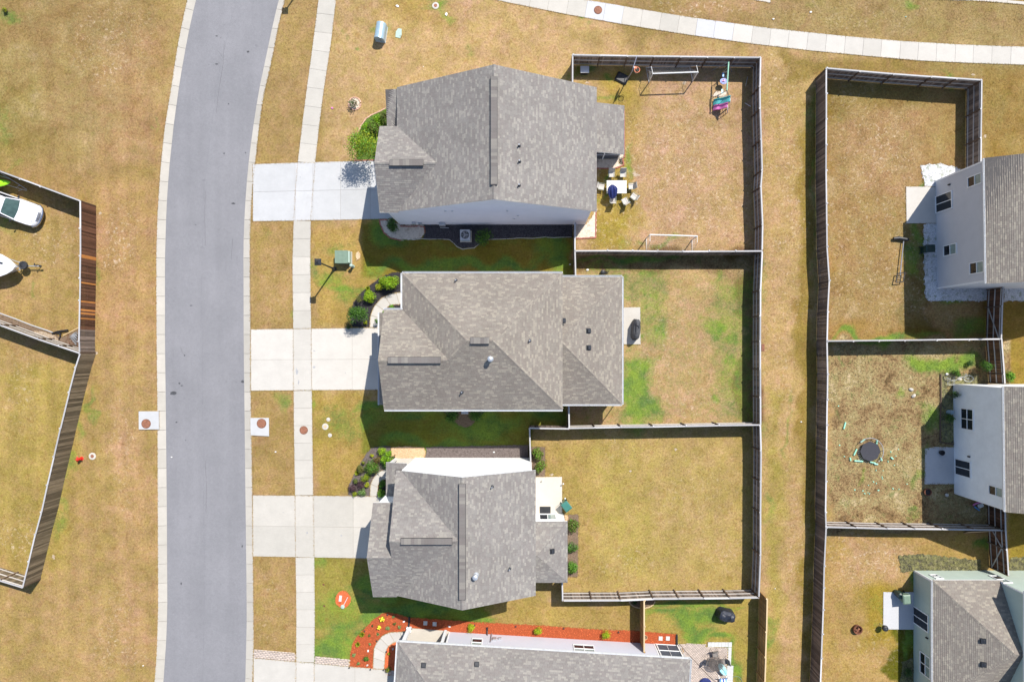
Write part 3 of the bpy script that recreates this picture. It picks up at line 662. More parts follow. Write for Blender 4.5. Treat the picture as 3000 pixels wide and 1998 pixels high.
bed('mulch_bed', T(1, 2, [(1240, 960), (1190, 958), (1130, 962), (1060, 978), (1010, 1032), (960, 1120), (892, 1240), (857, 1310), (846, 1415), (1048, 1420), (1050, 1330), (1070, 1270), (1120, 1200), (1195, 1172), (1280, 1165), (1280, 1040), (1245, 1060)]), M['mulch_grey'], 'curved planted mulch bed before the third house')
bed('mulch_bed', T(1, 2, [(1118, 1420), (1120, 1330), (1135, 1290), (1165, 1272), (1205, 1264), (1300, 1264), (1300, 1430), (1150, 1430)]), M['mulch_black'], 'mulch patch between front walk and third house')
bed('mulch_bed', T(1, 2, [(1240, 970), (1380, 962), (1540, 972), (1562, 1010), (1556, 1050), (1530, 1080), (1240, 1080)]), M['mulch_tan'], 'tan wood chip patch by the white wall')
bed('mulch_bed', T(1, 2, [(1562, 968), (2352, 952)])+T(2, 2, [(165, 952), (165, 1090), (0, 1090)])+T(1, 2, [(2352, 1090), (1530, 1090), (1556, 1050), (1566, 1010)]), M['mulch_grey'], 'long grey mulch strip along the white wall', dens=140)
bed('mulch_bed', T(2, 2, [(150, 965), (306, 966), (306, 1243), (150, 1243)]), M['mulch_brown'], 'brown mulch bed behind the white house corner')
bed('mulch_bed', T(2, 3, [(440, 25), (612, 25), (606, 602), (440, 602)]), M['mulch_brown'], 'brown mulch strip along the back of the third house')
bed('wood_chips', T(2, 3, [(478, 30), (514, 30), (514, 150), (490, 90)]), M['mulch_tan'], 'pale wood chip strip beside the back wall', 'wood chips', z=.036)
bed('mulch_bed', T(1, 2, [(1720, 560), (2110, 560), (2110, 640), (2040, 710), (1980, 775), (1925, 796), (1860, 770), (1790, 705), (1720, 640)]), M['mulch_brown'], 'half round mulch bed south of the middle house')
bed('mulch_bed', T(1, 3, [(858, 1425), (865, 1300), (890, 1200), (940, 1130), (1010, 1060), (1080, 990), (1150, 940), (1220, 924), (1290, 935), (1400, 970), (1700, 990), (2040, 1015), (2352, 1030)])+T(2, 3, [(300, 1045), (870, 1085), (1160, 1092), (1290, 1105), (1508, 1122), (1500, 1225), (800, 1200), (0, 1150)])+T(1, 3, [(1765, 1110), (1770, 1098), (1440, 1070), (1400, 1100), (1230, 1108), (1160, 1140), (1110, 1200), (1085, 1260), (1080, 1330), (1075, 1440)]), M['mulch_red'], 'long red mulch bed around the bottom house', dens=150)
bed('mulch_bed', T(1, 3, [(1178, 1446), (1186, 1330), (1195, 1275), (1215, 1237), (1260, 1204), (1315, 1190), (1400, 1188), (1400, 1500), (1200, 1500)]), M['mulch_red'], 'red mulch corner between front walk and bottom house', dens=150)
bed('mulch_bed', arc(q(1, 3, 800, 806), 23, 25), M['mulch_red'], 'round red mulch bed in the front lawn', dens=150)
bed('mulch_bed', arc(q(2, 3, 1195, 820), 36, 20), M['mulch_brown'], 'round brown mulch bed under the fence corner')
bed('gravel_bed', T(3, 0, [(1405, 1518), (1560, 1505), (1700, 1525), (1800, 1568)])+T(3, 1, [(1800, 150), (1440, 150), (1410, 0)]), M['gravel_white'], 'white gravel patch north of the patio slab', 'gravel bed', 120, .05)
bed('gravel_bed', T(3, 1, [(1425, 487), (1600, 487), (1600, 1060), (2050, 1060), (2050, 1200), (1460, 1200), (1440, 1130), (1432, 900)]), M['gravel_white'], 'white gravel strip around the grey house', 'gravel bed', 120, .05)
bed('gravel_bed', T(3, 1, [(2165, 1040), (2700, 1040), (2700, 1200), (2165, 1200)]), M['gravel_white'], 'white gravel strip beyond the side fence', 'gravel bed', 120, .05)
bed('planting_bed', T(3, 2, [(1580, 290), (1935, 295), (1935, 400), (1640, 420), (1720, 560), (1710, 940), (1590, 940), (1578, 600)]), M['weeds'], 'overgrown dark bed beside the white house', 'planting bed', 150, .07)
bed('planting_bed', T(3, 3, [(1200, 405), (1420, 385), (1700, 425), (1950, 440), (1950, 548), (1340, 545), (1215, 560)]), M['weeds'], 'weedy dark mulch bed north of the sage house', 'planting bed', 150, .09, hard=False)
bed('planting_bed', T(3, 3, [(2215, 430), (2500, 400), (2500, 560), (2220, 560)]), M['weeds'], 'weedy bed beyond the side gate', 'planting bed', 130, .08, hard=False)
bed('planting_bed', T(3, 3, [(1230, 1380), (1333, 1340), (1333, 1700), (1200, 1700)]), M['weeds'], 'dark weedy strip against the sage wall', 'planting bed', 150, .09, hard=False)
z4 = lambda L: [(x/4.613, 720+y/4.613) for x, y in L]
bed('mulch_bed', z4([(-300, 800), (0, 925), (430, 1085), (730, 1185), (830, 1230), (900, 1215), (1075, 1120), (1100, 1400), (700, 1290), (0, 1060), (-300, 960)]), M['mulch_brown'], 'brown mulch strip inside the left fence')
bed('dirt_patch', z4([(470, 1150), (620, 1170), (740, 1210), (800, 1275), (640, 1260), (480, 1200)]), M['dirt'], 'bare sandy patch in the mulch strip', 'dirt patch', z=.045)
bed('sand_patch', [(2085, 282), (2098, 268), (2130, 268), (2128, 280), (2110, 284)], M['sand'], 'bare sand patch under the swing set', 'sand patch', 60, .03, .012)
# sand spots in the lawns
for x, y, rx, ry in ((1980, 1316, 7, 7), (1847, 1380, 5, 6), (1720, 243, 9, 5), (2851, 219, 7, 5), (2886, 400, 7, 6), (294, 625, 6, 7), (157, 1630, 6, 9), (282, 1034, 6, 6), (2006, 243, 9, 9), (1862, 512, 15, 12), (1617, 1390, 8, 5), (2667, 1141, 7, 8), (2674, 1160, 7, 5)):
    flat('sand_spot', [(x+rx*random.uniform(.25, 1.0)*math.cos(i*.35), y+ry*random.uniform(.25, 1.0)*math.sin(i*.35)) for i in range(18)], .008+random.uniform(0, .004), M['dirt'], hard=False)
# ------------------------------------------------------------------ the ground sheet
gx = np.concatenate([[-900, -300, -120, -70], np.arange(-48, 46.01, .2), [70, 120, 300, 900]])
gy = np.concatenate([[-900, -300, -120, -60], np.arange(-31, 33.01, .2), [60, 120, 300, 900]])
XX, YY = np.meshgrid(gx, gy); PX, PY = NX+XX*S, NY-YY*S
def vnoise(px, py, cell, seed):
    r = np.random.default_rng(seed); g = r.random((256, 256)); u = (px/cell) % 255; v = (py/cell) % 255
    i, j = np.floor(u).astype(int), np.floor(v).astype(int); fu, fv = u-i, v-j; fu = fu*fu*(3-2*fu); fv = fv*fv*(3-2*fv)
    i2, j2 = (i+1) % 256, (j+1) % 256
    return (g[j, i]*(1-fu)+g[j, i2]*fu)*(1-fv)+(g[j2, i]*(1-fu)+g[j2, i2]*fu)*fv
def lawn_attr(px, py):
    w = (vnoise(px, py, 60, 1)-.5)*60+(vnoise(px, py, 22, 2)-.5)*26; w2 = (vnoise(px, py, 55, 3)-.5)*60
    x, y = px+w, py+w2
    A = np.zeros(px.shape+(4,))
    def blob(ch, cx, cy, rx, ry, s, p=1.3):
        d = ((x-cx)/rx)**2+((y-cy)/ry)**2
        A[..., ch] = np.maximum(A[..., ch], s*np.exp(-np.power(d, p)))
    def rect(ch, x0, y0, x1, y1, s, f=20, warp=True):
        xa, ya = (x, y) if warp else (px, py)
        d = np.minimum(np.minimum(xa-x0, x1-xa), np.minimum(ya-y0, y1-ya))
        A[..., ch] = np.maximum(A[..., ch], s*np.clip(d/f+.5, 0, 1))
    G_, S_, W_, O_ = 0, 1, 2, 3
    rect(O_, -200, -200, 4000, 3000, .25)
    rect(O_, -200, -100, 130, 460, .9, 120); rect(O_, 150, -50, 330, 500, .6, 100); rect(O_, 270, 780, 330, 1500, .9, 50); rect(O_, 0, 1040, 230, 1700, .8, 60)
    rect(O_, 0, 620, 230, 960, .5, 60); rect(O_, 290, 1500, 460, 2100, .45, 60); rect(O_, 1555, 1280, 2215, 1740, .55, 60); rect(O_, 2700, -50, 3300, 460, .75, 60)
    rect(O_, 2240, -100, 2900, 90, .6, 60); rect(O_, 2330, 230, 2400, 2100, .75, 40); rect(O_, 2240, 1200, 2300, 2100, .7, 40); rect(O_, 2430, 1560, 2700, 2100, .55, 60)
    rect(O_, 1740, 480, 1860, 720, .9, 40); rect(O_, 740, 650, 860, 960, .35, 40); rect(O_, 912, 1140, 1090, 1330, .9, 50); rect(O_, 740, 1145, 862, 1450, .4, 40)
    rect(O_, 740, 1630, 866, 1910, .35, 40); rect(O_, 920, 1630, 1100, 1930, .8, 40); rect(O_, 1480, 1770, 1875, 1850, .5, 40); rect(O_, 2430, 240, 2800, 960, .35, 60)
    rect(O_, 2900, 600, 3400, 2100, .8, 40); rect(O_, 1070, 650, 1680, 800, .9, 30); rect(O_, 1700, 200, 1760, 340, .6, 30); rect(O_, 1120, 1200, 1560, 1320, .9, 30)
    for a in ((1010, 835, 26, 22, 1.0), (975, 800, 40, 30, .65), (1070, 840, 60, 18, .7), (1030, 870, 40, 30, .6), (935, 775, 30, 40, .5), (985, 720, 60, 16, .4),
              (1120, 690, 60, 30, 1.0), (1090, 665, 30, 40, .7), (1200, 785, 120, 22, .95), (1400, 780, 250, 20, 1.0), (1620, 740, 50, 60, .9), (1400, 710, 220, 25, .3),  # green grass in the house shade, strengthened to darken the shaded strip
              (1090, 1185, 30, 22, 1.0), (1070, 1230, 40, 30, .7), (1000, 1240, 50, 60, .45), (1250, 1215, 160, 22, .7), (1420, 1250, 140, 40, .85), (1190, 1298, 100, 12, .9), (1330, 1298, 200, 10, .9), (1620, 1220, 60, 30, .8),
              (840, 1160, 30, 25, .6), (915+8, 1190, 8, 50, .9), (1090, 1715, 60, 40, 1.0), (1180, 1780, 160, 28, 1.0), (1290, 1800, 130, 22, .9), (1080, 1810, 50, 26, 1.1), (960, 1885, 60, 50, 1.0), (1000, 1850, 60, 50, .85), (930, 1905, 40, 40, 1.0), (1040, 1900, 25, 40, 1.1),
              (930, 1655, 16, 30, .6), (1000, 1770, 40, 60, .65), (940, 1800, 40, 60, .5), (1400, 1822, 60, 8, .9), (1090, 1860, 30, 30, .9),
              (2000, 1810, 60, 45, 1.1), (2060, 1790, 60, 30, .9), (1920, 1790, 60, 16, .9), (2040, 1850, 60, 30, 1.0), (2110, 1875, 60, 14, 1.0), (2160, 1930, 20, 60, .9), (1990, 1760, 200, 10, .9),
              (1925, 965, 36, 26, .75), (1895, 870, 22, 22, .7), (1880, 845, 60, 16, .55), (2105, 950, 30, 40, .85), (2125, 1000, 34, 30, .75), (2130, 1070, 30, 35, .7), (2080, 1180, 14, 34, .7), (2150, 1100, 20, 30, .65),
              (1840, 1140, 26, 40, .95), (1880, 1170, 34, 44, .95), (1880, 1215, 40, 22, .8), (2160, 940, 20, 120, .45), (2110, 800, 20, 22, .6), (1900, 810, 50, 14, .7), (1790, 790, 60, 14, .5), (1870, 1010, 20, 20, .7), (2100, 1225, 100, 10, .4),
              (1850, 790-30, 160, 12, .9), (1830, 700, 60, 20, .3), (1940, 700, 60, 12, .6), (1800, 245, 18, 14, .8), (1720, 205, 60, 24, .6), (1765, 500, 8, 80, .9), (1760, 310, 50, 6, .6), (1850, 470, 14, 60, .6),
              (280, 1180, 8, 60, .55), (240, 1230, 14, 50, .5), (205, 1370, 20, 60, .5), (180, 1460, 14, 50, .5), (165, 1540, 20, 40, .5), (6, 380, 30, 90, .35), (0, 30, 30, 30, .6), (20, 640, 40, 40, .45), (290, 810, 12, 80, .4), (230, 1335, 26, 22, .6), (469-14, 365, 8, 16, .4), (95, 960, 40, 10, .4), (105, 850, 10, 10, .5), (12, 490, 80, 8, .3),
              (2520, 984, 100, 10, 1.1), (2600, 990, 50, 14, 1.0), (2700, 990, 60, 10, .6), (2690, 560, 10, 30, .8), (2690, 700, 22, 140, .7), (2860, 965, 80, 30, .7), (2780, 880, 60, 8, .8), (2390, 600, 8, 300, .5), (2380, 340, 10, 100, .4),
              (2740, 1060, 60, 26, 1.3), (2780, 1085, 60, 20, 1.0), (2700, 1050, 40, 26, 1.0), (2840, 1070, 30, 30, 1.0), (2620, 1175, 16, 16, .6), (2620, 1155, 8, 8, .6), (2710, 1230, 30, 34, .75), (2700, 1190, 20, 20, .5), (2520, 1400, 10, 10, .5), (2680, 1410, 20, 18, .55), (2660, 1480, 14, 10, .6), (2700, 1330, 14, 50, .5), (2660, 1500, 20, 20, .5),
              (2680, 1700, 30, 30, .7), (2655, 1840, 20, 10, .6), (2650, 1900, 14, 90, .75), (2560, 1770, 40, 30, .3), (2255, 1880, 16, 50, .8), (2240, 1480, 16, 50, .4), (2320, 1250, 10, 120, .5), (2880, 1600, 40, 22, .9), (2590, 1820, 30, 30, .4),
              (1020, 90, 8, 14, .4), (1110, 95, 26, 34, .55), (1275, 20, 36, 26, .65), (1042, 140, 6, 12, .7), (1700, 50, 40, 8, .7), (1740, 70, 24, 10, .5), (2300, 6, 40, 8, .7), (2680, 20, 24, 10, .7), (2690, 160, 160, 8, .4), (1390, 160, 30, 20, .3), (2780, 240, 16, 20, .6), (1060, 560, 8, 4, 0), (740+50, 690, 14, 26, 0.2), (852, 925, 8, 20, .5)):
        blob(G_, *a)
    for a in ((1980, 480, 110, 160, .8), (2080, 620, 110, 80, .7), (1880, 620, 70, 50, .4), (2000, 330, 120, 80, .5), (340, 670, 50, 60, 1.0), (360, 740, 60, 30, .9), (2310, 600, 44, 300, .7), (2290, 350, 36, 220, .7), (2300, 1000, 40, 300, .35), (2330, 1600, 40, 300, .35),
              (2600, 440, 90, 110, .85), (2560, 800, 90, 120, .7), (2500, 650, 60, 80, .5), (2570, 1640, 90, 40, 1.0), (2480, 1640, 60, 100, .7), (2560, 1900, 100, 80, .3), (1800, 1310, 60, 60, .4), (2120, 1620, 80, 60, .35), (1850, 1650, 120, 50, .35), (2030, 1450, 120, 120, .25),
              (360, 1330, 40, 200, .5), (350, 1850, 60, 120, .6), (60, 1570, 60, 60, .9), (60, 1130, 60, 120, .4), (150, 700, 80, 70, .6), (330, 100, 120, 100, .5), (300, 200, 60, 60, .6), (2050, 20, 140, 20, .9), (2500, 60, 200, 40, .4), (790, 1780, 50, 100, .35), (800, 850, 40, 80, .25), (1960, 1000, 80, 120, .45), (2010, 1180, 120, 30, .4), (1730, 1240, 40, 8, .3), (2400, 1980, 30, 80, .3), (2480, 300, 60, 60, .4), (2270, 900, 30, 400, .4)):
        blob(S_, *a)
    rect(W_, 2425, 1000, 2940, 1552, 1.0, 14); rect(W_, -200, -100, 470, 480, .38, 160); rect(W_, 2240, -100, 3300, 120, .3, 60); rect(W_, 2700, -50, 3300, 460, .3, 60); rect(W_, 2430, 230, 2880, 960, .38, 20); rect(W_, 740, -80, 940, 470, .12, 30)
    rect(S_, 1700, 330, 2220, 735, .45, 60); rect(S_, 2430, 330, 2700, 940, .4, 60); rect(S_, 2240, 200, 2360, 1000, .35, 50)
    rect(W_, 1690, 800, 2230, 1255, .14, 30); rect(G_, 1690, 800, 2230, 1255, .22, 30); rect(G_, 2080, 800, 2230, 1255, .50, 60); rect(G_, 1820, 1040, 1930, 1255, .85, 50); rect(G_, 1700, 800, 1960, 920, .50, 40); rect(G_, 1840, 880, 1960, 1010, .5, 50); rect(W_, 2600, 860, 2800, 960, .4, 40)
    rect(W_, 1700, 740, 2230, 800, .55, 16)
    return np.clip(A, 0, 1.4)
def lawn_tint(px, py):  # regional grass colour; strips in house and fence shade are also painted darker
    w = (vnoise(px, py, 70, 21)-.5)*70+(vnoise(px, py, 18, 22)-.5)*24; w2 = (vnoise(px, py, 60, 23)-.5)*60
    x, y = px+w, py+w2
    def lin(c): c = np.array(c)/255; return c**2.2/1.5
    T = np.zeros(px.shape+(3,))+lin((196, 166, 112))
    def reg(x0, y0, x1, y1, c, f=20, hard=False):
        xa, ya = (px, py) if hard else (x, y)
        d = np.minimum(np.minimum(xa-x0, x1-xa), np.minimum(ya-y0, y1-ya)); k = np.clip(d/f+.5, 0, 1)[..., None]; T[:] = T*(1-k)+lin(c)*k
    reg(-900, -900, 480, 3000, (188, 158, 102), 10); reg(-900, -900, 480, 560, (177, 148, 92), 120); reg(60, -100, 420, 160, (168, 136, 84), 90); reg(-200, 230, 110, 470, (160, 138, 72), 70); reg(300, 120, 470, 480, (192, 152, 104), 70)
    reg(270, 560, 470, 1000, (194, 158, 108), 60); reg(330, 1250, 450, 1950, (196, 160, 112), 60); reg(-100, 1080, 220, 1650, (188, 162, 96), 40)
    reg(950, -300, 1760, 470, (204, 172, 120), 60); reg(1100, -200, 1300, 60, (192, 162, 98), 60)
    reg(738, -300, 945, 1950, (184, 154, 100), 8, True); reg(915, 640, 1110, 970, (192, 162, 94), 20); reg(915, 1140, 1100, 1460, (186, 158, 90), 20); reg(915, 1630, 1110, 1935, (172, 158, 82), 30)
    reg(1060, 655, 1690, 812, (150, 132, 58), 8, True); reg(1060, 1185, 1660, 1330, (140, 138, 60), 8, True)  # strips in house shade: greener grass, with extra shade painted into its colour
    reg(1690, 162, 2226, 735, (201, 167, 122), 20); reg(1740, 200, 1860, 730, (186, 160, 84), 60)
    reg(1690, 738, 2226, 1250, (203, 168, 120), 8, True); reg(1690, 738, 2226, 790, (130, 104, 66), 14); reg(2170, 738, 2230, 1250, (140, 108, 76), 10)  # dark bands along the fences paint their shadows into the lawn colour
    reg(1560, 1252, 2226, 1755, (195, 168, 106), 8, True); reg(1560, 1300, 1780, 1700, (188, 160, 98), 60); reg(1750, 1300, 1890, 1700, (194, 170, 100), 50)
    reg(1110, 1760, 1880, 1860, (188, 160, 96), 10); reg(1110, 1745, 1460, 1830, (120, 130, 50), 20)
    reg(1880, 1750, 2226, 2100, (186, 164, 90), 10, True)
    reg(2238, 150, 2395, 2200, (200, 168, 115), 8, True); reg(2345, 260, 2400, 2200, (168, 142, 78), 18); reg(2244, 1150, 2290, 2200, (186, 164, 96), 24)
    reg(1800, -400, 3400, 128, (172, 146, 94), 40); reg(2000, -20, 2300, 40, (188, 156, 108), 30); reg(2300, 160, 3400, 225, (165, 140, 82), 20)
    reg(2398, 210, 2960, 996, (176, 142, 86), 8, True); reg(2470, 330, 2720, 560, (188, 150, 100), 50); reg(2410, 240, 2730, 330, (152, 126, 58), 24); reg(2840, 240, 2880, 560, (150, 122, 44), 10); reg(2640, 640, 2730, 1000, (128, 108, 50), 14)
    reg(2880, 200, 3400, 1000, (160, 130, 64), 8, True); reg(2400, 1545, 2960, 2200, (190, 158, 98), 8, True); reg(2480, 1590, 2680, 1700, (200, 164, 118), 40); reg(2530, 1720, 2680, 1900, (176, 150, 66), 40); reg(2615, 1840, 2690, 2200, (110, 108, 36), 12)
    reg(2955, 1000, 3400, 2200, (165, 140, 66), 8, True)
    m = .82+.20*vnoise(px, py, 26, 31)[..., None]+.16*vnoise(px, py, 60, 32)[..., None]; st = 1+.035*np.sign(np.sin(px/9.0+.6*np.sin(py/160)))[..., None]*(px < 480)[..., None]
    hu = vnoise(px, py, 85, 41)[..., None]*.6+vnoise(px, py, 33, 42)[..., None]*.4
    T = T*(np.array((.93, .97, .84))*(1-hu)+np.array((1.07, 1.03, 1.18))*hu)
    return T*m*st*np.array((.915, .862, .985))
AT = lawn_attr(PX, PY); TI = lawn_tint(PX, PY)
ZZ = np.zeros_like(XX)
cl = np.array([interp_poly(curbL, 1, t) for t in ys]); cr_ = np.array([interp_poly(curbR, 1, t) for t in ys])
li = np.interp(PY, ys, cl)+5; ri = np.interp(PY, ys, cr_)-5
ZZ[(PX > li) & (PX < ri) & (PY > -900) & (PY < 2900)] = -.28
ZZ += np.where((PX > li-40) & (PX < ri+40), 0, (vnoise(PX, PY, 90, 9)-.5)*.0)
ny_, nx_ = XX.shape; idx = np.arange(ny_*nx_).reshape(ny_, nx_)
F = np.stack([idx[:-1, :-1], idx[:-1, 1:], idx[1:, 1:], idx[1:, :-1]], -1).reshape(-1, 4)
gme = np_mesh('ground', np.stack([XX, YY, ZZ], -1).reshape(-1, 3), F, [M['lawn']])
ca = gme.attributes.new('lawn', 'FLOAT_COLOR', 'POINT'); ca.data.foreach_set('color', AT.reshape(-1).astype(np.float32))
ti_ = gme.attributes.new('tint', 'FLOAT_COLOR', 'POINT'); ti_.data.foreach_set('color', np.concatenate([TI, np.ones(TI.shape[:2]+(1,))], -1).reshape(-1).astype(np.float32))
ground = mesh_obj('ground', gme); tag(ground, kind='structure')
# ------------------------------------------------------------------ surfaces laid in courses
def clip_poly(sub, P):
    out = sub; n = len(P)
    for i in range(n):
        ax, ay = P[i]; bx, by = P[(i+1) % n]; ex, ey = bx-ax, by-ay
        inp = out; out = []
        if not inp: return out
        for j in range(len(inp)):
            p, r_ = inp[j-1], inp[j]
            dp = ex*(p[1]-ay)-ey*(p[0]-ax); dr = ex*(r_[1]-ay)-ey*(r_[0]-ax)
            if dr >= -1e-9:
                if dp < -1e-9: t = dp/(dp-dr); out.append((p[0]+(r_[0]-p[0])*t, p[1]+(r_[1]-p[1])*t))
                out.append(r_)
            elif dp >= -1e-9: t = dp/(dp-dr); out.append((p[0]+(r_[0]-p[0])*t, p[1]+(r_[1]-p[1])*t))
    return out
def frame_of(P, up=True):
    n = Vector((0, 0, 0)); k = len(P)
    for i in range(k): n += P[i].cross(P[(i+1) % k])
    n.normalize()
    if up and n.z < 0: n = -n
    v = Vector((0, 0, 1)); v = (v-n*v.dot(n)).normalized(); u = v.cross(n)
    return n, u, v
def courses(V, F, P, expo, tab, lift, base, n=None, v0=None):
    if n is None: n, u, v = frame_of(P)
    else: v = Vector((0, 0, 1)); u = v.cross(n)
    O = P[0]
    Q = [((p-O).dot(u), (p-O).dot(v)) for p in P]
    if sum(Q[i][0]*Q[(i+1) % len(Q)][1]-Q[(i+1) % len(Q)][0]*Q[i][1] for i in range(len(Q))) < 0: Q.reverse()
    vmin = min(p[1] for p in Q); vmax = max(p[1] for p in Q); umin = min(p[0] for p in Q); umax = max(p[0] for p in Q)
    vv = vmin
    while vv < vmax-1e-4:
        va, vb = vv, min(vv+expo, vmax); uu = umin-(random.uniform(0, tab) if tab else 0)
        while uu < umax:
            w_ = random.uniform(.6, 1.5)*tab if tab else umax-umin+1
            g = .004 if tab else 0
            sub = clip_poly([(uu+g, va), (uu+w_-g, va), (uu+w_-g, vb), (uu+g, vb)], Q)
            uu += w_
            if len(sub) < 3: continue
            b0 = len(V); lf = lift*(random.uniform(.75, 1.3) if tab else 1)
            for (a, c) in sub: V.append(O+u*a+v*c+n*(base+lf*(1-(c-va)/expo)))
            F.append(tuple(range(b0, b0+len(sub))))
            for i in range(len(sub)):
                a, c = sub[i], sub[(i+1) % len(sub)]
                if abs(a[1]-va) < 1e-6 and abs(c[1]-va) < 1e-6:
                    k = len(V); V += [O+u*a[0]+v*a[1]+n*base*.3, O+u*c[0]+v*c[1]+n*base*.3]
                    F.append((b0+i, k, k+1, b0+(i+1) % len(sub)))
        vv += expo
def listmesh(name, V, F, mat, parent, kind=None):
    o0 = ORG.get(parent.name, Vector()) if parent is not None else Vector()
    me = bpy.data.meshes.new(name); me.from_pydata([tuple(Vector(v)-o0) for v in V], [], F); me.materials.append(mat); me.update()
    o = mesh_obj(name, me, parent); ORG[o.name] = o0
    if kind: o['kind'] = kind
    return o
def roof(parent, planes, mat, ridges=(), vents=(), fascia='white', th=.17, caps=True, hips=()):
    """planes: lists of (x, y, h) in plan units"""
    mb = MB(); V, F = [], []
    for P in planes:
        P3 = [G(*p) for p in P]
        n, u, v = frame_of(P3)
        a = sum((P3[i].x*P3[(i+1) % len(P3)].y-P3[(i+1) % len(P3)].x*P3[i].y) for i in range(len(P3)))
        if a < 0: P3 = P3[::-1]
        k = len(P3); b0 = len(mb.v)
        mb.v += P3+[p-Vector((0, 0, th)) for p in P3]
        mb.f.append(list(range(b0, b0+k))); mb.m.append(0); mb.f.append(list(range(b0+k, b0+2*k))[::-1]); mb.m.append(1)
        for i in range(k): mb.f.append([b0+i, b0+k+i, b0+k+(i+1) % k, b0+(i+1) % k]); mb.m.append(1)
        courses(V, F, P3, .142, .27, .016, .012)
    r = mb.build('roof', [M['deck'], M[fascia]], parent, world=True)
    r.location = (0, 0, 0)
    listmesh('shingles', V, F, mat, r, 'stuff')
    cp = MB()
    for (a, b_) in list(ridges)+list(hips):
        A, B = G(*a), G(*b_); d = B-A; L_ = d.length; d.normalize()
        side = d.cross(Vector((0, 0, 1))).normalized(); upv = side.cross(d)
        t = 0
        while t < L_-.02:
            s_ = min(.21, L_-t); c = A+d*(t+s_/2); lf = .03
            for sg in (-1, 1):
                e = side*sg*.13-upv*(.055 if (a, b_) in hips else .06)
                up0 = upv*(lf+.018); up1 = upv*(lf)
                vs = [A+d*t+up0, A+d*(t+s_-.006)+up1, A+d*(t+s_-.006)+up1+e, A+d*t+up0+e]
                cp.add(vs+[x-Vector((0, 0, .02)) for x in vs], [(0, 1, 2, 3), (0, 3, 7, 4), (2, 6, 7, 3), (1, 5, 6, 2)])
            t += .21
    if cp.v:
        o0 = ORG[r.name]; o = listmesh('ridge_caps', cp.v, [tuple(f) for f in cp.f], mat, r, 'stuff')
    for (a, b_) in vents:
        A, B = G(*a), G(*b_); d = (B-A); L_ = d.length; d.normalize(); side = d.cross(Vector((0, 0, 1))).normalized()
        mv = MB(); Mx = Matrix((d, side, Vector((0, 0, 1)))).transposed()
        mv.box((A+B)/2+Vector((0, 0, .035)), (L_, .50, .09), M=Mx)
        mv.mat(1); t = 0
        while t < L_:
            s_ = min(.25, L_-t); mv.box(A+d*(t+s_/2)+Vector((0, 0, .088+random.uniform(0, .006))), (s_-.004, .455, .014), M=Mx); t += .25
        mv.build('ridge_vent', [M['black'], M['vent_cap']], r, world=True)
    return r
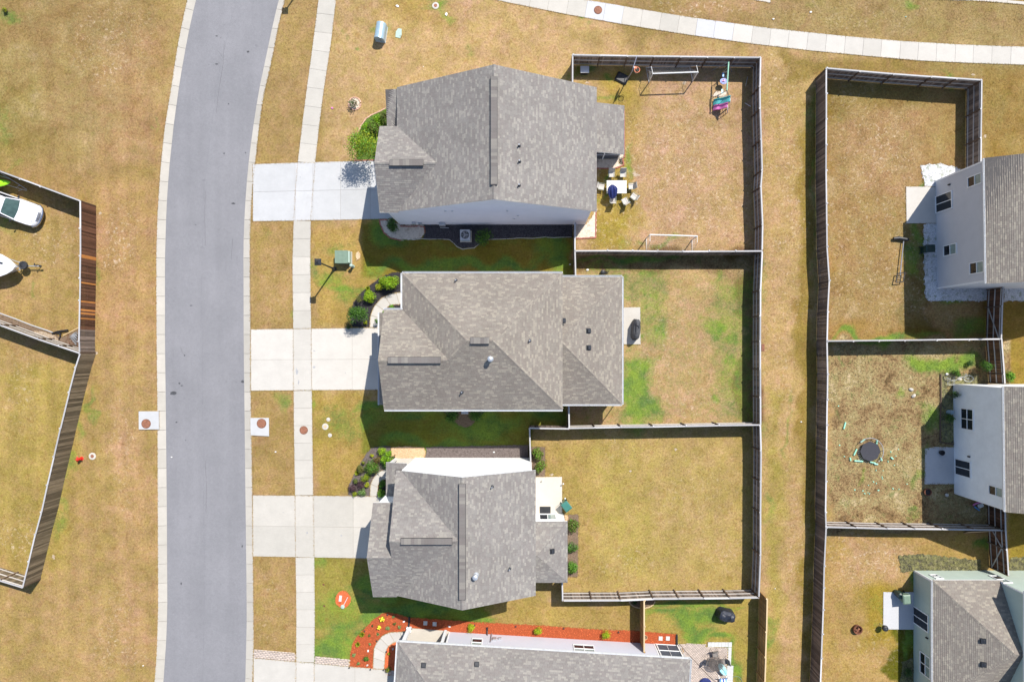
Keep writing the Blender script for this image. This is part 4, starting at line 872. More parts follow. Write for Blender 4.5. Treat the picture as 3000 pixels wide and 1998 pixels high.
class Wall:
    def __init__(s, parent, p0, p1, prof, mat, center, lap=.15, trim=True, base=0.0, name='wall'):
        s.p0, s.p1 = G(*p0), G(*p1); s.a, s.b = p0, p1
        s.u = (s.p1-s.p0); s.L = s.u.length; s.u.normalize(); s.n = s.u.cross(Vector((0, 0, 1)))
        c = G(*center)
        if (s.p0-c).dot(s.n) < 0: s.n = -s.n
        s.parent = parent
        pts = [s.p0+Vector((0, 0, base)), s.p1+Vector((0, 0, base))]+[s.p0+s.u*(t*s.L)+Vector((0, 0, h)) for t, h in prof[::-1]]
        mb = MB(); k = len(pts); back = [p-s.n*.15 for p in pts]; mb.v += pts+back
        mb.f.append(list(range(k))); mb.f.append(list(range(k, 2*k))[::-1]); mb.m += [0, 0]
        for i in range(k): mb.f.append([i, k+i, k+(i+1) % k, (i+1) % k]); mb.m.append(0)
        s.o = mb.build(name, mat, parent, world=True)
        if lap:
            V, F = [], []
            for (ta, ha), (tb, hb) in zip(prof[:-1], prof[1:]):
                if tb-ta < .01: continue
                A_, B_ = s.p0+s.u*(ta*s.L), s.p0+s.u*(tb*s.L); courses(V, F, [A_+Vector((0, 0, base)), B_+Vector((0, 0, base)), B_+Vector((0, 0, hb)), A_+Vector((0, 0, ha))], lap, None, .018, .004, n=s.n)
            listmesh('siding_boards', V, F, mat, s.o, 'stuff')
        if trim:
            tb = MB(); Mx = Matrix((s.u, s.n, Vector((0, 0, 1)))).transposed()
            for t, h in (prof[0], prof[-1]): tb.box(s.p0+s.u*(.05 if t < .5 else s.L-.05)+s.n*.018+Vector((0, 0, (h+base)/2)), (.10, .035, h-base-.02), M=Mx)
            tb.build('corner_trim', M['white'], s.o, world=True)
    def hit(s, p):   # where on this wall is the sighted point p? -> (along, height)
        dx, dy = s.b[0]-s.a[0], s.b[1]-s.a[1]
        num = (s.a[0]-NX)*dy-(s.a[1]-NY)*dx; den = (p[0]-NX)*dy-(p[1]-NY)*dx; k = num/den
        X, Y = NX+(p[0]-NX)*k, NY+(p[1]-NY)*k
        return (G(X, Y)-s.p0).dot(s.u), H*(1-k)
    def window(s, A, B, nt=1, nh=2, name='window', panes=('glass', 'glass_pale'), label=None, fr='white', fw=.07, clampz=None):
        t0, h0 = s.hit(A); t1, h1 = s.hit(B); t0, t1 = sorted((t0, t1)); h0, h1 = sorted((h0, h1))
        if clampz: h0, h1 = max(h0, clampz[0]), min(h1, clampz[1])
        t0, t1 = max(.05, t0), min(s.L-.02, t1)
        Mx = Matrix((s.u, s.n, Vector((0, 0, 1)))).transposed(); mb = MB()
        P = lambda t, h, d: s.p0+s.u*t+s.n*d+Vector((0, 0, h))
        mb.box(P((t0+t1)/2, h0+fw/2, .035), (t1-t0, .09, fw), M=Mx); mb.box(P((t0+t1)/2, h1-fw/2, .035), (t1-t0, .09, fw), M=Mx)
        mb.box(P(t0+fw/2, (h0+h1)/2, .034), (fw, .088, h1-h0-.002), M=Mx); mb.box(P(t1-fw/2, (h0+h1)/2, .034), (fw, .088, h1-h0-.002), M=Mx)
        for i in range(1, nt): mb.box(P(t0+(t1-t0)*i/nt, (h0+h1)/2, .031), (fw*.8, .08, h1-h0-.1), M=Mx)
        for i in range(1, nh): mb.box(P((t0+t1)/2, h0+(h1-h0)*i/nh, .029), (t1-t0-.1, .078, fw*.7), M=Mx)
        o = mb.build(name, M[fr], s.parent, world=True)
        if label: o['label'] = label
        for i in range(nt):
            for j in range(nh):
                ta, tb = t0+(t1-t0)*i/nt+.03, t0+(t1-t0)*(i+1)/nt-.03; ha, hb = h0+(h1-h0)*j/nh+.03, h0+(h1-h0)*(j+1)/nh-.03
                g = M[panes[(j if nh > 1 else i) % len(panes)]]
                MB().box(P((ta+tb)/2, (ha+hb)/2, .022-.004*j), (tb-ta, .012, hb-ha), M=Mx).build('pane', g, o, world=True)
        return o
def gutter(parent, a, b_, h, off=(0, 0), name='gutter', hang=.06, w_=.10):
    A, B = G(a[0], a[1], h-hang), G(b_[0], b_[1], h-hang); d = (B-A); L_ = d.length; d.normalize(); side = d.cross(Vector((0, 0, 1)))
    Mx = Matrix((d, side, Vector((0, 0, 1)))).transposed(); mb = MB(); o = Vector((off[0], off[1], 0))
    c = (A+B)/2+o
    mb.box(c, (L_, w_, .02), M=Mx); mb.box(c+side*w_/2+Vector((0, 0, .05)), (L_, .02, .12), M=Mx); mb.box(c-side*w_/2+Vector((0, 0, .05)), (L_, .02, .12), M=Mx)
    k = max(1, int(L_/1.2))
    for i in range(k+1): mb.box(A+o+d*(L_*i/k)+Vector((0, 0, .10)), (.03, w_, .02), M=Mx)
    return mb.build(name, M['gutter'], parent, world=True)
def downspout(parent, p, h, r=.04, foot=(0, 0)):
    P = G(p[0], p[1]); f = Vector((foot[0], foot[1], 0))
    mb = MB().tube([P+f+Vector((0, 0, .06)), P+Vector((0, 0, .25)), P+Vector((0, 0, h-.1))], r, 6); return mb.build('downspout', M['gutter'], parent, world=True)
def on_plane(P3, p):
    """the sighted point p on a roof plane"""
    n, u, v = frame_of(P3); d = Vector((p[0]-NX, -(p[1]-NY), 0))/S; A = Vector((0, 0, H)); r = Vector((d.x, d.y, -H)); t = (P3[0]-A).dot(n)/r.dot(n)
    return A+r*t, n
def roof_vent(parent, plane, p, kind):
    P, n = on_plane([G(*a) for a in plane], p)
    if kind == 'pipe':
        mb = MB(); mb.lathe(P, [(.14, -.05), (.13, .04), (.055, .09), (.055, .34), (.04, .34)], 10); o = mb.build('vent_pipe', M['black_metal'], parent, world=True, smooth=True)
        MB().lathe(P+Vector((0, 0, .34)), [(.06, 0), (.06, .03)], 10).build('pipe_collar', M['steel_dark'], o, world=True)
        return o
    if kind == 'box':
        u = Vector((-n.y, n.x, 0)).normalized(); Mx = Matrix((u, n.cross(u), n)).transposed()
        mb = MB().box(P+n*.03, (.42, .42, .04), M=Mx).box(P+n*.12-Mx.col[1]*.03, (.32, .30, .14), M=Mx, bev=.03)
        return mb.build('roof_vent', M['black_metal'], parent, world=True)
    if kind == 'turbine':
        o = MB().lathe(P, [(.26, -.1), (.22, .06), (.15, .12), (.15, .42)], 14).build('flue_pipe', M['steel'], parent, world=True, smooth=True)
        MB().lathe(P+Vector((0, 0, .42)), [(.13, 0), (.19, .03), (.20, .14), (.14, .19), (.02, .21)], 14).build('flue_cap', M['steel'], o, world=True, smooth=True)
        return o
# ------------------------------------------------------------------ fences
FH = 1.93; UNIT = {}
def unit(mat, kind='cube'):
    k = (mat.name, kind)
    if k not in UNIT:
        mb = MB()
        if kind == 'picket': mb.add([(-.5, -.5, 0), (.5, -.5, 0), (.5, .5, 0), (-.5, .5, 0), (-.5, -.5, .985), (-.3, -.5, 1), (.3, -.5, 1), (.5, -.5, .985), (-.5, .5, .985), (-.3, .5, 1), (.3, .5, 1), (.5, .5, .985)],
                                    [(3, 2, 1, 0), (0, 1, 7, 6, 5, 4), (2, 3, 8, 9, 10, 11), (1, 2, 11, 7), (3, 0, 4, 8), (5, 6, 10, 9), (4, 5, 9, 8), (6, 7, 11, 10)])
        else: mb.box((0, 0, 0), (1, 1, 1))
        me = bpy.data.meshes.new(kind); me.from_pydata([tuple(v) for v in mb.v], [], mb.f); me.materials.append(mat); me.update(); UNIT[k] = me
    return UNIT[k]
def fence(label, pts, ref, board='wood_grey', cap='wood_cap', rail='wood_rail', post='wood_post', bay=2.42, pick=.143, name='privacy_fence', group='wooden privacy fences', chooser=None, braces=(), fh=FH, plan=False, gates=()):
    P = [G(*p) for p in pts] if plan else [G(*gp(p, fh)) for p in pts]
    root = thing(name, label, 'fence', P[0], 0, group); O = P[0]; rf = G(*gp(ref, 0))
    def put(nm, mesh, c, ang, sc, tilt=0):
        o = mesh_obj(nm, mesh, root, c-O, (tilt, 0, ang), sc); return o
    bayn = 0
    for si in range(len(P)-1):
        A, B = P[si], P[si+1]; d = B-A; L_ = d.length
        if L_ < .2: continue
        d.normalize(); ang = math.atan2(d.y, d.x); nrm = Vector((-d.y, d.x, 0))
        if (rf-(A+B)/2).dot(nrm) < 0: nrm = -nrm
        nb = max(1, round(L_/bay)); bl = L_/nb
        for b_ in range(nb):
            z = random.uniform(-.02, .02); a0 = A+d*(bl*b_); c = a0+d*(bl/2)
            put('post', unit(M[post]), a0+nrm*.075+Vector((0, 0, fh/2+.02)), ang, (.095, .095, fh+.04))
            put('post_cap', unit(M[cap]), a0+nrm*.075+Vector((0, 0, fh+.055)), ang, (.115, .115, .03))
            for hz in (.30, 1.02, 1.74): put('rail', unit(M[rail]), c+nrm*.03+Vector((0, 0, hz+z)), ang, (bl-.01, .042, .088))
            put('cap_board', unit(M[cap]), c+nrm*.018+Vector((0, 0, fh+.02+z)), ang+random.uniform(-.003, .003), (bl-.008, .115, .034))
            npk = max(1, round(bl/pick)); pw = bl/npk
            for k in range(npk):
                m_ = M[chooser((si, b_, k), a0+d*(k*pw))] if chooser else M[board]
                put('picket', unit(m_, 'picket'), a0+d*(pw*(k+.5))-nrm*.002*(k % 3)+Vector((0, 0, .03)), ang+random.uniform(-.02, .02), (pw-random.uniform(.003, .010), .018, fh-.03+z+random.uniform(-.012, .0)), random.uniform(-.006, .006))
            if bayn in braces:
                Lb = math.hypot(bl, 1.4); o = put('brace', unit(M[rail]), c+nrm*.065+Vector((0, 0, 1.02)), ang, (Lb, .035, .09)); o.rotation_euler = (0, -math.atan2(1.4, bl)*(1 if bayn % 2 else -1), ang)
            bayn += 1
        if si == len(P)-2: put('post', unit(M[post]), B+nrm*.075+Vector((0, 0, fh/2+.02)), ang, (.095, .095, fh+.04))
    return root
YARD1 = (1950, 450)
fence('grey fence along the north edge of the goal yard, behind the swings', [(1677, 161), (1838, 164), (1994, 166), (2228.6, 169)], YARD1)
fence('short grey fence from the northwest yard corner down to the top house', [(1677, 161), (1677, 262)], YARD1)
fence('grey fence along the alley side of the goal yard', [(2228.6, 169), (2227, 255), (2227.7, 319), (2233.4, 500), (2230, 548), (2235, 659), (2233.4, 736)], YARD1, braces=(7,))
fence('grey fence between the two goals\' yard and the patchy green yard', [(1685, 736), (1780, 735.5), (2000, 738), (2233, 736.6)], YARD1)
fence('short grey side fence between top and middle houses', [(1684, 653), (1684, 736), (1686, 815)], (1800, 700))
fence('grey fence on the alley side of the patchy green yard', [(2233.4, 737), (2228.6, 851), (2228, 1000), (2228.6, 1245)], (1950, 1000))
fence('grey fence along the south of the patchy green yard', [(1667, 1255), (1819, 1252), (1914, 1251), (2106, 1247), (2228.6, 1245)], (1950, 1000))
fence('short grey side fence by the middle house corner', [(1666, 1182), (1667, 1255)], (1800, 1200))
fence('short brown fence piece west of the middle yard corner', [(1551, 1253.5), (1667, 1255)], (1600, 1400))
fence('short grey side fence meeting the white house corner', [(1551, 1253.5), (1554, 1351)], (1700, 1350))
fence('grey fence on the alley side of the olive yard', [(2228, 1246), (2230, 1319), (2228.6, 1500), (2228.6, 1625), (2224, 1749)], (1950, 1500))
fence('grey fence with bare rails along the south of the olive yard', [(1648, 1759.5), (1819, 1759), (1914.5, 1754.7), (2138, 1752.5), (2224, 1750.5)], (1950, 1500))
fence('short grey side fence south of the third house', [(1646.7, 1703), (1648, 1759.5)], (1800, 1700))
fence('new orange cedar fence running to the bottom house', [(1886.5, 1758), (1886.5, 1910)], (2000, 1850), 'wood_new', 'wood_cap_new', 'wood_new', 'wood_new', group='new cedar fences')
fence('new orange cedar fence beside the covered grill lawn', [(2248, 1753), (2246, 1850), (2241.4, 1998), (2238, 2120)], (2000, 1850), 'wood_new', 'wood_cap_new', 'wood_new', 'wood_new', group='new cedar fences')
RX = (2300, 600)
fence('long brown board fence, top stretch along the alley', [(2420, 200), (2419, 500), (2420.6, 596), (2422, 723), (2428.6, 822), (2423.8, 914), (2422, 998)], (2600, 600), 'wood_grey')
fence('long brown board fence, stretch beside the trampoline yard', [(2422, 998), (2423.8, 1096), (2420.6, 1319), (2417.4, 1500), (2419, 1545)], (2600, 1200), 'wood_grey')
fence('long brown board fence, bottom stretch beside the fire pit yard', [(2419, 1545), (2414, 1657), (2411, 1785), (2403, 1998), (2398, 2120)], (2600, 1800), 'wood_grey')
fence('dark fence along the north of the gravel house yard', [(2420, 200), (2617, 217), (2728, 225), (2876, 235)], (2650, 500))
fence('dark fence on the northeast of the gravel house yard', [(2876, 235), (2873.4, 490)], (2650, 400))
fence('grey fence between gravel house yard and trampoline yard', [(2424, 998.4), (2650, 996), (2932, 992.7)], (2650, 1200))
fence('brown side fence and gate south of the grey house', [(2940, 842.8), (2937, 897), (2934, 992.7), (2942, 1095.7), (2943.6, 1124)], (2700, 1000), 'wood_dark', braces=(1,))
fence('grey fence between trampoline yard and fire pit yard', [(2419, 1544), (2600, 1549), (2760, 1550.6), (2946.8, 1553.8)], (2650, 1300))
fence('brown side gate fence between white and sage houses', [(2945, 1492), (2946.8, 1553.8), (2950, 1609.6), (2954.7, 1685)], (2700, 1600), 'wood_dark', braces=(1, 2), fh=2.2)
def choose_left(k, p):
    y = NY-p.y*S; r = random.random()
    if y < 965: return 'wood_rust' if r > .93 else 'wood_dark'
    if y < 1035: return 'wood_grey'
    return 'wood_olive'
fence('dark brown fence with orange boards beside the car and boat yard', [(236.5, 588.8), (237, 750), (235, 880), (233, 1000), (234, 1035.4)], (100, 800), chooser=choose_left)
fence('olive brown slanting fence left of the street', [(236, 1036.7), (223, 1076.5), (204, 1150), (178.6, 1255), (159.4, 1338), (140, 1421), (122.8, 1500), (105, 1565), (86, 1644.7), (67, 1721)], (0, 1400), chooser=choose_left)
fence('dark fence behind the parked white car', [(-120, 457), (0, 501.5), (120, 545.5), (236, 588.8)], (50, 700), 'wood_dark')
fence('grey fence south of the boat yard', [(-120, 911), (0, 953.5), (110, 994), (234, 1035.4)], (50, 800), 'wood_olive')
fence('brown fence closing the bottom left yard', [(67, 1721), (0, 1700.5), (-130, 1660)], (0, 1500), 'wood_olive')
# ------------------------------------------------------------------ houses
h1 = thing('house', 'top house with plain grey gable roof and lavender grey siding', 'house', G(1465, 500)); e, rd = 5.6, 9.6
c1 = (1465, 500)
r1 = roof(h1, [[(1202, 334, e), (1465, 334, rd), (1465, 661, rd), (1202, 661, e)], [(1465, 334, rd), (1728, 334, e), (1728, 661, e), (1465, 661, rd)],
          [(1156, 437, 5.61), (1202, 437, 5.61), (1315, 550, 7.34), (1156, 550, 7.34)], [(1156, 664, 5.6), (1156, 550, 7.34), (1315, 550, 7.34), (1205, 664, 5.6)],
          [(1170, 338, 5.48), (1203, 338, 5.58), (1203, 442, 4.95), (1170, 442, 4.75)],  # low porch roof, tilted southward to make the eave shadow widen into a triangle
          [(1716, 346, 3.62), (1815, 346, 2.8), (1815, 481, 2.8), (1716, 481, 3.62)]], M['shingle'],
     ridges=[((1465, 334, rd), (1465, 661, rd)), ((1156, 550, 7.34), (1310, 550, 7.34))],
     vents=[((1465, 364, rd), (1465, 626, rd)), ((1195, 550, 7.34), (1281, 550, 7.34))])
Wall(h1, (1172.5, 658), (1714, 658), [(0, 5.45), (.09, 5.45), (.54, 9.35), (1, 5.65)], M['side_lav'], c1)
Wall(h1, (1714, 340), (1714, 656), [(0, 5.5), (1, 5.5)], M['side_lav'], c1, lap=None); Wall(h1, (1215, 338), (1714, 338), [(0, 5.5), (.5, 9.3), (1, 5.5)], M['side_lav'], c1, lap=None)
Wall(h1, (1172.5, 440), (1172.5, 656), [(0, 5.4), (.5, 7.1), (1, 5.4)], M['side_lav'], c1, lap=None, trim=False); Wall(h1, (1172.5, 441), (1215, 441), [(0, 5.4), (1, 5.4)], M['side_lav'], c1, lap=None, trim=False)
Wall(h1, (1215, 342), (1215, 441), [(0, 5.4), (1, 5.4)], M['side_lav'], c1, lap=None, trim=False)
w1 = Wall(h1, (1720, 466), (1810, 466), [(0, 2.75), (1, 2.6)], M['screen'], (1760, 400), lap=None, trim=False, name='porch_screen')
for k in (0, .5, 1):
    MB().box(w1.p0+w1.u*(w1.L*k)+Vector((0, 0, 1.32)), (.09, .09, 2.64)).build('porch_post', M['white'], h1, world=True)
MB().box((w1.p0+w1.p1)/2+Vector((0, -.04, 1.25)), (w1.L, .03, .05)).build('screen_rail', M['white'], h1, world=True)
for p in ((q(2, 0, 65, 1343)), q(2, 0, 68, 1487), q(2, 1, 65, 138)): roof_vent(h1, [(1465, 334, rd), (1728, 334, e), (1728, 661, e)], p, 'pipe')
h2 = thing('house', 'middle house with grey hip roof and lower rear wing', 'house', G(1440, 1003)); e = 6.1; gr = 8.05
S1 = (1171, 1182, e)
roof(h2, [[(1219.5, 826, e), (1219.5, 921, e), (1348, 1051.5, 8.02), (1396.5, 1003, 8.74)], [(1219.5, 826, e), (1396.5, 1003, 8.74), (1460, 1003, 8.74), (1637, 826, e)],
          [(1637, 826, e), (1460, 1003, 8.74), (1637, 1180, e)], [(1348, 1180, e), (1637, 1180, e), (1460, 1003, 8.74), (1396.5, 1003, 8.74), (1348, 1051.5, 8.02)],
          [(1171, 1181, 6.09), (1348, 1181, 6.09), (1348, 1051.5, 8.03), (1171, 1051.5, 8.03)], [(1171, 921, 6.1), (1219.5, 921, 6.1), (1349, 1051.5, 8.03), (1171, 1051.5, 8.03)],
          [(1806.5, 824, 3.2), (1806.5, 1175, 3.2), (1631, 999.5, 5.3)], [(1631, 824, 3.2), (1631, 999.5, 5.3), (1806.5, 824, 3.2)], [(1631, 1175, 3.2), (1631, 999.5, 5.3), (1806.5, 1175, 3.2)]], M['shingle_brown'],
     ridges=[((1396.5, 1003, 8.74), (1460, 1003, 8.74)), ((1171, 1051.5, 8.03), (1345, 1051.5, 8.03))],
     hips=[((1219.5, 826, e), (1396.5, 1003, 8.74)), ((1637, 826, e), (1460, 1003, 8.74)), ((1637, 1180, e), (1460, 1003, 8.74)), ((1806.5, 824, 3.2), (1631, 999.5, 5.3)), ((1806.5, 1175, 3.2), (1631, 999.5, 5.3)), ((1348, 1051.5, 8.03), (1396.5, 1003, 8.74))],
     vents=[((1405, 1003, 8.74), (1452, 1003, 8.74)), ((1196, 1051.5, 8.03), (1329, 1051.5, 8.03))])
roof(h2, [[(1133, 922, 2.7), (1178, 922, 3.25), (1178, 1178, 3.25), (1133, 1178, 2.7)]], M['shingle_brown'])
for a, b_, hh in (((1219.5, 826), (1637, 826), 6.1), ((1219.5, 826), (1219.5, 919), 6.1), ((1171, 921), (1219.5, 921), 6.1), ((1173, 1181), (1637, 1181), 6.1), ((1637, 824), (1806.5, 824), 3.2), ((1806.5, 824), (1806.5, 1175), 3.2), ((1631, 1175), (1806.5, 1175), 3.2), ((1133, 922), (1133, 1178), 2.7)):
    cx, cy = (a[0]+b_[0])/2, (a[1]+b_[1])/2; dx, dy = b_[0]-a[0], b_[1]-a[1]; L_ = math.hypot(dx, dy); nx, ny = dy/L_, -dx/L_
    if (cx-1450)*nx+(cy-1003)*ny < 0: nx, ny = -nx, -ny
    gutter(h2, a, b_, hh, (nx*.075, -ny*.075))
c2 = (1440, 1003)
for a, b_, hh in (((1228, 836), (1628, 836), 5.95), ((1628, 836), (1628, 1172), 5.95), ((1180, 1172), (1628, 1172), 5.95), ((1228, 836), (1228, 930), 5.95), ((1180, 930), (1228, 930), 5.95), ((1180, 930), (1180, 1172), 5.95), ((1628, 834), (1796, 834), 3.1), ((1796, 834), (1796, 1166), 3.1), ((1628, 1166), (1796, 1166), 3.1)):
    Wall(h2, a, b_, [(0, hh), (.5, 7.6), (1, hh)] if a == (1180, 930) and b_[0] == 1180 else [(0, hh), (1, hh)], M['side_pale'], c2 if hh > 4 else (1710, 1000), lap=None, trim=False)
E2 = [(1637, 826, 6.1), (1460, 1003, 8.74), (1637, 1180, 6.1)]; SS2 = [(1171, 1181, 6.09), (1348, 1181, 6.09), (1348, 1051.5, 8.03)]; NN2 = [(1219.5, 826, 6.1), (1396.5, 1003, 8.74), (1460, 1003, 8.74)]; EX2 = [(1806.5, 824, 3.2), (1806.5, 1175, 3.2), (1631, 999.5, 5.3)]
roof_vent(h2, NN2, q(1, 1, 1838, 1010), 'pipe'); roof_vent(h2, SS2, q(1, 2, 1893, 465), 'pipe'); roof_vent(h2, SS2, q(1, 2, 2155, 160), 'turbine'); roof_vent(h2, E2, q(2, 1, 162, 1562), 'pipe')
roof_vent(h2, EX2, (1649.5, 939.5), 'box'); roof_vent(h2, EX2, q(2, 1, 700, 1472), 'box'); roof_vent(h2, EX2, q(2, 2, 702, 58), 'box')
h3 = thing('house', 'third house with crossing grey gables and bright white side wall', 'house', G(1385, 1500)); e = 5.9; s_ = .52/33.5; c3 = (1385, 1500)
rd = e+182*s_
roof(h3, [[(1203, 1341, e), (1385, 1341, rd), (1385, 1669, rd), (1203, 1669, e)], [(1385, 1341, rd), (1567, 1341, e), (1567, 1669, e), (1385, 1669, rd)],
          [(1203, 1341, e+13*s_), (1216, 1341, e+13*s_), (1375, 1500, e+172*s_), (1203, 1500, e+172*s_)], [(1203, 1500, e+172*s_), (1375, 1500, e+172*s_), (1203, 1672, e)],
          [(1141, 1549, e+123*s_), (1203, 1549, e+123*s_), (1203, 1672, e), (1141, 1672, e)], [(1141, 1426, e), (1203, 1426, e), (1203, 1549, e+123*s_), (1141, 1549, e+123*s_)]], M['shingle'],
     ridges=[((1385, 1341, rd), (1385, 1669, rd)), ((1203, 1500, e+172*s_), (1370, 1500, e+172*s_)), ((1141, 1549, e+123*s_), (1203, 1549, e+123*s_))],
     vents=[((1385, 1356, rd), (1385, 1643, rd)), ((1232, 1500, e+172*s_), (1360, 1500, e+172*s_))])
roof(h3, [[(1153.6, 1337, 3.0), (1214, 1337, 3.5), (1214, 1429, 3.5), (1153.6, 1429, 3.0)]], M['shingle'])
roof(h3, [[(1656.7, 1502, 2.8), (1656.7, 1672, 2.8), (1572, 1587, 3.85)], [(1553, 1502, 2.8), (1656.7, 1502, 2.8), (1572, 1587, 3.85), (1553, 1587, 3.85)], [(1553, 1672, 2.8), (1553, 1587, 3.85), (1572, 1587, 3.85), (1656.7, 1672, 2.8)]], M['shingle'])
WN = Wall(h3, (1216, 1341), (1556, 1341), [(0, 5.95), (.5, 8.55), (1, 5.95)], M['side_white'], c3)
Wall(h3, (1556, 1343), (1556, 1662), [(0, 5.8), (1, 5.8)], M['side_white'], c3, lap=None); Wall(h3, (1150, 1662), (1556, 1662), [(0, 5.75), (.13, 5.75), (.58, 8.3), (1, 5.75)], M['side_white'], c3, lap=None, trim=False)
Wall(h3, (1216, 1343), (1216, 1432), [(0, 5.8), (1, 6.9)], M['side_white'], c3); Wall(h3, (1206, 1400), (1206, 1600), [(0, 6.8), (.5, 8.3), (1, 6.8)], M['side_white'], c3, lap=None, trim=False)
Wall(h3, (1150, 1431), (1216, 1431), [(0, 5.75), (1, 5.75)], M['side_white'], (1200, 1550)); Wall(h3, (1150, 1431), (1150, 1662), [(0, 5.7), (.5, 7.5), (1, 5.7)], M['side_white'], c3, lap=None, trim=False)
MB().prism([G(1158, 1342), G(1215, 1342), G(1215, 1430), G(1158, 1430)], 0, .12, .01).build('porch_floor', M['concrete_cream'], h3, world=True)
MB().box(G(1161, 1344, 1.55), (.2, .2, 2.9)).build('porch_post', M['white'], h3, world=True)
WE = Wall(h3, (1553, 1504.6), (1649.3, 1504.6), [(0, 2.7), (1, 2.7)], M['side_white'], (1600, 1600))
WE.window((1579, 1506.6), (1631, 1524), 2, 1, 'sliding_door', ('glass', 'glass_pale'))
Wall(h3, (1649.3, 1504.6), (1649.3, 1664), [(0, 2.7), (1, 2.7)], M['side_white'], (1600, 1600), lap=None); Wall(h3, (1553, 1664), (1649.3, 1664), [(0, 2.7), (1, 2.7)], M['side_white'], (1600, 1600), lap=None)
EE3 = [(1385, 1341, rd), (1567, 1341, 5.9), (1567, 1669, 5.9)]
roof_vent(h3, EE3, q(1, 2, 2170, 1333), 'pipe'); roof_vent(h3, EE3, q(1, 3, 2330, 522), 'pipe'); roof_vent(h3, EE3, q(1, 3, 2018, 585), 'turbine'); roof_vent(h3, [(1656.7, 1502, 2.8), (1656.7, 1672, 2.8), (1572, 1587, 3.85)], q(2, 3, 367, 365), 'box')
# small return eave at the north-west corner
MB().box(G(1209, 1344, 5.95), (.5, .35, .12)).build('return_eave', M['deck'], h3, world=True)
# bottom house, turned three degrees
th4 = math.atan2(48, 814.5); U4 = (math.cos(th4), math.sin(th4)); V4 = (-math.sin(th4), math.cos(th4)); O4 = (1184.5, 1837.6)
def f4(a, b_, h=0): return (O4[0]+U4[0]*a+V4[0]*b_, O4[1]+U4[1]*a+V4[1]*b_, h)
h4 = thing('house', 'long low house at the bottom edge with grey hip roof', 'house', G(*f4(400, 200)[:2])); c4_ = f4(400, 200)[:2]; LL, DD, e = 816, 400, 2.75; rr = e+200/33.5*.42
PN4 = [f4(0, 0, e), f4(LL, 0, e), f4(LL-200, 200, rr), f4(200, 200, rr)]
roof(h4, [PN4, [f4(0, 0, e), f4(200, 200, rr), f4(0, 400, e)], [f4(LL, 0, e), f4(LL, 400, e), f4(LL-200, 200, rr)], [f4(0, 400, e), f4(200, 200, rr), f4(LL-200, 200, rr), f4(LL, 400, e)]], M['shingle'],
     hips=[(f4(0, 0, e), f4(200, 200, rr)), (f4(LL, 0, e), f4(LL-200, 200, rr))], ridges=[(f4(200, 200, rr), f4(LL-200, 200, rr))])
gutter(h4, f4(0, 0)[:2], f4(LL, 0)[:2], e, (0, .075)); gutter(h4, f4(0, 0)[:2], f4(0, 400)[:2], e, (-.075, 0)); gutter(h4, f4(LL, 0)[:2], f4(LL, 400)[:2], e, (.075, 0))
W4 = Wall(h4, (1316, 1850.5), (1917.7, 1885.5), [(0, 2.6), (1, 2.6)], M['side_pale'], c4_)
Wall(h4, (1316, 1850.5), (1311, 1930), [(0, 2.6), (1, 2.6)], M['side_pale'], (1500, 1900)); Wall(h4, (1200, 1925), (1311, 1930), [(0, 2.6), (1, 2.6)], M['side_cream'], (1250, 2050)); Wall(h4, (1200, 1925), (1180, 2230), [(0, 2.6), (1, 2.6)], M['side_pale'], c4_, lap=None, trim=False)
W4.window(q(1, 3, 1985, 1166), q(1, 3, 2074, 1245), 1, 2, clampz=(.8, 2.5)); W4.window(q(2, 3, 560, 1222), q(2, 3, 768, 1312), 2, 2, clampz=(.8, 2.5))
MB().prism([G(1194, 1838), G(1316, 1847), G(1312, 1932), G(1192, 1926)], 0, .10, .01).build('porch_floor', M['concrete_cream'], h4, world=True)
MB().box(G(1199, 1841, 1.35), (.30, .30, 2.5), rot=-th4).box(G(1199, 1841, .15), (.42, .42, .3), rot=-th4).build('porch_post', M['white'], h4, world=True)
MB().box(G(1306, 1846.5, 1.35), (.22, .22, 2.5), rot=-th4).build('porch_post', M['white'], h4, world=True)
MB().box(G(1178, 1985, 1.3), (.30, .30, 2.5)).box(G(1185, 1988, 2.5), (.3, 1.2, .2)).build('porch_post', M['white'], h4, world=True)
sc4 = Wall(h4, (1918.5, 1885.6), (1985, 1889.5), [(0, 2.6), (1, 2.6)], M['screen'], c4_, lap=None, trim=False, name='porch_screen')
Wall(h4, (1985, 1889.5), (1972, 2200), [(0, 2.6), (1, 2.6)], M['side_pale'], c4_)
fr4 = MB(); Mx = Matrix((sc4.u, sc4.n, Vector((0, 0, 1)))).transposed()
for t in (0.05, .5, .97): fr4.box(sc4.p0+sc4.u*(sc4.L*t)+sc4.n*.03+Vector((0, 0, 1.3)), (.09 if t != .5 else .025, .08 if t != .5 else .03, 2.56), M=Mx)
for z in (.06, 1.2, 2.5): fr4.box((sc4.p0+sc4.p1)/2+sc4.n*.032+Vector((0, 0, z)), (sc4.L, .05, .05), M=Mx)
fr4.build('screen_frame', M['white'], h4, world=True)
roof_vent(h4, PN4, q(1, 3, 1540, 1412), 'box'); roof_vent(h4, PN4, q(1, 3, 2028, 1402), 'box')
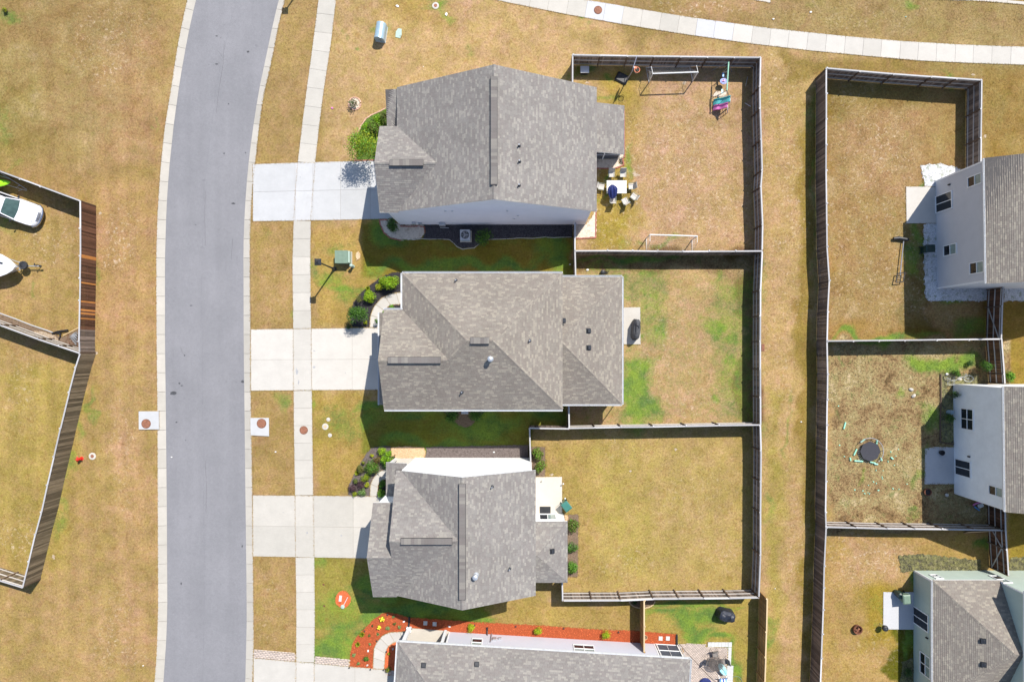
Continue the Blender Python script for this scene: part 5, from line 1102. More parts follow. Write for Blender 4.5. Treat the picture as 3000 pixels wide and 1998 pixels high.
# right hand houses
h5 = thing('house', 'two storey grey house with white gravel border, right edge', 'house', G(2924, 690)); c5 = (2924, 690); e = 6.1
roof(h5, [[(2738, 525, e), (2924, 525, 8.85), (2924, 853, 8.85), (2743, 853, e)], [(2924, 525, 8.85), (3110, 525, e), (3110, 853, e), (2924, 853, 8.85)]], M['shingle_brown'], ridges=[((2924, 525, 8.85), (2924, 853, 8.85))])
W5 = Wall(h5, (2740, 531), (2746.5, 846), [(0, 5.98), (1, 5.98)], M['side_grey'], c5)
Wall(h5, (2746.5, 846), (3100, 846), [(0, 6), (.5, 8.6), (1, 6)], M['side_grey'], c5); Wall(h5, (2740, 531), (3100, 531), [(0, 6), (.5, 8.6), (1, 6)], M['side_grey'], c5, lap=None)
gutter(h5, (2738, 527), (2743, 851), e, (-.07, 0))
W5.window(q(3, 1, 1837, 65), q(3, 1, 1970, 115)); W5.window(q(3, 1, 1543, 238), q(3, 1, 1697, 345), 2, 1, 'sliding_door', ('glass',)); W5.window(q(3, 1, 1615, 692), q(3, 1, 1738, 765)); W5.window(q(3, 1, 1855, 850), q(3, 1, 1990, 935))
h6 = thing('house', 'two storey dirty white house beside the trampoline yard', 'house', G(2975, 1285)); c6 = (2975, 1285); e = 6.05
roof(h6, [[(2790, 1121, e), (2975, 1121, 8.8), (2979, 1449, 8.8), (2794, 1449, e)], [(2975, 1121, 8.8), (3160, 1121, e), (3164, 1449, e), (2979, 1449, 8.8)]], M['shingle_brown'], ridges=[((2975, 1121, 8.8), (2979, 1449, 8.8))])
W6 = Wall(h6, (2792, 1126), (2796, 1445), [(0, 5.95), (1, 5.95)], M['side_white2'], c6)
Wall(h6, (2792, 1126), (3160, 1126), [(0, 5.95), (.5, 8.5), (1, 5.95)], M['side_white2'], c6); Wall(h6, (2796, 1445), (3160, 1445), [(0, 5.95), (.5, 8.5), (1, 5.95)], M['side_white2'], c6, lap=None)
gutter(h6, (2790, 1123), (2794, 1447), e, (-.07, 0))
W6.window(q(3, 2, 1774, 609), q(3, 2, 1893, 823), 2, 2, panes=('glass',)); W6.window(q(3, 2, 1720, 1070), q(3, 2, 1868, 1262), 2, 1, 'sliding_door', ('glass',)); W6.window(q(3, 2, 2032, 1312), q(3, 2, 2165, 1443))
h7 = thing('house', 'sage green house with upper block at bottom right corner', 'house', G(2850, 1835)); c7 = (2850, 1835); e = 2.7; k = .5/33.5
roof(h7, [[(2675, 1667, e), (2843, 1835, e+168*k), (2675, 2003, e)], [(2675, 1667, e), (2870, 1667, e), (2870, 1835, e+168*k), (2843, 1835, e+168*k)], [(2675, 2003, e), (2843, 1835, e+168*k), (2870, 1835, e+168*k), (2870, 2003, e)]], M['shingle_brown'],
     hips=[((2675, 1667, e), (2843, 1835, e+168*k)), ((2675, 2003, e), (2843, 1835, e+168*k))])
W7 = Wall(h7, (2677, 1671), (2677, 2000), [(0, 2.58), (1, 2.58)], M['side_sage'], c7)
W7n = Wall(h7, (2677, 1671), (3050, 1671), [(0, 2.58), (.503, 2.6), (.504, 5.5), (1, 5.5)], M['side_sage'], c7)
Wall(h7, (2864.6, 1671), (2864.6, 2003), [(0, 5.5), (1, 5.5)], M['side_sage'], (2950, 1835), base=2.5)
gutter(h7, (2675, 1667), (2675, 2003), e, (-.07, 0))
W7.window(q(3, 3, 1337, 862), q(3, 3, 1478, 1118), 2, 1, 'sliding_door', ('glass',)); W7.window(q(3, 3, 1400, 1275), q(3, 3, 1497, 1550), 2, 2)
W7n.window((2721, 1684), (2766, 1696.4), 1, 2); W7n.window((2895.7, 1687), (2968, 1708.5), 1, 2)
roof(h7, [[(2858, 1662, 5.55), (2960, 1662, 7.1), (2960, 2010, 7.1), (2858, 2010, 5.55)], [(2960, 1662, 7.1), (3062, 1662, 5.55), (3062, 2010, 5.55), (2960, 2010, 7.1)]], M['shingle_brown'])
P7 = [(2675, 1667, e), (2843, 1835, e+168*k), (2675, 2003, e)]
roof_vent(h7, P7, q(3, 3, 1975, 1187), 'box'); roof_vent(h7, P7, q(3, 3, 1980, 1403), 'box')
# ------------------------------------------------------------------ plants
def leaf_cloud(center, rx, ry, rz, n, size, lobes=7, seed=0, spiky=False):
    r = np.random.default_rng(seed)
    if spiky:
        a = r.uniform(0, 2*np.pi, n); el = r.uniform(.15, 1.3, n); L_ = r.uniform(.5, 1.0, n)*rx
        d = np.stack([np.cos(a)*np.cos(el), np.sin(a)*np.cos(el), np.sin(el)*rz/rx], -1)
        side = np.stack([-np.sin(a), np.cos(a), np.zeros(n)], -1)*size*.35; base = np.zeros((n, 3))+[0, 0, .02]; tip = d*L_[:, None]+[0, 0, .02]; mid = tip*.55+[0, 0, .05]
        tip[:, 2] *= .75
        V = np.stack([base, mid-side, tip, mid+side], 1)
        return V+np.array(center)
    lc = r.normal(0, 1, (lobes, 3)); lc /= np.linalg.norm(lc, axis=1)[:, None]; lc[:, 2] = np.abs(lc[:, 2])*.9; lc *= .52; lr = r.uniform(.38, .6, lobes)
    lc = np.vstack([lc, [[0, 0, .25]]]); lr = np.append(lr, .6)
    k = r.integers(0, len(lr), n); d = r.normal(0, 1, (n, 3)); d /= np.linalg.norm(d, axis=1)[:, None]; d[:, 2] = np.where(d[:, 2] < -.4, -d[:, 2], d[:, 2])
    p = lc[k]+d*(lr[k]*r.uniform(.60, 1.22, n))[:, None]; p[:, 2] = np.clip(p[:, 2]+.42, .02, None)/1.45
    c = p*np.array([rx, ry, rz*1.0])
    nn = d+r.normal(0, .55, (n, 3)); nn /= np.linalg.norm(nn, axis=1)[:, None]
    t = np.cross(nn, r.normal(0, 1, (n, 3))); t /= np.linalg.norm(t, axis=1)[:, None]; bt = np.cross(nn, t); s = size*r.uniform(.6, 1.3, n)[:, None]
    V = np.stack([c-t*s, c-bt*s*.55, c+t*s, c+bt*s*.55], 1)
    return V+np.array(center)
NP = [0]
def shrub(p, r, h, col, label, name='shrub', cat='shrub', group=None, ry=None, spiky=False, col2=None, dens=1.0, hz=None, trunk=False, leafsize=None):
    """p: sighted centre, r: radius in plan units, h: height in metres"""
    NP[0] += 1; g = G(*gp(p, h*.6 if hz is None else hz)); rx = r/S*1.16; ryy = (ry or r)/S*1.16
    root = thing(name, label, cat, g, group=group); cz = h*.35 if trunk else 0
    n = int(min(2600, max(60, 900*(rx*ryy)**.9*3.2*dens))); sz = leafsize or (.045 if rx < .5 else .06)
    if spiky: n = int(60+90*rx)
    V = leaf_cloud((0, 0, cz), rx, ryy, h-cz, n, sz if not spiky else .09, 5+int(rx*5), NP[0], spiky)
    mats = [M['leaf_'+col]]+([M['leaf_'+col2]] if col2 else [])
    mi = (rng.random(len(V)) < .35).astype(int) if col2 else None
    F = np.arange(len(V)*4).reshape(-1, 4)
    mesh_obj('foliage', np_mesh('foliage', V.reshape(-1, 3), F, mats, mi=mi), root)
    st = MB(); random.seed(NP[0])
    if trunk:
        st.tube([(0, 0, 0), (.03, .02, h*.4), (0, .03, h*.75)], [.05, .035, .015], 6)
    for k in range(5 if not spiky else 0):
        a = k*1.26+random.random(); st.tube([(0, 0, cz), (math.cos(a)*rx*.35, math.sin(a)*ryy*.35, cz+(h-cz)*.4), (math.cos(a)*rx*.6, math.sin(a)*ryy*.6, cz+(h-cz)*.7)], [.02, .014, .006], 5)
    if st.v: st.build('trunk' if trunk else 'stem', M['stem'], root)
    return root
def s_(c, r_, x, y, rad, *a, **k): return shrub(q(c, r_, x, y), rad/3.136, *a, **k)
s_(1, 0, 985, 1345, 135, 3.9, 'ygreen', 'large yellow green ornamental tree beside the top driveway', 'small_tree', 'tree', col2='spring', trunk=True, hz=2.6, dens=1.5, leafsize=.075)
s_(1, 0, 1195, 1090, 62, 1.2, 'olive', 'olive shrub tucked against the top house front', col2='green')
s_(1, 0, 1085, 1165, 62, 1.2, 'olive', 'olive green shrub in the middle of the top front bed', col2='spring')
s_(1, 0, 1120, 1090, 50, .6, 'bright', 'low bright green shrub under the brick border', col2='spring')
s_(1, 0, 1215, 1030, 40, .5, 'bright', 'low bright shrub at the north tip of the top front bed', col2='spring')
s_(1, 0, 1020, 1180, 50, .7, 'bright', 'low bright green shrub at the west of the top front bed', col2='spring')
s_(1, 1, 1255, 495, 56, 1.3, 'dark', 'round dark green shrub in the pebble corner', col2='green')
s_(1, 1, 2090, 605, 78, 1.4, 'dark', 'feathery green shrub beside the cooling unit', col2='spring', dens=.55)
s_(1, 1, 1230, 1030, 92, 1.5, 'bright', 'large bright green shrub nearest the middle house corner', ry=18, col2='ygreen', dens=1.1)
s_(1, 1, 1160, 1010, 40, .8, 'bright', 'small bright shrub west of the largest bright one', col2='ygreen')
s_(1, 1, 1125, 1072, 33, .6, 'yellow', 'small yellow shrub in the black mulch', col2='ygreen')
s_(1, 1, 1020, 1082, 27, .6, 'ygreen', 'spiky yellow green plant at the black bed edge', 'spiky_plant', 'plant', spiky=True)
s_(1, 1, 1030, 1160, 56, 1.0, 'bright', 'round bright green shrub in the middle of the black bed', col2='ygreen')
s_(1, 1, 948, 1180, 36, 1.2, 'olive', 'thin olive shrub at the outer curve of the black bed', dens=.5)
s_(1, 1, 935, 1322, 86, 2.6, 'green', 'tall dark green shrub by the middle driveway', col2='dark', trunk=True, dens=1.2)
s_(1, 1, 1003, 1400, 20, .4, 'yellow', 'tiny yellow shrub by the middle driveway', col2='ygreen')
s_(1, 1, 850, 1432, 22, .7, 'dark', 'small dark shrub at the driveway corner of the black bed')
s_(1, 1, 1245, 1252, 24, .4, 'spring', 'small green plant inside the front walk curve', 'plant', 'plant')
s_(1, 1, 1108, 1382, 22, 1.0, 'green', 'small green shrub by the end of the middle front walk')
s_(1, 1, 1172, 1300, 14, .7, 'spring', 'tiny green shrub by the middle house garage corner')
s_(1, 2, 1800, 680, 62, 1.2, 'green', 'dark shrub left of the grey stone under the middle house', col2='dark')
s_(1, 2, 2030, 670, 66, 1.2, 'green', 'dark shrub right of the grey stone under the middle house', col2='dark')
for a in ((1153, 1012, 38, .8, 'bright', 'bright green shrub at the north corner of the third front bed', 'ygreen'), (1222, 1022, 28, .7, 'bright', 'small bright shrub beside the tan wood chips', 'spring'),
          (1062, 1047, 18, .4, 'yellow', 'small yellow shrub alone on the dark mulch', None), (1110, 1088, 38, .7, 'brown', 'brownish shrub between two green ones', 'olive'),
          (1203, 1088, 54, 1.1, 'bright', 'round vivid green shrub by the white porch', 'green'), (1190, 1145, 30, .7, 'dark', 'dark shrub shaded by the porch eave', None), (990, 1115, 20, .5, 'olive', 'small olive shrub on the bed edge', 'ygreen'),
          (1062, 1170, 64, 1.2, 'green', 'largest round green shrub in the third front bed', 'olive'), (965, 1178, 40, .8, 'olive', 'olive shrub left of the largest round one', None),
          (1000, 1250, 42, .8, 'ygreen', 'yellow green shrub below the largest round one', 'green'), (910, 1278, 30, .6, 'olive', 'olive shrub at the outer bed curve', 'green'),
          (962, 1318, 38, .7, 'purple', 'upper purple leaved shrub', None), (885, 1348, 38, .7, 'purple', 'lower purple leaved shrub', None), (1020, 1322, 25, .5, 'yellow', 'yellow green shrub beside the front walk', 'ygreen'),
          (972, 1382, 38, .7, 'pale', 'pale green shrub at the third driveway', 'green'), (905, 1402, 24, .5, 'ygreen', 'small shrub at the third driveway edge', None), (1160, 1318, 34, .9, 'green', 'upper green shrub between walk and porch roof', None), (1158, 1398, 44, 1.0, 'green', 'lower green shrub between walk and porch roof', 'bright')):
    s_(1, 2, a[0], a[1], a[2], a[3], a[4], a[5], col2=a[6])
s_(1, 2, 924, 1212, 30, .6, 'ygreen', 'spiky yellow green plant in the third front bed', 'spiky_plant', 'plant', spiky=True)
s_(2, 2, 235, 1030, 54, 1.1, 'olive', 'upper shrub in the bed behind the white wall', col2='spring'); s_(2, 2, 255, 1152, 54, 1.1, 'olive', 'lower shrub in the bed behind the white wall', col2='spring')
s_(2, 3, 560, 130, 54, 1.0, 'olive', 'top shrub of three along the rear mulch strip', group='three shrubs along the rear wall', col2='green'); s_(2, 3, 552, 335, 52, 1.0, 'green', 'middle shrub of three along the rear mulch strip', group='three shrubs along the rear wall', col2='grey'); s_(2, 3, 555, 517, 50, 1.0, 'green', 'bottom shrub of three along the rear mulch strip', group='three shrubs along the rear wall', col2='spring')
for a in ((1268, 965, 15, .25, 'pale', 'pale green rosette nearest the top of the red mulch'), (1208, 1076, 19, .3, 'pale', 'wide pale rosette on the red mulch'), (1273, 1035, 15, .25, 'olive', 'small olive plant on the red mulch near the porch'),
          (1317, 1065, 15, .3, 'pale', 'small pale plant closest to the porch corner'), (1043, 1140, 13, .2, 'olive', 'small olive plant left of the star plant'), (1045, 1218, 14, .25, 'pale', 'small pale plant beside the bottom front walk'),
          (898, 1315, 18, .25, 'pale', 'pale rosette in the lower left of the red mulch'), (1012, 1350, 26, .5, 'green', 'round green plant in the lower red mulch'), (937, 1393, 16, .25, 'pale', 'pale rosette at the bottom of the red mulch'),
          (1068, 1051, 11, .2, 'dark', 'tiny dark plant in the red mulch'), (1220, 1305, 14, .3, 'yellow', 'small yellow plant inside the bottom walk curve'), (1211, 1312, 5, .1, 'brown', 'tiny brown plant inside the bottom walk curve')):
    s_(1, 3, a[0], a[1], a[2], a[3], a[4], a[5], 'plant', 'plant', 'small plants in the red mulch')
s_(1, 3, 1118, 1130, 18, .25, 'pale', 'star shaped pale plant on the red mulch', 'spiky_plant', 'plant', spiky=True)
s_(1, 3, 970, 1138, 31, .5, 'ygreen', 'upper spiky grass clump on the lawn side of the red mulch', 'grass_clump', 'plant', spiky=True); s_(1, 3, 930, 1226, 28, .5, 'ygreen', 'lower spiky grass clump on the lawn side of the red mulch', 'grass_clump', 'plant', spiky=True)
s_(1, 3, 1212, 1445, 30, .8, 'olive', 'olive shrub at the end of the bottom front walk', col2='ygreen')
s_(1, 3, 1972, 1073, 38, .7, 'yellow', 'yellow green shrub left of three along the red mulch strip', col2='bright'); s_(2, 3, 240, 1099, 40, .7, 'yellow', 'middle yellow green shrub of the red mulch strip', col2='bright'); s_(2, 3, 870, 1142, 44, .8, 'yellow', 'yellow green shrub nearest the new cedar fence', col2='bright')
def flowers(p, r, label):
    o = shrub(p, r, .35, 'ygreen', label, 'flower', 'flower'); mb = MB(); random.seed(int(p[0]))
    for k in range(26):
        a, d = random.uniform(0, 6.28), random.uniform(.1, 1)*r/S; mb.lathe((math.cos(a)*d, math.sin(a)*d, .30+random.uniform(0, .08)), [(.01, -.02), (.055, .0), (.02, .03)], 7)
    mb.build('blossom', M['yellow_fl'], o); return o
flowers(q(1, 3, 1158, 990), 7.5, 'larger yellow flower clump in the red mulch'); flowers(q(1, 3, 1133, 1060), 5, 'smaller yellow flower clump in the red mulch')
s_(3, 2, 2000, 240, 60, 1.8, 'green', 'dark green sapling against the brown side fence', col2='dark', dens=.6); s_(3, 2, 1720, 492, 34, 1.5, 'dark', 'small weed bush at the white house wall'); s_(3, 2, 1675, 710, 42, 1.2, 'dark', 'dark bush under the four pane window', col2='green')
s_(3, 2, 2235, 330, 46, .8, 'spring', 'bright green bush beyond the brown side fence', col2='green'); s_(3, 2, 1860, 205, 26, .6, 'dark', 'dark weed clump in the bright grass'); s_(3, 2, 1740, 295, 36, .7, 'green', 'green weeds beside the bicycle')
s_(3, 3, 1290, 1480, 40, .8, 'dark', 'dark weeds at the sage wall, upper clump'); s_(3, 3, 1280, 1640, 40, .8, 'dark', 'dark weeds at the sage wall, lower clump', col2='green')
s_(2, 3, 1130, 832, 26, .5, 'dark', 'dark plant in the round bed under the fence', 'plant', 'plant')
s_(0, 0, 45, 95, 28, .5, 'olive', 'yellow flowering bush in the top left corner', col2='yellow')
s_(1, 0, 890, 960, 50, .9, 'grey', 'thin bare twiggy plant in the stone ring', 'bare_plant', 'plant', col2='brown', dens=.25)
# ------------------------------------------------------------------ brick edgings, each brick its own piece
def bricks(name, label, path, mat, L_=.2, wd=.095, h=.07, cat='garden edging', z=.0, closed=False, group=None):
    P = [G(*p) for p in path]; o = thing(name, label, cat, P[0], group=group); d = [0]
    for i in range(1, len(P)): d.append(d[-1]+(P[i]-P[i-1]).length)
    k = max(2, int(d[-1]/(L_+.012))); mb = MB().box((0, 0, 0), (L_, wd, h), bev=.008); me = None
    for i in range(k):
        s0 = (i+.5)/k*d[-1]; x = float(np.interp(s0, d, [p.x for p in P])); y = float(np.interp(s0, d, [p.y for p in P])); x2 = float(np.interp(s0+.05, d, [p.x for p in P])); y2 = float(np.interp(s0+.05, d, [p.y for p in P]))
        if i == 0: b = mb.build('brick', mat, o); me = b.data
        else: b = mesh_obj('brick', me, o)
        b.location = Vector((x, y, z+h/2))-P[0]; b.rotation_euler = (random.uniform(-.06, .06), 0, math.atan2(y2-y, x2-x)+random.uniform(-.12, .12))
    return o
M['brick_pink'] = simple('salmon_brick', (.60, .36, .27), .85, .2, 12, objvar=.2)
bricks('brick_edging', 'curved salmon brick border before the top house', T(1, 0, [(1252, 984), (1190, 1000), (1130, 1030), (1060, 1060), (1010, 1095), (965, 1160), (944, 1215)]), M['brick_pink'])
bricks('brick_edging', 'dark red brick row along the top driveway', T(1, 0, [(905, 1478), (1100, 1474)]), M['brick_red'])
bricks('brick_edging', 'red brick border curving around the pebble corner', T(1, 1, [(1205, 452), (1135, 455), (1143, 500), (1176, 572), (1232, 620), (1335, 645)]), M['brick_red'])
bricks('brick_edging', 'red bricks between pebble bed and lava rock', T(1, 1, [(1325, 512), (1410, 515), (1500, 512), (1548, 522), (1552, 575)]), M['brick_red'])
bricks('brick_edging', 'red brick border around the southeast gravel corner', T(2, 1, [(585, 626), (680, 622), (768, 618), (770, 480), (772, 372)]), M['brick_red'])
bricks('brick_edging', 'red brick row along the porch edge of the goal yard', [(1828.5, 326), (1829, 400), (1829, 463)], M['brick_red'])
bricks('brick_edging', 'red brick row south of the screened porch', [(1824, 465), (1827, 484), (1810, 492), (1790, 495), (1748, 494)], M['brick_red'])
bricks('stone_edging', 'tan stone ring around the bed under the fence', arc(q(2, 3, 1195, 820), 37, 21, 0, 180), M['tan_stone'])
def edging(name, label, path, mat, r=.03, z=.03):
    P = [G(*p)+Vector((0, 0, z)) for p in path]; o = MB().tube(P, r, 6).build(name, mat); return tag(o, label, 'garden edging')
edging('bed_edging', 'white wavy edging along the lava rock strip', T(1, 1, [(1390, 630), (1450, 636), (1530, 628), (1590, 632), (1680, 630), (1775, 634), (1815, 665), (1850, 702), (1900, 724), (1950, 716), (2005, 712), (2040, 682), (2100, 636), (2190, 632), (2270, 630), (2352, 627)])+T(2, 1, [(60, 620), (190, 624), (300, 612), (380, 618), (450, 614), (545, 612)]), M['white_pl'], .02)
edging('bed_edging', 'weathered timber edging inside the left fence', z4([(-100, 880), (0, 913), (200, 985), (430, 1075), (640, 1145), (730, 1180)]), M['wood_cap'], .06, .04)
edging('bed_edging', 'short timber edging in the fence corner', z4([(860, 1215), (960, 1165), (1075, 1105)]), M['wood_cap_new'], .05, .04)
edging('bed_edging', 'rotting timber edging of the overgrown bed', T(3, 2, [(1582, 300), (1584, 520), (1578, 720), (1578, 925), (1700, 945)]), M['wood_post'], .07, .07)
# ------------------------------------------------------------------ street furniture
def street_lamp(loc, label):
    o = thing('street_lamp', label, 'street lamp', loc, group='street lamps')
    MB().lathe((0, 0, 0), [(.20, 0), (.20, .08), (.13, .14), (.11, .55), (.075, .62), (.06, 4.0), (.09, 4.05)], 12).build('pole', M['black_metal'], o, smooth=True)
    MB().loft([[(x*a, y*a, z) for x, y in ((-1, -1), (1, -1), (1, 1), (-1, 1))] for a, z in ((.12, 4.05), (.2, 4.38))]).build('lantern', M['lamp_glass'], o)
    MB().loft([[(x*a, y*a, z) for x, y in ((-1, -1), (1, -1), (1, 1), (-1, 1))] for a, z in ((.26, 4.38), (.27, 4.42), (.07, 4.62))]).lathe((0, 0, 4.6), [(.05, 0), (.06, .05), (.01, .13)], 10).build('cap', M['black_metal'], o)
    return o
lamp = street_lamp(G(980, 788.6), 'black street lamp on the lawn before the middle house')
dup(lamp, G(*(898.7, -58)), 0, 'street lamp at the top edge whose shadow crosses the kerb')
def hydrant(loc):
    o = thing('fire_hydrant', 'red fire hydrant beside the slanting left fence', 'fire hydrant', loc)
    MB().lathe((0, 0, 0), [(.17, 0), (.17, .05), (.11, .07), (.11, .5), (.14, .52), (.14, .56), (.11, .6), (.08, .68), (.03, .72)], 14).build('body', M['red_paint'], o, smooth=True)
    for a in (0, 2.1, 4.2):
        d = Vector((math.cos(a), math.sin(a), 0)); MB().tube([d*.08+Vector((0, 0, .42)), d*.2+Vector((0, 0, .42)), d*.21+Vector((0, 0, .42)), d*.24+Vector((0, 0, .42))], [.055, .055, .07, .07], 10).build('nozzle_cap', M['red_paint'], o, smooth=True)
    MB().lathe((0, 0, .72), [(.03, 0), (.03, .06)], 5).build('bonnet_nut', M['red_paint'], o)
hydrant(G(*gp(q(0, 2, 722, 1082), .4)))
def cleanout(p, r, label, ring='stone_pale', cen='rust', grp='round ground covers'):
    o = thing('ground_cover_ring', label, 'utility cover', G(*p), group=grp)
    MB().lathe((0, 0, 0), [(r, -.02), (r, .03), (r*.5, .045), (r*.5, .02)], 22, cap=False).build('collar', M[ring], o)
    MB().lathe((0, 0, 0), [(r*.5, -.02), (r*.5, .04), (r*.3, .05)], 16).build('lid', M[cen], o); return o
cleanout(q(0, 2, 850, 1054), .31, 'white concrete ring with small lid, right of the red hydrant'); cleanout(q(1, 0, 1650, 56), .30, 'white concrete ring in a green patch near the top edge')
cleanout(q(1, 2, 665, 717), .17, 'upper small white ring on the lawn right of the sidewalk', cen='stone_pale'); cleanout(q(1, 2, 637, 782), .28, 'pinkish round stone cover between two small white rings', 'stone_pale', 'tan_stone'); cleanout(q(1, 2, 680, 862), .17, 'lower small white ring on the lawn right of the sidewalk', cen='stone_pale')
def at(p, h): return G(*gp(p, h))
# rounded blue-grey utility box
o = thing('utility_cabinet', 'blue grey metal utility cabinet with rounded roof, top lawn', 'utility cabinet', G(*gp(q(1, 0, 1143, 292), .55)), R(-9))
L_, w_, h_ = 1.35, .84, 1.0
prof = [(-w_/2, 0), (w_/2, 0), (w_/2, h_*.62)]+[(w_/2*math.cos(a), h_*.62+h_*.38*math.sin(a)) for a in np.linspace(.3, math.pi-.3, 8)]+[(-w_/2, h_*.62)]
MB().loft([[(x, y, z) for x, z in prof] for y in (-L_/2, L_/2)]).build('housing', M['util_blue'], o)
MB().loft([[(x*1.04, y, z*1.01+.01) for x, z in prof[2:]]+[(-w_/2*1.04, y, .6), (w_/2*1.04, y, .6)] for y in (-L_/2-.03, -L_/2+.10)]).build('front_hood', M['util_blue'], o)
MB().box((0, 0, .03), (w_+.06, L_+.06, .06), bev=.02).build('pad', M['stone_pale'], o)
MB().box((.1, -L_/2-.035, .45), (.12, .02, .16)).build('latch', M['steel_dark'], o)
o = thing('hand_hole', 'pale green hand hole cover right of the blue grey cabinet', 'utility cover', G(*q(1, 0, 1312, 310)), R(-8))
MB().prism([(-.24, -.38), (.18, -.42), (.27, -.1), (.2, .4), (-.1, .42), (-.27, .1)], 0, .05, .01).build('cover', M['util_mint'], o); MB().lathe((.12, -.22, .05), [(.04, 0), (.03, .02)], 8).build('bolt', M['steel_dark'], o)
o = MB().tube([(0, 0, 0), (-.03, .02, .5)], .012, 5).build('marker_stake', M['black_metal']); o.location = G(*q(1, 0, 1338, 350)); tag(o, 'thin dark stake next to the pale green cover', 'stake')
o = thing('transformer', 'olive green pad transformer on the lawn beside the lamp', 'transformer', G(*gp(q(1, 1, 812, 800), .3)), 0)
MB().box((0, 0, .05), (1.22, 1.1, .10), bev=.02).build('pad', M['stone_pale'], o)
MB().loft([[(-.62+a, -.56+a, z), (.44-a, -.56+a, z), (.44-a, .50-a, z), (-.62+a, .50-a, z)] for a, z in ((0, .10), (0, .84), (.03, .88))]).build('housing', M['util_green'], o)
MB().box((-.09, -.02, .90), (1.12, 1.10, .05), bev=.01).box((.06, -.02, .93), (.02, 1.08, .02)).build('lid', M['util_green'], o)
MB().box((.51, 0, .45), (.14, 1.02, .62), bev=.02).build('side_compartment', M['util_mint'], o)
o = thing('utility_pedestal', 'small mint green pedestal below the transformer', 'utility pedestal', G(*gp(q(1, 1, 876, 873), .6)))
MB().lathe((0, 0, 0), [(.11, 0), (.11, .55), (.15, .57), (.15, .72), (.09, .8), (.02, .82)], 12).build('post', M['util_mint'], o, smooth=True); MB().lathe((0, 0, 0), [(.14, 0), (.14, .1)], 12).build('base', M['util_mint'], o)
o = thing('hand_hole', 'oval tan hand hole cover with loose board near the transformer', 'utility cover', G(*q(1, 1, 938, 783)), 0)
MB().lathe((0, 0, 0), [(.2, 0), (.2, .04), (.17, .05)], 16, ry=1.7).build('cover', M['tan_stone'], o); MB().box((.12, .18, .07), (.42, .05, .04), rot=-1.1).box((.0, -.3, .07), (.4, .04, .03), rot=.7).build('loose_board', M['ply'], o)
for x, y, s, lb, mt in (((1300), 60, .16, 'scrap of white litter left of the white ring', 'white_pl'), (1748, 135, .17, 'crumpled white litter right of the white ring', 'white_pl'), (700, 997, .12, 'pink scrap on the lawn beside the sidewalk', 'pink'), (1538, 616, .05, 'tiny white scrap in the middle of the top lawn', 'white_pl')):
    o = MB().prism([(-s, -s*.5), (s*.3, -s*.7), (s, 0), (s*.4, s*.6), (-s*.6, s*.5)], 0, .06, .02).build('litter', M[mt]); o.location = G(*q(1, 0, x, y)); o.rotation_euler = (0, .1, x); tag(o, lb, 'litter')
for c, r_, x, y, s, lb, mt in ((3, 0, 48, 180, .1, 'white litter by the curved sidewalk', 'white_pl'), (3, 0, 391, 116, .12, 'larger white scrap north of the curved sidewalk', 'white_pl'), (3, 0, 1263, 160, .06, 'tiny turquoise scrap on the north lawn', 'teal'), (1, 2, 182, 1013, .09, 'white scrap between kerb and sidewalk', 'white_pl'), (2, 1, 694, 912, .13, 'square white object near the dark tangle', 'white_pl'), (2, 1, 533, 862, .09, 'white stone in the shaded side passage', 'white_pl'), (0, 3, 1318, 1412, .07, 'white scrap on the bottom left verge', 'white_pl'), (0, 2, 1573, 1064, .08, 'white scrap on the asphalt', 'white_pl'), (3, 2, 303, 738, .08, 'white scrap in the alley', 'white_pl'), (1, 2, 2186, 1016, .10, 'white disc on the grey mulch strip', 'white_pl'), (3, 3, 63, 705, .06, 'tiny pale scrap in the bottom alley', 'white_pl')):
    o = MB().prism([(-s, -s*.5), (s*.3, -s*.7), (s, 0), (s*.4, s*.6), (-s*.6, s*.5)], 0, .05, .02).build('litter', M[mt]); o.location = G(*q(c, r_, x, y))+Vector((0, 0, -.08 if lb.endswith('asphalt') else .03)); tag(o, lb, 'litter')
# stone ring with twiggy plant
bricks('stone_ring', 'ring of reddish stones round a pale pebble circle, top lawn', arc(q(1, 0, 908, 955), 18, 18, 0, 350), M['brick_pink']); bed('pebble_circle', arc(q(1, 0, 908, 955), 16, 16), M['sand'], 'pale pebble circle inside the stone ring', 'gravel bed', 150, .05)
# air conditioner
o = thing('air_conditioner', 'square grey cooling unit with fan grille on the lava rock', 'air conditioner', at(q(1, 1, 1921, 592), .8), 0)
MB().box((0, 0, .06), (1.0, 1.0, .12), bev=.02).build('pad', M['stone_pale'], o); MB().box((0, 0, .47), (.84, .90, .7), bev=.09).build('housing', M['util_blue'], o)
MB().box((0, 0, .835), (.86, .92, .04), bev=.03).build('top_plate', M['steel'], o)
MB().lathe((0, 0, .857), [(.36, -.02), (.36, .0)], 24).build('fan_well', M['black'], o)
g_ = MB()
for k in range(5):
    a = [(math.cos(t)*(.07+.068*k), math.sin(t)*(.07+.068*k), .875) for t in np.linspace(0, 6.283, 22)]; g_.tube(a, .006, 4)
for k in range(6): g_.tube([(0, 0, .88), (math.cos(k*1.047)*.36, math.sin(k*1.047)*.36, .872)], .006, 4)
g_.build('grille', M['steel'], o)
fb = MB()
for k in range(3): fb.box((.15*math.cos(k*2.09), .15*math.sin(k*2.09), .862), (.24, .12, .008), rot=k*2.09)
fb.build('fan_blade', M['steel_dark'], o)
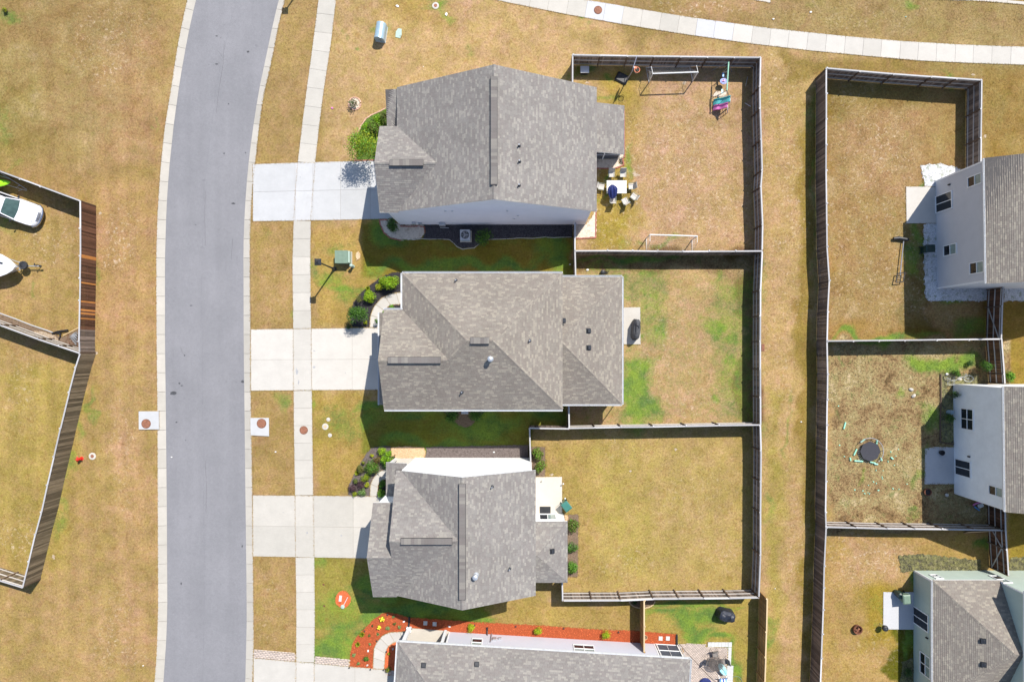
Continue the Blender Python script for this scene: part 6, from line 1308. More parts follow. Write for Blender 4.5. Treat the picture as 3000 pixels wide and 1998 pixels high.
# wall boxes on the top house and the bottom house
def wall_box(parent, x, y, z, d, mat, name='meter_box'): return MB().box(G(x, y, z), d, bev=.02).build(name, M[mat], parent, world=True)
wall_box(h1, 1300, 664, .9, (.50, .26, .6), 'steel'); wall_box(h1, 1219, 662, 1.1, (.30, .16, .35), 'steel', 'meter_box'); wall_box(h1, 1236, 662, .95, (.34, .14, .2), 'steel', 'gas_meter'); wall_box(h1, 1330, 660, .7, (.1, .1, .1), 'white_pl', 'vent_hood')
for px, py in (q(1, 1, 1740, 369), q(1, 1, 1803, 369), q(1, 1, 2309, 367), q(2, 1, 18, 440), q(2, 1, 53, 410)):
    kk = (658-NY)/(py-NY); X = NX+(px-NX)*kk; wall_box(h1, X, 660, H*(1-kk), (.16, .10, .14), 'white_pl', 'vent_hood')
MB().tube([G(1222, 668, .08), G(1234, 668, .9)], .03, 6).tube([G(1290, 668, .1), G(1315, 669, .12)], .03, 6).build('conduit', M['steel'], h1, world=True)
wall_box(h4, 1450.5, 1855.5, 1.0, (.34, .14, .5), 'steel'); wall_box(h4, 1466, 1856, .9, (.26, .16, .25), 'steel', 'gas_meter'); wall_box(h4, 1441, 1854, .9, (.08, .08, 1.6), 'steel', 'conduit')
MB().tube([G(1428, 1858, .3), G(1427, 1846, .06), G(1427, 1836, .05)], [.05, .07, .11], 8).build('splash_pipe', M['black'], h4, world=True)
o = MB().tube([G(1197, 1836, .1), G(1199, 1822, .06), G(1199.5, 1806, .05)], [.09, .09, .09], 8).build('drain_pipe', M['black']); tag(o, 'black corrugated drain pipe at the porch corner of the bottom house', 'drain pipe')
o = MB().tube([G(1982, 1886, .1), G(1982, 1870, .06), G(1982, 1857, .05)], [.1, .1, .1], 8).build('drain_pipe', M['black']); tag(o, 'black drain pipe beside the screened porch', 'drain pipe')
downspout(h2, (1809, 1172), 3.1); downspout(h2, (1152, 1186), 2.6); downspout(h4, (1989, 1888), 2.6)
o = MB().box((0, 0, .07), (.62, .45, .12), bev=.03).box((0, .45, .35), (.5, .4, .6), bev=.03).build('utility_box', M['steel']); o.location = G(1362, 1205); tag(o, 'grey block between two dark shrubs south of the middle house', 'utility box')
for (c, r_, x, y, lb) in ((1, 3, 1557, 1022, 'left grey square paver on the shaded red mulch'), (1, 3, 1642, 1030, 'right grey square paver on the shaded red mulch'), (2, 3, 1364, 1162, 'left pale square paver beyond the cedar fence'), (2, 3, 1430, 1162, 'right pale square paver beyond the cedar fence')):
    o = MB().box((0, 0, 0), (.34, .35, .06), bev=.01).build('stepping_stone', M['paver_grey']); o.location = G(*q(c, r_, x, y))+Vector((0, 0, .06)); o.rotation_euler = (0, 0, -.05); tag(o, lb, 'paver')
for (c, r_, x, y, lb) in ((1, 3, 1360, 1008, 'white oval stone near the top of the red mulch'), (1, 3, 1031, 1277, 'white stone beside the bottom front walk'), (1, 3, 1024, 1408, 'flat pale stone at the bottom of the red mulch'), (1, 3, 1260, 1258, 'pale stone under the west gutter'), (3, 2, 1312, 442, 'upper tan boulder in the weedy yard'), (3, 2, 1335, 500, 'lower tan boulder in the weedy yard'), (3, 2, 1755, 345, 'pale stone beside the bicycle'), (1, 3, 1777, 1054, 'small white lamp on the red mulch')):
    s = .12 if c == 1 else .22
    o = MB().lathe((0, 0, 0), [(s*.8, 0), (s, .05), (s*.7, s*.6), (.02, s*.75)], 10, ry=.65).build('stone', M['white_pl' if 'white' in lb else 'stone_pale'], smooth=True); o.location = G(*q(c, r_, x, y))+Vector((0, 0, .02)); o.rotation_euler = (0, 0, .9+x); tag(o, lb, 'stone')
bm_ = MB().lathe((0, 0, 0), [(.05, 0), (.05, .12), (.07, .13), (.01, .17)], 8)
lights = [(1211, 942), (1000, 1093), (1112, 1182), (1431, 1072), (1750, 1090), (860, 1428), (1054, 1444), (1360, 1100), (1201, 1281), (1174, 1448), (2008, 1040), (2387, 1050), (2827, 1068), (3330, 1103)]
lb_ = ['at the north tip of the red mulch', 'on the lawn edge of the red mulch', 'at the bend of the bottom walk', 'left of the porch floor', 'right of the porch floor', 'at the lower left corner of the red mulch', 'at the driveway end of the walk', 'where walk meets porch', 'inside the walk curve', 'at the inner walk end', 'beside the first yellow green shrub', 'between first and second yellow green shrubs', 'right of the middle yellow green shrub', 'near the cedar fence']
for k, ((x, y), l) in enumerate(zip(lights, lb_)):
    o = bm_.build('garden_light', M['black']) if k == 0 else mesh_obj('garden_light', o.data); o.location = G(*q(1, 3, x, y))+Vector((0, 0, .03)); tag(o, 'small black garden light '+l, 'garden light', 'black garden lights on the red mulch')
# round red bed ornaments
o = thing('garden_sign', 'grey slab sign lying on the round red bed', 'garden sign', G(*q(1, 3, 777, 796))+Vector((0, 0, .06)), R(-8)); MB().box((0, 0, 0), (.24, .52, .05), bev=.01).build('slab', M['paver_grey'], o); MB().tube([(-.08, -.3, .0), (-.08, -.42, .0), (.08, -.42, 0), (.08, -.3, 0)], .015, 5).build('wire_foot', M['black_metal'], o)
o = thing('shovel', 'large white ornamental shovel standing in the round red bed', 'shovel', G(*q(1, 3, 803, 866))+Vector((0, 0, .05)), 0)
MB().tube([(0, 0, .05), (.45, .85, .25)], .03, 8).build('handle', M['white_pl'], o, smooth=True); MB().lathe((-.02, -.02, .05), [(.02, 0), (.17, .02), (.17, .06), (.02, .10)], 14, ry=1.1).build('blade', M['util_mint'], o, smooth=True)
for x, y, lb in ((620, 671, 'upper dark hole with pink edge in the bottom front lawn'), (626, 867, 'lower dark hole in the bottom front lawn')):
    o = MB().lathe((0, 0, .0), [(.09, 0), (.07, .035), (.04, .01)], 10).build('valve_cover', M['rust_dark']); o.location = G(*q(1, 3, x, y)); tag(o, lb, 'valve cover')
o = MB().box((0, 0, 0), (.26, .6, .03)).build('rust_grate', M['rust']); o.location = G(*q(2, 2, 2305, 57))+Vector((0, 0, .03)); tag(o, 'rusty red grate beside the alley fence', 'grate')
g2 = MB()
for k in range(5): g2.box((0, -.24+.12*k, .02), (.22, .03, .012))
g2.build('grate_bar', M['rust_dark'], o)
o = MB().box((0, 0, 0), (.95, .60, .03), bev=.01).build('door_mat', M['black']); o.location = G(1597, 1493)+Vector((0, 0, .07)); tag(o, 'dark grey door mat on the cream patio', 'door mat')
for k in range(3):
    b = [(q(2, 2, 285, 1262)), q(2, 2, 468, 1298), q(2, 2, 485, 1432)][k]; o = thing('garden_light', ['solar stake light at the top left patio corner', 'solar stake light at the right patio edge', 'solar stake light above the green bin'][k], 'garden light', G(b[0], b[1]), group='solar stake lights by the cream patio')
    MB().tube([(0, 0, 0), (0, 0, .38)], .015, 6).build('stake', M['steel'], o); MB().lathe((0, 0, .38), [(.03, 0), (.07, .08), (.07, .1), (.02, .13)], 10).build('lamp_head', M['white_pl'], o)
# wheeled bins
def bin_(loc, rot, mat, label, tilt=0.0):
    o = thing('wheelie_bin', label, 'bin', loc, rot); m = M[mat]
    MB().loft([[(x*a, y*b_, z) for x, y in ((-1, -1), (1, -1), (1, 1), (-1, 1))] for a, b_, z in ((.22, .26, .05), (.29, .36, .95), (.31, .38, .98))]).build('body', m, o)
    MB().loft([[(x*a, y*b_-.01, z) for x, y in ((-1, -1), (1, -1), (1, 1), (-1, 1))] for a, b_, z in ((.32, .40, .985), (.33, .41, 1.03), (.25, .32, 1.09))]).build('lid', m, o)
    MB().tube([(-.24, .43, .98), (-.24, .50, .98), (.24, .50, .98), (.24, .43, .98)], .02, 6).build('handle', m, o)
    for s in (-1, 1): MB().tube([(s*.25, .30, .12), (s*.31, .30, .12)], .12, 14).build('wheel', M['black'], o)
    return o
bin_(at(q(2, 2, 500, 1515), 1.0), R(38), 'bin_green', 'teal green wheeled bin beside the cream patio'); bin_(at(q(3, 1, 1490, 716), 1.0), R(90), 'bin_dark', 'black wheeled bin against the grey house'); bin_(at(q(3, 3, 1275, 806), 1.0), R(5), 'util_green', 'green wheeled bin beside the sage wall')
o = thing('storage_box', 'small grey lidded storage box in the shaded yard corner', 'storage box', at(q(2, 0, 668, 640), .6), 0)
MB().loft([[(x*a, y*a*.8, z) for x, y in ((-1, -1), (1, -1), (1, 1), (-1, 1))] for a, z in ((.28, 0), (.36, .55))]).build('body', M['black'], o); MB().box((0, 0, .58), (.78, .62, .08), bev=.05).build('lid', M['steel'], o)
# ------------------------------------------------------------------ sport things
o = thing('basketball_hoop', 'portable basketball hoop with black base and orange rim', 'basketball hoop', G(1822, 231), R(-27))
MB().loft([[(x*a, y*b_, z) for x, y in ((-1, -.8), (-.8, -1), (.8, -1), (1, -.8), (1, .8), (.8, 1), (-.8, 1), (-1, .8))] for a, b_, z in ((.56, .42, 0), (.56, .42, .1), (.44, .32, .2))]).build('base', M['black'], o)
MB().tube([(.42, 0, .05), (.56, .02, 1.2), (.66, .08, 2.75)], .045, 8).build('pole', M['steel_dark'], o); MB().tube([(.2, 0, .15), (.52, .01, .9)], .025, 6).build('brace', M['steel_dark'], o)
inv = Matrix.Rotation(R(27), 3, 'Z'); L0 = G(1822, 231)
def loc_(x, y, z): v = inv @ (G(x, y)-L0); return Vector((v.x, v.y, z))
a0, a1 = loc_(1848, 215, 2.3), loc_(1840, 240, 2.3); mb = MB(); d = (a1-a0).normalized(); side = d.cross(Vector((0, 0, 1))); Mx = Matrix((d, side, Vector((0, 0, 1)))).transposed()
mb.box((a0+a1)/2+Vector((0, 0, .35)), (1.05, .04, .75), M=Mx, bev=.015).build('backboard', simple('clear_backboard', (.42, .46, .62), .2, .05), o)
rc = loc_(1853, 240.5, 2.38); MB().tube([rc+Vector((math.cos(t)*.225, math.sin(t)*.225, 0)) for t in np.linspace(0, 6.283, 25)], .025, 6).build('rim', M['orange'], o)
MB().box((rc+(a0+a1)/2)/2-Vector((0, 0, -.03)), (.22, .16, .03), rot=.3).build('rim_bracket', M['orange'], o)
nb = MB()
for k in range(12):
    t = k*.5236; nb.tube([rc+Vector((math.cos(t)*.22, math.sin(t)*.22, 0)), rc+Vector((math.cos(t+.3)*.16, math.sin(t+.3)*.16, -.22)), rc+Vector((math.cos(t)*.13, math.sin(t)*.13, -.4))], .006, 4); nb.tube([rc+Vector((math.cos(t)*.22, math.sin(t)*.22, 0)), rc+Vector((math.cos(t-.3)*.16, math.sin(t-.3)*.16, -.22)), rc+Vector((math.cos(t)*.13, math.sin(t)*.13, -.4))], .006, 4)
nb.build('net', M['white_pl'], o)
def goal(name, label, posts, back, h, cross_h=1.8):
    """posts: plan feet of the two uprights; back: plan ends of the ground bar"""
    O = G(*posts[0]); o = thing(name, label, 'football goal', O, group='two white football goals')
    A, B = G(*posts[0])-O, G(*posts[1])-O; C, D = G(*back[0])-O, G(*back[1])-O; up = Vector((0, 0, h)); z = Vector((0, 0, .05))
    MB().tube([A+up, B+up], .055, 8).build('crossbar', M['white_pl'], o, smooth=True)
    for P in (A, B): MB().tube([P, P+up], .045, 8).build('post', M['white_pl'], o, smooth=True)
    MB().tube([A+z, C+z, D+z, B+z], .03, 8).build('ground_frame', M['white_pl'], o)
    for P, Q in ((A, C), (B, D)): MB().tube([P+up, P+(Q-P)*.45+Vector((0, 0, h)), Q+z], .02, 6).build('side_stay', M['white_pl'], o)
    nt = MB(); n = 26
    for i in range(n+1):
        t = i/n; a = A+(B-A)*t+up; b_ = C+(D-C)*t+z; m_ = (a+b_)/2-Vector((0, 0, .18)); nt.tube([a, m_, b_], .0045, 3, False)
    for i in range(1, 9):
        t = i/9; sg = Vector((0, 0, -.18*4*t*(1-t))); nt.tube([A+up+(C+z-A-up)*t+sg, B+up+(D+z-B-up)*t+sg], .0045, 3, False)
    for P, Q in ((A, C), (B, D)):
        for i in range(1, 7): t = i/7; nt.tube([P+up*t, Q+z+(P-Q)*0+(up*0)] if i < 1 else [P+up*t, P+(Q-P)*(1-t*.9)+up*t*.9], .004, 3, False)
    nt.build('net', M['white_pl'], o); return o
goal('football_goal', 'white football goal by the north fence, opening south', [(1901, 243), (2029, 238.5)], [(1892, 199), (2020, 197)], 1.8)
goal('football_goal', 'white football goal by the south fence of the same yard', [(1893, 699), (2027, 703)], [(1893, 738), (2027, 742)], 1.8)
# swing set
def sw_(x, y, h=0): return W(( 2060+x/7.84, 160+y/7.84), h)
o = thing('swing_set', 'childrens swing set with pale green beam', 'swing set', sw_(570, 500, 0)); O = ORG[o.name]; hb = 2.0
A, B = sw_(585, 180, hb)-O, sw_(545, 832, hb)-O
MB().tube([A, B], .06, 8).build('top_beam', M['swing_green'], o, smooth=True)
for P, F1 in ((A, sw_(200, 370)), (A, sw_(655, 405)), (B, sw_(140, 1045)), (B, sw_(600, 1010))): MB().tube([P, F1-O], .028, 6).build('leg', M['steel_dark'], o)
MB().tube([sw_(340, 965, .5)-O, sw_(600, 965, .5)-O], .02, 6).build('cross_bar', M['white_pl'], o)
def sw_seat(nm, c, h, mat, kind, tops, label=None):
    c3 = sw_(c[0], c[1], h)-O
    if kind == 'bucket':
        s = MB().loft([[c3+Vector((math.cos(t)*a*1.25, math.sin(t)*a, z)) for t in np.linspace(0, 5.76, 12)] for a, z in ((.16, -.16), (.24, -.05), (.26, .05))], True).build(nm, M[mat], o)
        MB().box(c3+Vector((-.02, 0, .07)), (.26, .08, .06)).box(c3+Vector((0.02, .05, .1)), (.08, .2, .06)).build('safety_bar', M['pink'], s)
    else: s = MB().box(c3, (.16, .38, .05), bev=.02).build(nm, M[mat], o)
    for t in tops:
        P = A+(B-A)*t; MB().tube([P, c3+Vector((random.uniform(-.1, .1), .15*(1 if t < .5 else -1), .05))], .009, 4).build('rope', M['white_pl'], o)
sw_seat('baby_swing_seat', (468, 620), .55, 'blue', 'bucket', (.40, .44, .5)); sw_seat('swing_seat', (460, 470), .7, 'sky_blue', 'flat', (.14, .3, .34)); sw_seat('swing_seat', (437, 850), .5, 'aqua', 'flat', (.7, .86))
def slide(label, mat, a, b_, h0, h1, wd):
    A_, B_ = sw_(*a, h0), sw_(*b_, h1); o = thing('slide', label, 'slide', Vector((A_.x, A_.y, 0)), group='two small plastic slides'); d = (B_-A_); d.z = 0; L_ = d.length; d.normalize(); sd = Vector((-d.y, d.x, 0)); O_ = ORG[o.name]
    zs = lambda t: h0+(h1-h0)*t+.06*math.sin(t*9)
    rings = []
    for i in range(13):
        t = i/12; c = A_+d*(L_*t)-O_; c.z = zs(t)
        rings.append([c-sd*wd/2+Vector((0, 0, .12)), c-sd*(wd/2-.05)+Vector((0, 0, .13)), c-sd*(wd/2-.07), c+sd*(wd/2-.07), c+sd*(wd/2-.05)+Vector((0, 0, .13)), c+sd*wd/2+Vector((0, 0, .12)), c+sd*wd/2-Vector((0, 0, .05)), c-sd*wd/2-Vector((0, 0, .05))])
    MB().loft(rings).build('chute', M[mat], o)
    e_ = B_-O_
    for s in (-1, 1): MB().tube([e_+sd*s*wd*.4, Vector((e_.x+d.x*.35, e_.y+d.y*.35, 0))+sd*s*wd*.5], .025, 6).build('ladder_rail', M['blue' if mat == 'pink' else 'steel_dark'], o)
    for k in range(3): c = e_*(1-(k+1)/4)+Vector((e_.x+d.x*.35, e_.y+d.y*.35, 0))*((k+1)/4); MB().tube([c-sd*wd*.45, c+sd*wd*.45], .022, 6).build('rung', M['white_pl'], o)
slide('teal slide next to the swing set', 'teal', (235, 1110), (620, 1025), .12, 1.15, .52); slide('pink slide below the teal one', 'pink', (230, 1240), (560, 1170), .12, 1.05, .44)
for k, (a, b_, lb) in enumerate((((1045, 490), (975, 730), 'loose metal pole in the shade near the alley fence'), ((980, 1095), (1095, 1195), 'loose bent metal pole south of the straight one'))):
    P = sw_(*a, .3); o = MB().tube([Vector((0, 0, .05)), sw_(*b_, .3)-P+Vector((0, 0, .25))], .025, 6).build('metal_pole', M['steel']); o.location = Vector((P.x, P.y, .02)); tag(o, lb, 'metal pole')
# patio furniture
def chair(loc, rot, label, seat='beige', frame='chair_frame', back='beige'):
    o = thing('patio_chair', label, 'chair', loc, rot)
    MB().loft([[(-.24, -.24, z), (.24, -.24, z), (.25, .22, z-.02), (-.25, .22, z-.02)] for z in (.41, .435)]).build('seat', M[seat], o)
    MB().loft([[(-.24, .22+t, z), (.24, .22+t, z), (.24, .25+t, z), (-.24, .25+t, z)] for t, z in ((0, .42), (.16, .95))]).build('backrest', M[back], o)
    for s in (-1, 1):
        MB().tube([(s*.27, -.27, 0), (s*.27, -.25, .62), (s*.27, .24, .64), (s*.25, .30, .7)], .017, 6).build('arm_frame', M[frame], o)
        MB().tube([(s*.26, .38, 0), (s*.26, .22, .42), (s*.25, .40, .96)], .017, 6).build('leg', M[frame], o)
    return o
zc = lambda x, y, h=.4: at((1740+x/7.84, 440+y/7.84), h)
ch = chair(zc(400, 560), R(0), 'left chair above the white slatted table')
def cdup(loc, rot, label):
    return dup(ch, loc, rot, label)
cdup(zc(665, 560), R(0), 'right chair above the white slatted table'); cdup(zc(170, 850), R(80), 'chair at the left end of the white slatted table'); cdup(zc(860, 840), R(-85), 'chair at the right end of the white slatted table')
cdup(zc(915, 1070), R(-125), 'pale chair facing the table corner from the right'); cdup(zc(710, 1170), R(-150), 'pale chair angled below the white slatted table'); cdup(zc(430, 1150), R(180), 'chair under the folded navy umbrella')
o = thing('patio_table', 'white slatted patio table with folded umbrella on it', 'table', zc(522, 848, .72), 0)
for k in range(9): MB().box((0, -.50+.125*k, .72), (1.72, .112, .03), bev=.006).build('slat', M['white_pl'], o)
MB().box((0, 0, .69), (1.6, 1.0, .04)).build('frame', M['chair_frame'], o)
for sx in (-1, 1):
    for sy in (-1, 1): MB().tube([(sx*.76, sy*.46, 0), (sx*.76, sy*.46, .69)], .025, 6).build('leg', M['chair_frame'], o)
o = thing('umbrella', 'folded navy patio umbrella leaning across the table', 'umbrella', zc(470, 1180, .6)); O = ORG[o.name]
top = zc(415, 800, 1.35)+Vector((0, 0, 0))-O; bot = zc(440, 1245, .5)-O; top.z = 1.35; bot.z = .5
MB().tube([bot, top], .022, 8).build('pole', M['chair_bronze'], o)
rings = []
ax = (top-bot).normalized(); s1 = ax.cross(Vector((0, 0, 1))).normalized(); s2v = s1.cross(ax)
for i, (t, r) in enumerate(((.30, .14), (.42, .26), (.6, .34), (.78, .36), (.9, .26), (1.0, .08))):
    c = bot+(top-bot)*t; rings.append([c+(s1*math.cos(a)+s2v*math.sin(a)*.6)*r*(1+.28*math.cos(a*7)) for a in np.linspace(0, 6.283*23/24, 24)])
MB().loft(rings).build('canopy', M['navy'], o)
for k in (-1, 0, 1): MB().tube([bot+(top-bot)*.55+s1*.3*k, bot+(top-bot)*.12+s1*.18*k], .010, 4).build('rib', M['chair_bronze'], o)
def covered_grill(loc, rot, L_, w_, h_, mat, label, seed=3):
    o = thing('covered_grill', label, 'grill', loc, rot); random.seed(seed); rings = []
    for z, a in ((0, 1.06), (.35, 1.0), (.75, .97), (.9, .92), (1.0, .70), (1.04, .35)):
        rings.append([(math.copysign(abs(math.cos(t))**.6, math.cos(t))*L_/2*a*(1+.04*math.sin(t*9+z*5)), math.copysign(abs(math.sin(t))**.6, math.sin(t))*w_/2*a*(1+.05*math.sin(t*7+z*8)), z*h_*(1+(.10*math.cos(t*2) if z > .8 else 0))) for t in np.linspace(0, 6.283*31/32, 32)])
    MB().loft(rings).build('fabric_cover', M[mat], o, smooth=False); MB().tube([(-L_*.46, -w_*.3, h_*.45), (-L_*.52, 0, h_*.47), (-L_*.46, w_*.3, h_*.45)], .02, 6).build('handle', M['black'], o); MB().lathe((L_*.1, -w_*.25, h_*.98), [(.05, 0), (.04, .05)], 8).build('knob', M['black'], o); return o
covered_grill(at((1864, 965), .7), R(86), 1.75, .68, 1.15, 'cover', 'grey covered grill on the small concrete patio')
covered_grill(at(q(2, 3, 1968, 957), .6), R(-12), 1.45, .95, 1.0, 'cover_navy', 'navy black covered grill on the lawn by the cedar fence', 8)
o = MB().box((0, 0, .04), (.95, .5, .08), bev=.02).build('concrete_block', M['paver_grey']); o.location = G(*q(2, 3, 1937, 915)); tag(o, 'pale slab behind the navy covered grill', 'concrete block')
o = thing('garden_hose', 'black tangled hose heap by the middle house roof', 'hose', G(*q(2, 1, 840, 935))); random.seed(5)
mb = MB(); pts = [Vector((random.gauss(0, .2), random.gauss(0, .13), .05+random.random()*.15)) for _ in range(26)]; mb.tube(pts, .018, 5).build('hose_coil', M['black'], o); MB().lathe((-.1, 0, .1), [(.05, 0), (.18, .05), (.18, .2), (.04, .25)], 12).build('hose_reel', M['black'], o)
# bottom patio
pf = thing('patio_paving', 'tan brick paved patio behind the bottom house', 'patio', G(2060, 1950), kind='structure')
zz_ = lambda x, y: (1970+x/11.21, 1860+y/11.21)
for poly in ([zz_(175, 275), zz_(1070, 290), zz_(1110, 390), zz_(1820, 390), zz_(1780, 1000), zz_(1760, 1548), (2126, 2150), (1960, 2150), (1985, 1890)],):
    tag(paver_field(poly, .22, .11, M['paver'], 'pavers', pf, ang=-.05, z=.045), kind='stuff'); HARD.append(poly)
    flat('patio_bedding', poly, .02, simple('sandy_joint', (.38, .32, .27), .95), hard=False)
for k, (x, y) in enumerate([(1190+115*i, 300) for i in range(7)]): pass
for i in range(7):
    x = 1160+113*i; MB().prism([G(*zz_(x, 228)), G(*zz_(x+109, 224)), G(*zz_(x+106, 378)), G(*zz_(x-3, 380))], -.02, .06, .01).build('border_slab', M['paver_grey'], pf, world=True)
for i in range(5):
    y = 395+118*i; MB().prism([G(*zz_(1832-4*i, y)), G(*zz_(1938-5*i, y)), G(*zz_(1936-5*i, y+114)), G(*zz_(1830-4*i, y+114))], -.02, .06, .01).build('border_slab', M['paver_grey'], pf, world=True)
for i in range(6):
    y = 990+120*i; MB().prism([G(*zz_(1790-4*i, y)), G(*zz_(1996-5*i, y+4)), G(*zz_(1994-5*i, y+118)), G(*zz_(1788-4*i, y+116))], -.02, .065, .01).build('border_slab', M['paver_grey'], pf, world=True)
HARD.append([zz_(1150, 220), zz_(1945, 220), zz_(1925, 985), zz_(2000, 990), zz_(1960, 1800), zz_(1760, 1800), zz_(1820, 385), zz_(1150, 385)])
zt = lambda x, y, h=.4: at(zz_(x, y), h)
SG = glass('smoked_glass', (.13, .11, .095), .08); SG.node_tree.nodes['Principled BSDF'].inputs['Alpha'].default_value = .45
o = thing('patio_table', 'round dark glass table on the brick patio', 'table', zt(1440, 960, .72))
MB().lathe((0, 0, .70), [(.60, 0), (.60, .02), (.58, .03)], 30).build('glass_top', SG, o); MB().tube([(math.cos(t)*.6, math.sin(t)*.6, .71) for t in np.linspace(0, 6.283, 31)], .02, 6).build('rim', M['chair_bronze'], o)
for k in range(4): a = k*1.571+.5; MB().tube([(math.cos(a)*.5, math.sin(a)*.5, 0), (math.cos(a)*.3, math.sin(a)*.3, .4), (math.cos(a)*.5, math.sin(a)*.5, .7)], .018, 6).build('leg', M['chair_bronze'], o)
MB().lathe((0, 0, .72), [(.03, 0), (.03, .1)], 8).build('umbrella_ring', M['chair_bronze'], o)
c0 = chair(zt(1400, 620), R(5), 'dark framed chair above the round glass table', 'beige_dark', 'chair_bronze', 'beige_dark')
dup(c0, zt(1210, 890), R(75), 'dark framed chair left of the round glass table'); dup(c0, zt(1690, 870), R(-75), 'dark framed chair right of the round glass table')
o = thing('pool_float', 'aqua inflatable ring draped beside the glass table', 'pool float', zt(1650, 1130, .5)+Vector((0, 0, .35)), R(-60))
for rr_ in (.5, .3): MB().tube([(math.cos(t)*rr_*1.0, math.sin(t)*rr_*.42, .1+.05*math.sin(t)) for t in np.linspace(0, 6.283, 26)], .085, 8).build('air_tube', M['aqua'], o, smooth=True)
o = thing('beach_chair', 'blue and white striped beach chair at the bottom edge', 'chair', zt(1690, 1480, .5), R(4))
for i, mt in enumerate(('sky_blue', 'white_pl', 'blue', 'white_pl', 'sky_blue')): MB().loft([[(-.30+.12*i, y, z), (-.30+.12*i+.115, y, z), (-.30+.12*i+.115, y, z+.02), (-.30+.12*i, y, z+.02)] for y, z in ((-.3, .35), (0, .30), (.38, .85))]).build('stripe', M[mt], o)
for s in (-1, 1): MB().tube([(s*.31, -.35, 0), (s*.31, .1, .32), (s*.31, .40, .88)], .015, 6).tube([(s*.31, .3, 0), (s*.31, -.3, .38)], .015, 6).build('chair_frame', M['steel'], o)
o = thing('pool_float', 'dark blue rounded float at the bottom edge of the patio', 'pool float', zt(1100, 1640, .3), 0); MB().lathe((0, 0, 0), [(.5, 0), (.56, .14), (.46, .26), (.1, .29)], 20).build('air_cushion', M['navy'], o, smooth=True)
o = MB().tube([G(*zz_(*p))+Vector((0, 0, .075)) for p in ((215, 260), (330, 400), (520, 620), (780, 880), (940, 1060), (1140, 1270), (1390, 1500), (1600, 1700))], .018, 6).build('garden_hose', M['chair_bronze']); tag(o, 'long dark hose crossing the brick patio diagonally', 'hose')
o = MB().tube([G(*zz_(*p))+Vector((0, 0, .04)) for p in ((1870, 1500), (1980, 1380), (2060, 1340), (2150, 1350), (2230, 1400), (2300, 1540), (2340, 1700))], .02, 6).build('garden_hose', M['util_green']); tag(o, 'short dark hose loop on the lawn beside the patio', 'hose')
o = MB().box((0, 0, .25), (.25, .3, .5), bev=.03).build('planter', M['wood_new']); o.location = G(*zz_(285, 480)); tag(o, 'small orange brown box at the porch corner', 'planter')
o = thing('flower_pot', 'tan round pot next to the cedar fence base', 'pot', G(*gp(q(2, 3, 1222, 1157), .3))); MB().lathe((0, 0, 0), [(.14, 0), (.2, .3), (.22, .32), (.19, .32), (.17, .22)], 16, cap=True).build('pot', M['ply'], o, smooth=True); MB().lathe((0, 0, .2), [(.17, 0), (.17, .03)], 12).build('soil', M['mulch_brown'], o)
o = MB().box((0, 0, .2), (1.25, .06, .4), bev=.02).build('plastic_panel', M['sky_blue']); o.location = G(2030, 1744); tag(o, 'blue plastic strip at the foot of the rail fence', 'panel')
# rocking chairs on the bottom porch
for k, (x, lb) in enumerate(((1225, 'left white chair on the bottom porch'), (1270, 'right white chair on the bottom porch'))):
    if k == 0: rc_ = chair(G(x, 1895), R(185), lb, 'side_cream', 'chair_bronze', 'side_cream')
    else: dup(rc_, G(x, 1897), R(180), lb)
# ------------------------------------------------------------------ right yards
z5 = lambda x, y, h=0: at(q(3, 1, x, y), h)
o = thing('basketball_hoop', 'fallen basketball hoop lying on the lawn', 'basketball hoop', z5(1222, 780)); O = ORG[o.name]
b0, b1 = z5(1230, 655)-O, z5(1195, 965)-O
MB().tube([b0+Vector((0, 0, .25)), b1+Vector((0, 0, .30))], .045, 8).build('pole', M['steel_dark'], o)
MB().tube([z5(1140, 630)-O+Vector((0, 0, .2)), z5(1190, 625)-O+Vector((0, 0, .22)), z5(1272, 640)-O+Vector((0, 0, .25))], [.13, .17, .14], 12).build('base', M['black'], o, smooth=True)
f4_ = [z5(1172, 950)-O, z5(1238, 942)-O, z5(1222, 1025)-O, z5(1155, 1032)-O]; fb = MB(); up = Vector((0, 0, .32))
for i in range(4): fb.tube([f4_[i]+up, f4_[(i+1) % 4]+up], .045, 6)
m1, m2 = (f4_[0]+f4_[3])/2, (f4_[1]+f4_[2])/2; fb.tube([m1+up, m2+up], .03, 6).tube([(f4_[0]+f4_[1])/2+up, m1*.5+m2*.5+up], .03, 6)
fb.build('backboard_frame', M['black'], o)
z6 = lambda x, y, h=0: at(q(3, 2, x, y), h)
o = thing('trampoline', 'broken round black trampoline in the weedy yard', 'trampoline', z6(922, 1005)); 
MB().lathe((0, 0, .30), [(.88, 0), (.88, .02), (.5, .015)], 8).build('jumping_mat', M['tramp'], o)
fr = MB(); fr.tube([(math.cos(t)*1.16, math.sin(t)*1.16, .3) for t in np.linspace(-.9, 2.4, 20)], .025, 6); fr.build('frame_ring', M['steel'], o)
sp = MB()
for k in range(40): a = k*.157; sp.tube([(math.cos(a)*.93, math.sin(a)*.93, .31), (math.cos(a)*1.12, math.sin(a)*1.12, .3)], .006, 3)
sp.build('springs', M['steel_dark'], o)
for k in range(5): a = k*1.257; MB().tube([(math.cos(a)*1.12, math.sin(a)*1.12, 0), (math.cos(a)*1.12, math.sin(a)*1.12, .3)], .025, 6).build('leg', M['steel_dark'], o)
